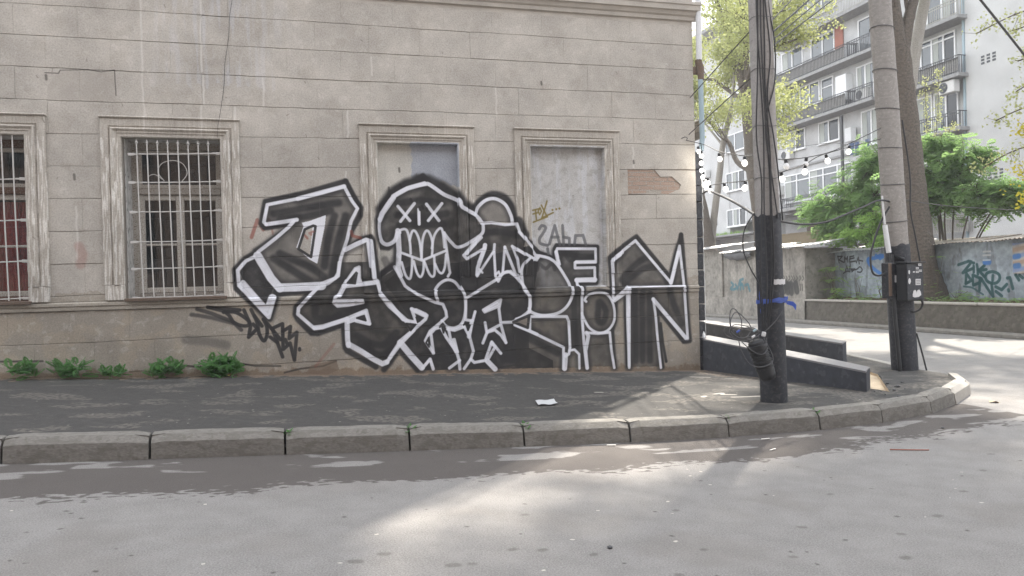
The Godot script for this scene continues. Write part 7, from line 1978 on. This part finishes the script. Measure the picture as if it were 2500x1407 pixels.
func scatter(called: String, mesh: ArrayMesh, mat: Material, where: Array, parent: Node3D) -> void:
	var mm := MultiMesh.new()
	mm.transform_format = MultiMesh.TRANSFORM_3D
	mm.mesh = mesh; mm.instance_count = where.size()
	for i in where.size(): mm.set_instance_transform(i, where[i])
	var o := MultiMeshInstance3D.new()
	o.multimesh = mm; o.material_override = mat; o.name = called
	parent.add_child(o, true); o.set_meta("kind", "stuff")
	o.position = -org.get(parent, Vector3.ZERO)
func limb(m: MB, p: Vector3, d: Vector3, L: float, r: float, depth: int, tips: Array) -> void:
	var pts := [p]; var rad := [r]
	var k := 4
	for i in k:
		d = (d + V(rnd(-0.2, 0.2), rnd(-0.08, 0.2), rnd(-0.2, 0.2))).normalized()
		p += d * L / k
		pts.append(p); rad.append(lerpf(r, r * 0.55, float(i + 1) / k))
		if depth <= 1: tips.append(p)
	m.tube(pts, rad, 6 if r > 0.04 else 4, false)
	if depth > 0:
		for i in rng.randi_range(2, 3):
			var a := V(rnd(-1, 1), rnd(-0.3, 0.7), rnd(-1, 1))
			limb(m, pts[rng.randi_range(2, k)], (d + a * 0.9).normalized(), L * rnd(0.55, 0.8), r * 0.52, depth - 1, tips)
func tree(label: String, trunk: Array, rads: Array, bark: Material, limbs: Array, leafm: Material, leaf: float, per_tip: int, spread: float, twigs := 2) -> void:
	var o := thing("tree", label, "tree", trunk[0])
	var m := MB.new()
	var pts := catmull(trunk, 5)
	var rr := []
	for i in pts.size():
		var f := float(i) / (pts.size() - 1) * (rads.size() - 1)
		var a := mini(int(f), rads.size() - 2)
		rr.append(lerpf(rads[a], rads[a + 1], f - a))
	m.tube(pts, rr, 18, true, 0.07, trunk[0].x)
	part("trunk", m, bark, o)
	var tips := []
	for l in limbs:
		m = MB.new()
		var lp := catmull(l[0], 4)
		var lr := []
		for i in lp.size(): lr.append(lerpf(l[1], l[2], float(i) / (lp.size() - 1)))
		m.tube(lp, lr, 8, false, 0.05, l[1] * 90)
		var n: int = l[3]
		for i in n:
			var q: int = rng.randi_range(int(lp.size() * 0.35), lp.size() - 1)
			var dir: Vector3 = (lp[mini(q + 1, lp.size() - 1)] - lp[maxi(q - 1, 0)]).normalized()
			limb(m, lp[q], (dir + V(rnd(-1, 1), rnd(-0.5, 0.8), rnd(-1, 1)) * 0.9).normalized(), rnd(0.7, 1.4) * l[4], lr[q] * 0.4, twigs, tips)
		part("limb", m, bark, o)
	var where := []
	for t in tips:
		for i in per_tip:
			if rng.randf() < 0.45: continue
			var p: Vector3 = t + V(rng.randfn(0, spread), rng.randfn(0, spread * 0.7), rng.randfn(0, spread))
			where.append(Transform3D(Basis.from_euler(V(rnd(0, 6), rnd(0, 6), rnd(0, 6))).scaled(Vector3.ONE * rnd(0.7, 1.25)), p))
	scatter("crown", leaf_clump(4, leaf * 1.6, 0.16).mesh(), leafm, where, o)

func trees() -> void:
	tree("thick tree with grey bark growing from the planter behind the far pole", [V(16.02, 0.55, -6.18), V(15.97, 1.1, -6.2), V(15.92, 1.68, -6.23), V(15.85, 2.55, -6.25), V(15.77, 3.98, -6.29), V(15.67, 5.4, -6.33), V(15.59, 6.6, -6.36), V(15.5, 7.4, -6.38)], [0.64, 0.48, 0.38, 0.35, 0.31, 0.28, 0.27, 0.26], M.bark,
		[[[V(15.52, 7.2, -6.38), V(15.46, 7.8, -6.4), V(15.36, 8.9, -6.44), V(15.2, 10.2, -6.5), V(14.4, 12.5, -6.0)], 0.24, 0.08, 8, 1.7], [[V(15.55, 7.1, -6.36), V(15.74, 8.01, -6.33), V(15.93, 8.66, -6.28), V(16.3, 9.8, -6.2), V(17.2, 12.0, -5.6)], 0.19, 0.06, 8, 1.7], [[V(15.36, 9.0, -6.44), V(14.2, 11.0, -5.0), V(13.2, 12.4, -3.6)], 0.14, 0.05, 7, 1.8], [[V(15.3, 9.4, -6.4), V(14.6, 11.4, -8.0), V(13.9, 13.0, -9.6)], 0.14, 0.05, 7, 1.8], [[V(15.0, 10.6, -6.2), V(13.2, 12.6, -4.2), V(11.4, 13.6, -2.6), V(9.6, 14.2, -1.6)], 0.15, 0.05, 18, 1.3], [[V(14.6, 12.0, -6.0), V(13.4, 14.0, -4.4), V(12.2, 15.0, -2.6), V(11.2, 15.6, -1.6)], 0.12, 0.04, 16, 1.3]], M.leaf_yellow, 0.085, 7, 0.34)
	tree("pale slender trunk leaning right behind the thick tree", [V(16.6, 0.6, -7.7), V(16.68, 3.2, -7.66), V(16.78, 5.69, -7.58), V(16.92, 6.74, -7.55), V(17.13, 7.9, -7.5), V(17.45, 9.42, -7.43), V(17.8, 11.2, -7.3)], [0.22, 0.2, 0.19, 0.17, 0.16, 0.14, 0.11], M.bark_pale,
		[[[V(17.8, 11.1, -7.3), V(18.3, 12.6, -7.0), V(18.6, 14.0, -6.6)], 0.1, 0.04, 6, 1.6], [[V(17.5, 9.8, -7.4), V(17.0, 11.4, -8.4), V(16.4, 12.6, -9.2)], 0.08, 0.03, 6, 1.5]], M.leaf_yellow, 0.085, 7, 0.34)
	tree("forked tree with fresh yellow green leaves behind the near pole", [V(17.5, 0.6, -15.86), V(17.5, 1.96, -15.9), V(17.5, 2.93, -15.98), V(17.5, 4.57, -16.19), V(17.5, 5.9, -16.42), V(17.5, 7.58, -16.65), V(17.5, 9.31, -16.96), V(17.5, 10.42, -17.37)], [0.34, 0.29, 0.26, 0.27, 0.28, 0.24, 0.21, 0.19], M.bark,
		[[[V(17.5, 10.3, -17.3), V(17.5, 11.66, -18.1), V(17.5, 12.9, -18.7), V(17.4, 14.6, -19.3)], 0.17, 0.07, 9, 1.3], [[V(17.5, 7.0, -16.5), V(17.5, 8.8, -16.6), V(17.5, 10.55, -16.7), V(17.5, 12.36, -16.24), V(17.6, 14.4, -15.4)], 0.16, 0.06, 9, 1.3], [[V(17.5, 5.5, -16.3), V(17.5, 6.16, -17.55), V(17.5, 7.03, -18.14), V(17.5, 7.95, -19.26), V(17.5, 8.59, -20.19)], 0.12, 0.06, 7, 1.0], [[V(17.5, 8.5, -16.8), V(17.5, 8.93, -17.59), V(17.5, 9.41, -18.36), V(17.5, 9.96, -19.17), V(17.5, 10.19, -20.04)], 0.1, 0.05, 6, 1.0],
		 [[V(17.4, 9.0, -16.7), V(16.8, 9.6, -15.0), V(16.6, 9.6, -13.4), V(16.6, 9.5, -12.2)], 0.09, 0.03, 9, 1.1], [[V(17.4, 7.6, -16.4), V(17.0, 7.7, -15.2), V(16.9, 7.1, -14.3)], 0.06, 0.02, 6, 0.7], [[V(17.4, 10.8, -16.6), V(16.8, 11.0, -14.6), V(16.6, 10.7, -12.8)], 0.08, 0.03, 9, 1.2]], M.leaf_yellow, 0.075, 6, 0.26)
	tree("thin pale trunk left of the near pole, leaning right", [V(17.6, 0.6, -19.9), V(17.5, 2.81, -19.74), V(17.5, 4.23, -19.43), V(17.5, 5.6, -19.03), V(17.5, 7.11, -18.6), V(17.5, 8.4, -17.9)], [0.17, 0.16, 0.15, 0.14, 0.12, 0.1], M.bark_pale, [[[V(17.5, 8.2, -18.0), V(17.4, 9.4, -17.5), V(17.3, 10.8, -17.3)], 0.08, 0.03, 5, 0.9], [[V(17.5, 7.0, -18.6), V(17.2, 8.2, -19.6), V(17.0, 9.2, -20.4)], 0.06, 0.02, 5, 0.8]], M.leaf_yellow, 0.07, 6, 0.25)
	tree("dark leaning trunk just right of the dark pier", [V(17.0, 0.4, -18.5), V(17.0, 2.0, -18.9), V(17.0, 2.79, -19.25), V(17.0, 3.86, -19.5), V(17.0, 5.2, -19.9), V(17.0, 7.0, -20.6)], [0.5, 0.42, 0.36, 0.28, 0.24, 0.2], M.bark, [[[V(17.0, 6.8, -20.5), V(16.9, 8.5, -20.6), V(16.8, 10.4, -20.4)], 0.14, 0.05, 6, 1.1]], M.leaf_yellow, 0.07, 6, 0.25)
	# low trees with feather leaves behind the garden wall
	feather_tree("green feather leaved tree left of the far pole over the garden wall", V(17.4, 0.6, -9.6), [[V(17.2, 3.6, -11.9), 0.9], [V(17.0, 3.7, -11.0), 1.0], [V(17.1, 4.1, -10.3), 0.9], [V(17.2, 4.7, -9.5), 0.8], [V(17.1, 3.2, -9.9), 0.8], [V(17.3, 5.0, -9.2), 0.7], [V(17.2, 3.0, -11.3), 0.7], [V(17.1, 3.8, -9.2), 0.8], [V(17.2, 2.8, -9.0), 0.5]], M.leaf_green, 210)
	feather_tree("green feather leaved tree right of the thick trunk over the blue wall", V(17.3, 0.6, -6.6), [[V(17.1, 4.2, -7.3), 0.9], [V(17.0, 3.9, -6.4), 1.0], [V(17.1, 3.5, -5.6), 0.9], [V(17.1, 4.4, -5.9), 0.7], [V(17.0, 3.3, -6.6), 0.9], [V(17.2, 3.2, -5.0), 0.7], [V(17.2, 4.9, -6.8), 0.6], [V(17.2, 3.4, -4.6), 0.5]], M.leaf_green, 210)
	feather_tree("bright young shoots over the wall left of the far pole", V(16.7, 1.8, -8.7), [[V(16.6, 2.6, -9.9), 0.45], [V(16.5, 2.65, -9.2), 0.4], [V(16.6, 3.1, -8.6), 0.35], [V(16.5, 2.35, -8.3), 0.3]], M.leaf_bright, 60)
	bough("sunlit branch with golden leaves at the right picture edge", V(14.6, 0.6, 2.2), [[V(13.2, 3.4, 0.8), V(13.0, 3.9, 0.0), V(13.0, 4.0, -0.55)], [V(13.2, 3.0, 0.8), V(13.0, 3.3, 0.0), V(13.0, 3.2, -0.65)], [V(13.2, 2.6, 0.6), V(13.0, 2.8, -0.1), V(13.0, 2.75, -0.5)]], M.leaf_gold, 0.07, 60, 0.12)
	bough("pale leafy boughs reaching in from the upper right edge", V(14.9, 0.6, 2.8), [[V(13.4, 5.2, 1.0), V(13.0, 5.8, 0.0), V(13.0, 5.9, -0.8)], [V(13.4, 5.0, 1.0), V(13.0, 5.3, 0.1), V(13.0, 5.3, -0.7)], [V(13.4, 4.6, 1.0), V(13.0, 4.9, 0.1), V(13.0, 4.75, -0.75)], [V(13.4, 4.0, 1.0), V(13.0, 4.4, -0.2), V(13.0, 4.3, -1.2)], [V(13.3, 3.4, 0.6), V(13.1, 3.7, -0.6), V(13.1, 3.45, -1.6)], [V(13.4, 5.8, 0.8), V(13.1, 6.2, -0.4), V(13.0, 6.1, -1.6)]], M.leaf_yellow, 0.06, 44, 0.12)
	bough("yellowish creeper strands hanging in front of the right hand balcony", V(20.0, 0.6, -9.9), [[V(20.0, 5.2, -9.9), V(20.0, 6.2, -10.15), V(20.0, 7.0, -10.2), V(20.0, 7.75, -10.2)], [V(20.0, 5.2, -9.9), V(20.0, 6.2, -9.75), V(20.0, 7.0, -9.68), V(20.0, 7.9, -9.64)], [V(20.0, 4.6, -10.0), V(20.0, 5.6, -9.6), V(20.0, 6.0, -9.1)], [V(20.0, 4.6, -10.0), V(20.0, 5.4, -10.2), V(20.0, 5.9, -10.6)]], M.leaf_yellow, 0.06, 26, 0.07)

func bough(label: String, base: Vector3, lines: Array, mat: Material, leaf: float, per: int, spread: float) -> void:
	var o := thing("leafy_tree", label, "tree", base)
	var m := MB.new()
	var where := []
	for l in lines:
		var q := catmull(l, 6)
		m.tube(catmull([base, base.lerp(l[0], 0.5) + V(0.1, 0, 0.1), l[0]], 4), 0.025, 5, false)
		m.tube(q, 0.012, 4, false)
		for i in q.size():
			for k in per / 5:
				var p: Vector3 = q[i] + V(rng.randfn(0, spread), rng.randfn(0, spread * 0.8), rng.randfn(0, spread))
				if k % 4 == 0: m.tube([q[i], p], 0.004, 3, false)
				where.append(Transform3D(Basis.from_euler(V(rnd(0, 6), rnd(0, 6), rnd(0, 6))).scaled(Vector3.ONE * rnd(0.7, 1.2)), p))
	part("stems", m, M.twig, o)
	scatter("crown", leaf_clump(4, leaf, 0.05).mesh(), mat, where, o)

func feather_tree(label: String, base: Vector3, blobs: Array, mat: Material, per: int) -> void:
	var o := thing("leafy_tree", label, "tree", base)
	var m := MB.new()
	var where := []
	for b in blobs:
		var c: Vector3 = b[0]; var r: float = b[1]
		var mid := base.lerp(c, 0.55) + V(rnd(-0.2, 0.2), 0.3, rnd(-0.2, 0.2))
		var line := catmull([base, base.lerp(mid, 0.5), mid, c], 4)
		var rr := []
		for i in line.size(): rr.append(lerpf(0.035, 0.012, float(i) / line.size()))
		m.tube(line, rr, 5, false)
		for k in int(per * 0.15):        # sprays: flat tiers of leaves round a side twig
			var d := V(rng.randfn(0, 1), rng.randfn(0, 0.65), rng.randfn(0, 1)).normalized()
			var tip := c + V(d.x * r, d.y * r, d.z * r) * rnd(0.35, 1.0)
			m.tube([c.lerp(tip, 0.1), c.lerp(tip, 0.6) + V(0, 0.05, 0), tip], [0.012, 0.008, 0.004], 4, false)
			for q in 10:
				var f := rnd(0.3, 1.05)
				var yaw := atan2(-d.z, d.x) + rnd(-1.2, 1.2)
				where.append(Transform3D((Basis(Vector3.UP, yaw) * Basis(Vector3.BACK, rnd(-0.8, 0.4)) * Basis(Vector3.RIGHT, rnd(-0.8, 0.8))).scaled(Vector3.ONE * rnd(0.6, 1.15)), c.lerp(tip, f) + V(rng.randfn(0, 0.1), rng.randfn(0, 0.09), rng.randfn(0, 0.1))))
	part("stems", m, M.twig, o)
	scatter("crown", pinnate(0.34, 5, 0.038).mesh(), mat, where, o)

func plants() -> void:
	# fern-like weeds along the foot of the wall
	var W := [["leafy green weed clump at the wall foot below the leftmost barred window", -3.28, 0.34, 0.24, 26], ["spiky green weed clump between the two barred windows at the wall foot", -2.78, 0.36, 0.26, 30], ["low flat weed clump below the left part of the second barred window", -2.3, 0.3, 0.13, 24], ["bushy weed clump below the right part of the second barred window", -1.68, 0.4, 0.2, 34], ["largest weed clump with a yellow flower below the small black tag", -1.02, 0.46, 0.27, 48]]
	var fronds := [pinnate(0.16, 6, 0.022).mesh(), pinnate(0.12, 5, 0.024).mesh(), pinnate(0.19, 7, 0.02).mesh()]
	for w in W:
		var x: float = w[1]
		var c := V(x, pave_y(x, 0.1), 0.1)
		var o := thing("weed_clump", w[0], "weed", c, "weeds along the foot of the wall")
		for i in int(w[4] * 2.2):
			var l := MeshInstance3D.new(); l.mesh = fronds[i % 3]; l.material_override = M.leaf_fern; l.name = "leaf"
			o.add_child(l, true)
			var yaw := rnd(-0.3, PI + 0.3)
			var up := rnd(0.0, 1.0)
			var s: float = rnd(0.55, 1.0) * (w[2] / 0.38)
			l.transform = Transform3D((Basis(Vector3.UP, -yaw) * Basis(Vector3.BACK, up * 1.35) * Basis(Vector3.RIGHT, rnd(-1.0, 1.0))).scaled(Vector3.ONE * s), V(rnd(-0.4, 0.4) * w[2], 0.02 + rnd(0.0, 0.6) * w[3], rnd(-0.05, 0.07)))
		if w[4] == 48:
			var f := MB.new()
			for i in 9: f.tri(V(0, 0, 0), V(cos(i * 0.7) * 0.022, 0.008, sin(i * 0.7) * 0.022), V(cos(i * 0.7 + 0.5) * 0.022, 0.008, sin(i * 0.7 + 0.5) * 0.022))
			var fl := MeshInstance3D.new(); fl.mesh = f.mesh(); fl.material_override = M.leaf_gold; fl.name = "flower"
			o.add_child(fl, true); fl.position = V(0.1, 0.03, 0.16)
	# tufts in the kerb joints
	for q in [[-0.13, "tuft of dry weeds in the kerb joint below the small black tag"], [0.85, "small weed in the kerb joint left of the skull letters"], [1.87, "weed tuft in the kerb joint under the round letters"], [3.84, "green weed in the kerb joint just left of the near pole"], [4.8, "small weed in the kerb joint right of the near pole"]]:
		var c := V(q[0], road_y(q[0]) + 0.16, 4.17)
		var o := thing("kerb_weed", q[1], "weed", c, "weeds in the kerb joints")
		for i in 14:
			var l := MeshInstance3D.new(); l.mesh = fronds[1]; l.material_override = M.leaf_fern; l.name = "leaf"
			o.add_child(l, true)
			l.transform = Transform3D((Basis(Vector3.UP, rnd(0, TAU)) * Basis(Vector3.BACK, rnd(0.1, 1.1))).scaled(Vector3.ONE * rnd(0.2, 0.42)), V(rnd(-0.025, 0.025), rnd(-0.02, 0.02), rnd(-0.07, 0.06)))
	# shrubs and ground cover in the planter
	var S := [["young shrub with layered leaves in the planter right of the near pole", V(15.9, 0.6, -9.7), 1.0, 90], ["low green shrub at the planter edge right of the near pole", V(15.7, 0.6, -9.3), 0.35, 70], ["slim seedling with a tuft of leaves in the planter left of the far pole", V(15.95, 0.6, -7.7), 0.62, 34], ["flat bright green plant on the planter edge left of the far pole", V(15.6, 0.6, -8.0), 0.12, 60], ["small sprig against the blue wall left of the far pole", V(16.1, 0.6, -8.9), 0.7, 16], ["pale sprigs in the planter right of the thick trunk", V(15.9, 0.6, -5.0), 0.3, 40], ["young leafy shoot on the right side of the thick trunk", V(15.85, 0.7, -5.65), 1.1, 14]]
	var spray := pinnate(0.24, 6, 0.024).mesh()
	for s in S:
		var o := thing("planter_shrub", s[0], "shrub", s[1], "plants in the planter")
		var m := MB.new()
		var hh: float = s[2]
		for i in 5: m.tube([s[1], s[1] + V(rnd(-0.1, 0.1), hh * 0.5, rnd(-0.12, 0.12)), s[1] + V(rnd(-0.2, 0.2), hh, rnd(-0.35, 0.35))], [0.012, 0.008, 0.004], 4, false)
		part("stems", m, M.twig, o)
		var where := []
		for i in s[3]:
			var lay := (rng.randi_range(1, 3)) / 3.0
			var p: Vector3 = s[1] + V(rnd(-0.25, 0.25), hh * lay + rnd(-0.05, 0.05), rnd(-0.4, 0.4) * (0.6 + lay * 0.5))
			where.append(Transform3D((Basis(Vector3.UP, rnd(0, TAU)) * Basis(Vector3.BACK, rnd(-0.3, 0.4))).scaled(Vector3.ONE * rnd(0.5, 1.0)), p))
		scatter("foliage", spray, M.leaf_bright if hh > 0.3 else M.leaf_ground, where, o)
	var gc := []
	for i in 1500:
		var z := rnd(-6.0, 6.0)
		gc.append(Transform3D((Basis(Vector3.UP, rnd(0, TAU)) * Basis(Vector3.BACK, rnd(-0.3, 0.6))).scaled(Vector3.ONE * rnd(0.25, 0.6)), V(rnd(15.45, 16.15), 0.66 + rnd(0.0, 0.1), z)))
	for i in 60: gc.append(Transform3D(Basis(Vector3.UP, rnd(0, TAU)).scaled(Vector3.ONE * rnd(0.25, 0.5)), V(rnd(15.45, 16.2), 0.66, rnd(-10, -6))))
	var mm := MultiMesh.new(); mm.transform_format = MultiMesh.TRANSFORM_3D; mm.mesh = spray; mm.instance_count = gc.size()
	for i in gc.size(): mm.set_instance_transform(i, gc[i])
	var go := MultiMeshInstance3D.new(); go.multimesh = mm; go.material_override = M.leaf_ground; go.name = "ground_cover"
	add_child(go, true); go.set_meta("kind", "stuff"); go.set_meta("label", "green ground cover spreading along the planter top"); go.set_meta("category", "ground cover")

func litter() -> void:
	var m := MB.new()
	m.sheet(6, 5, func(i, j): return V(2.32 + i * 0.035 + j * 0.012, pave_y(2.42, 2.9) + 0.014 + 0.006 * sin(i * 1.3) * cos(j * 1.1), 3.08 - j * 0.06))
	solo("paper_scrap", m, M.paper, "flat grey white paper scrap lying on the dark pavement", "paper", V(2.42, pave_y(2.42, 2.9), 2.93))
	var q := [["cigarette_butt", "white cigarette butt by the kerb below the walled up window", V(2.59, 0, 4.36), 0.3], ["cigarette_butt", "white cigarette butt in the damp gutter nearest the near pole", V(4.06, 0, 4.47), 0.05], ["cigarette_butt", "white cigarette butt on the road just below the kerb gap", V(3.86, 0, 4.88), -0.4]]
	for c in q:
		var p: Vector3 = c[2] + V(0, road_y(c[2].x) + 0.008, 0)
		m = MB.new(); var d := V(cos(c[3]), 0, sin(c[3])) * 0.04
		m.tube([p - d, p + d], 0.0055, 7)
		solo(c[0], m, M.butt, c[1], "cigarette butt", p, "cigarette butts in the gutter")
	m = MB.new()
	m.sheet(6, 4, func(i, j): return V(7.5 + i * 0.022, road_y(7.5) + 0.012 + 0.012 * sin(i * 0.9) , 3.66 - (j - 2) * 0.022 * sin(PI * (i + 0.3) / 6.6)))
	solo("dry_leaf", m, M.dry_leaf, "curled tan dry leaf on the road beyond the kerb corner", "leaf", V(7.56, road_y(7.5), 3.66))
	m = MB.new(); m.tube([V(4.78, road_y(4.8) + 0.006, 5.2), V(4.92, road_y(4.9) + 0.008, 5.28), V(5.06, road_y(5) + 0.006, 5.33)], 0.005, 5)
	solo("twig", m, M.red_panel, "thin reddish twig lying on the road right of the gutter", "twig", V(4.92, road_y(4.9), 5.28))
	var k := 0
	for p in [[1.53, 6.88, "small dark pebble on the road at the lower middle"], [5.9, 4.62, "pebble on the road below the last kerb stones"]]:
		m = MB.new(); m.lathe([Vector2(0, 0), Vector2(0.014, 0.003), Vector2(0.015, 0.01), Vector2(0, 0.018)], V(p[0], road_y(p[0]), p[1]), 7)
		solo("pebble", m, M.cable_grey, p[2], "pebble", V(p[0], road_y(p[0]), p[1])); k += 1
	# loose bits of asphalt by the parapet end
	for i in 12:
		var x := rnd(6.1, 7.2); var z := rnd(2.9, 3.5) - (x - 6.3) * 0.9 + 0.35
		m = MB.new(); var s := rnd(0.012, 0.035)
		m.box(V(x, pave_y(x, z) + s * 0.3, z), V(s, s * 0.7, s * 1.2), s * 0.2, Basis(Vector3.UP, rnd(0, 3)))
		solo("asphalt_crumb", m, M.cable_grey, "crumb of broken asphalt beside the tiled stairwell", "rubble", V(x, pave_y(x, z), z), "asphalt crumbs round the stairwell")
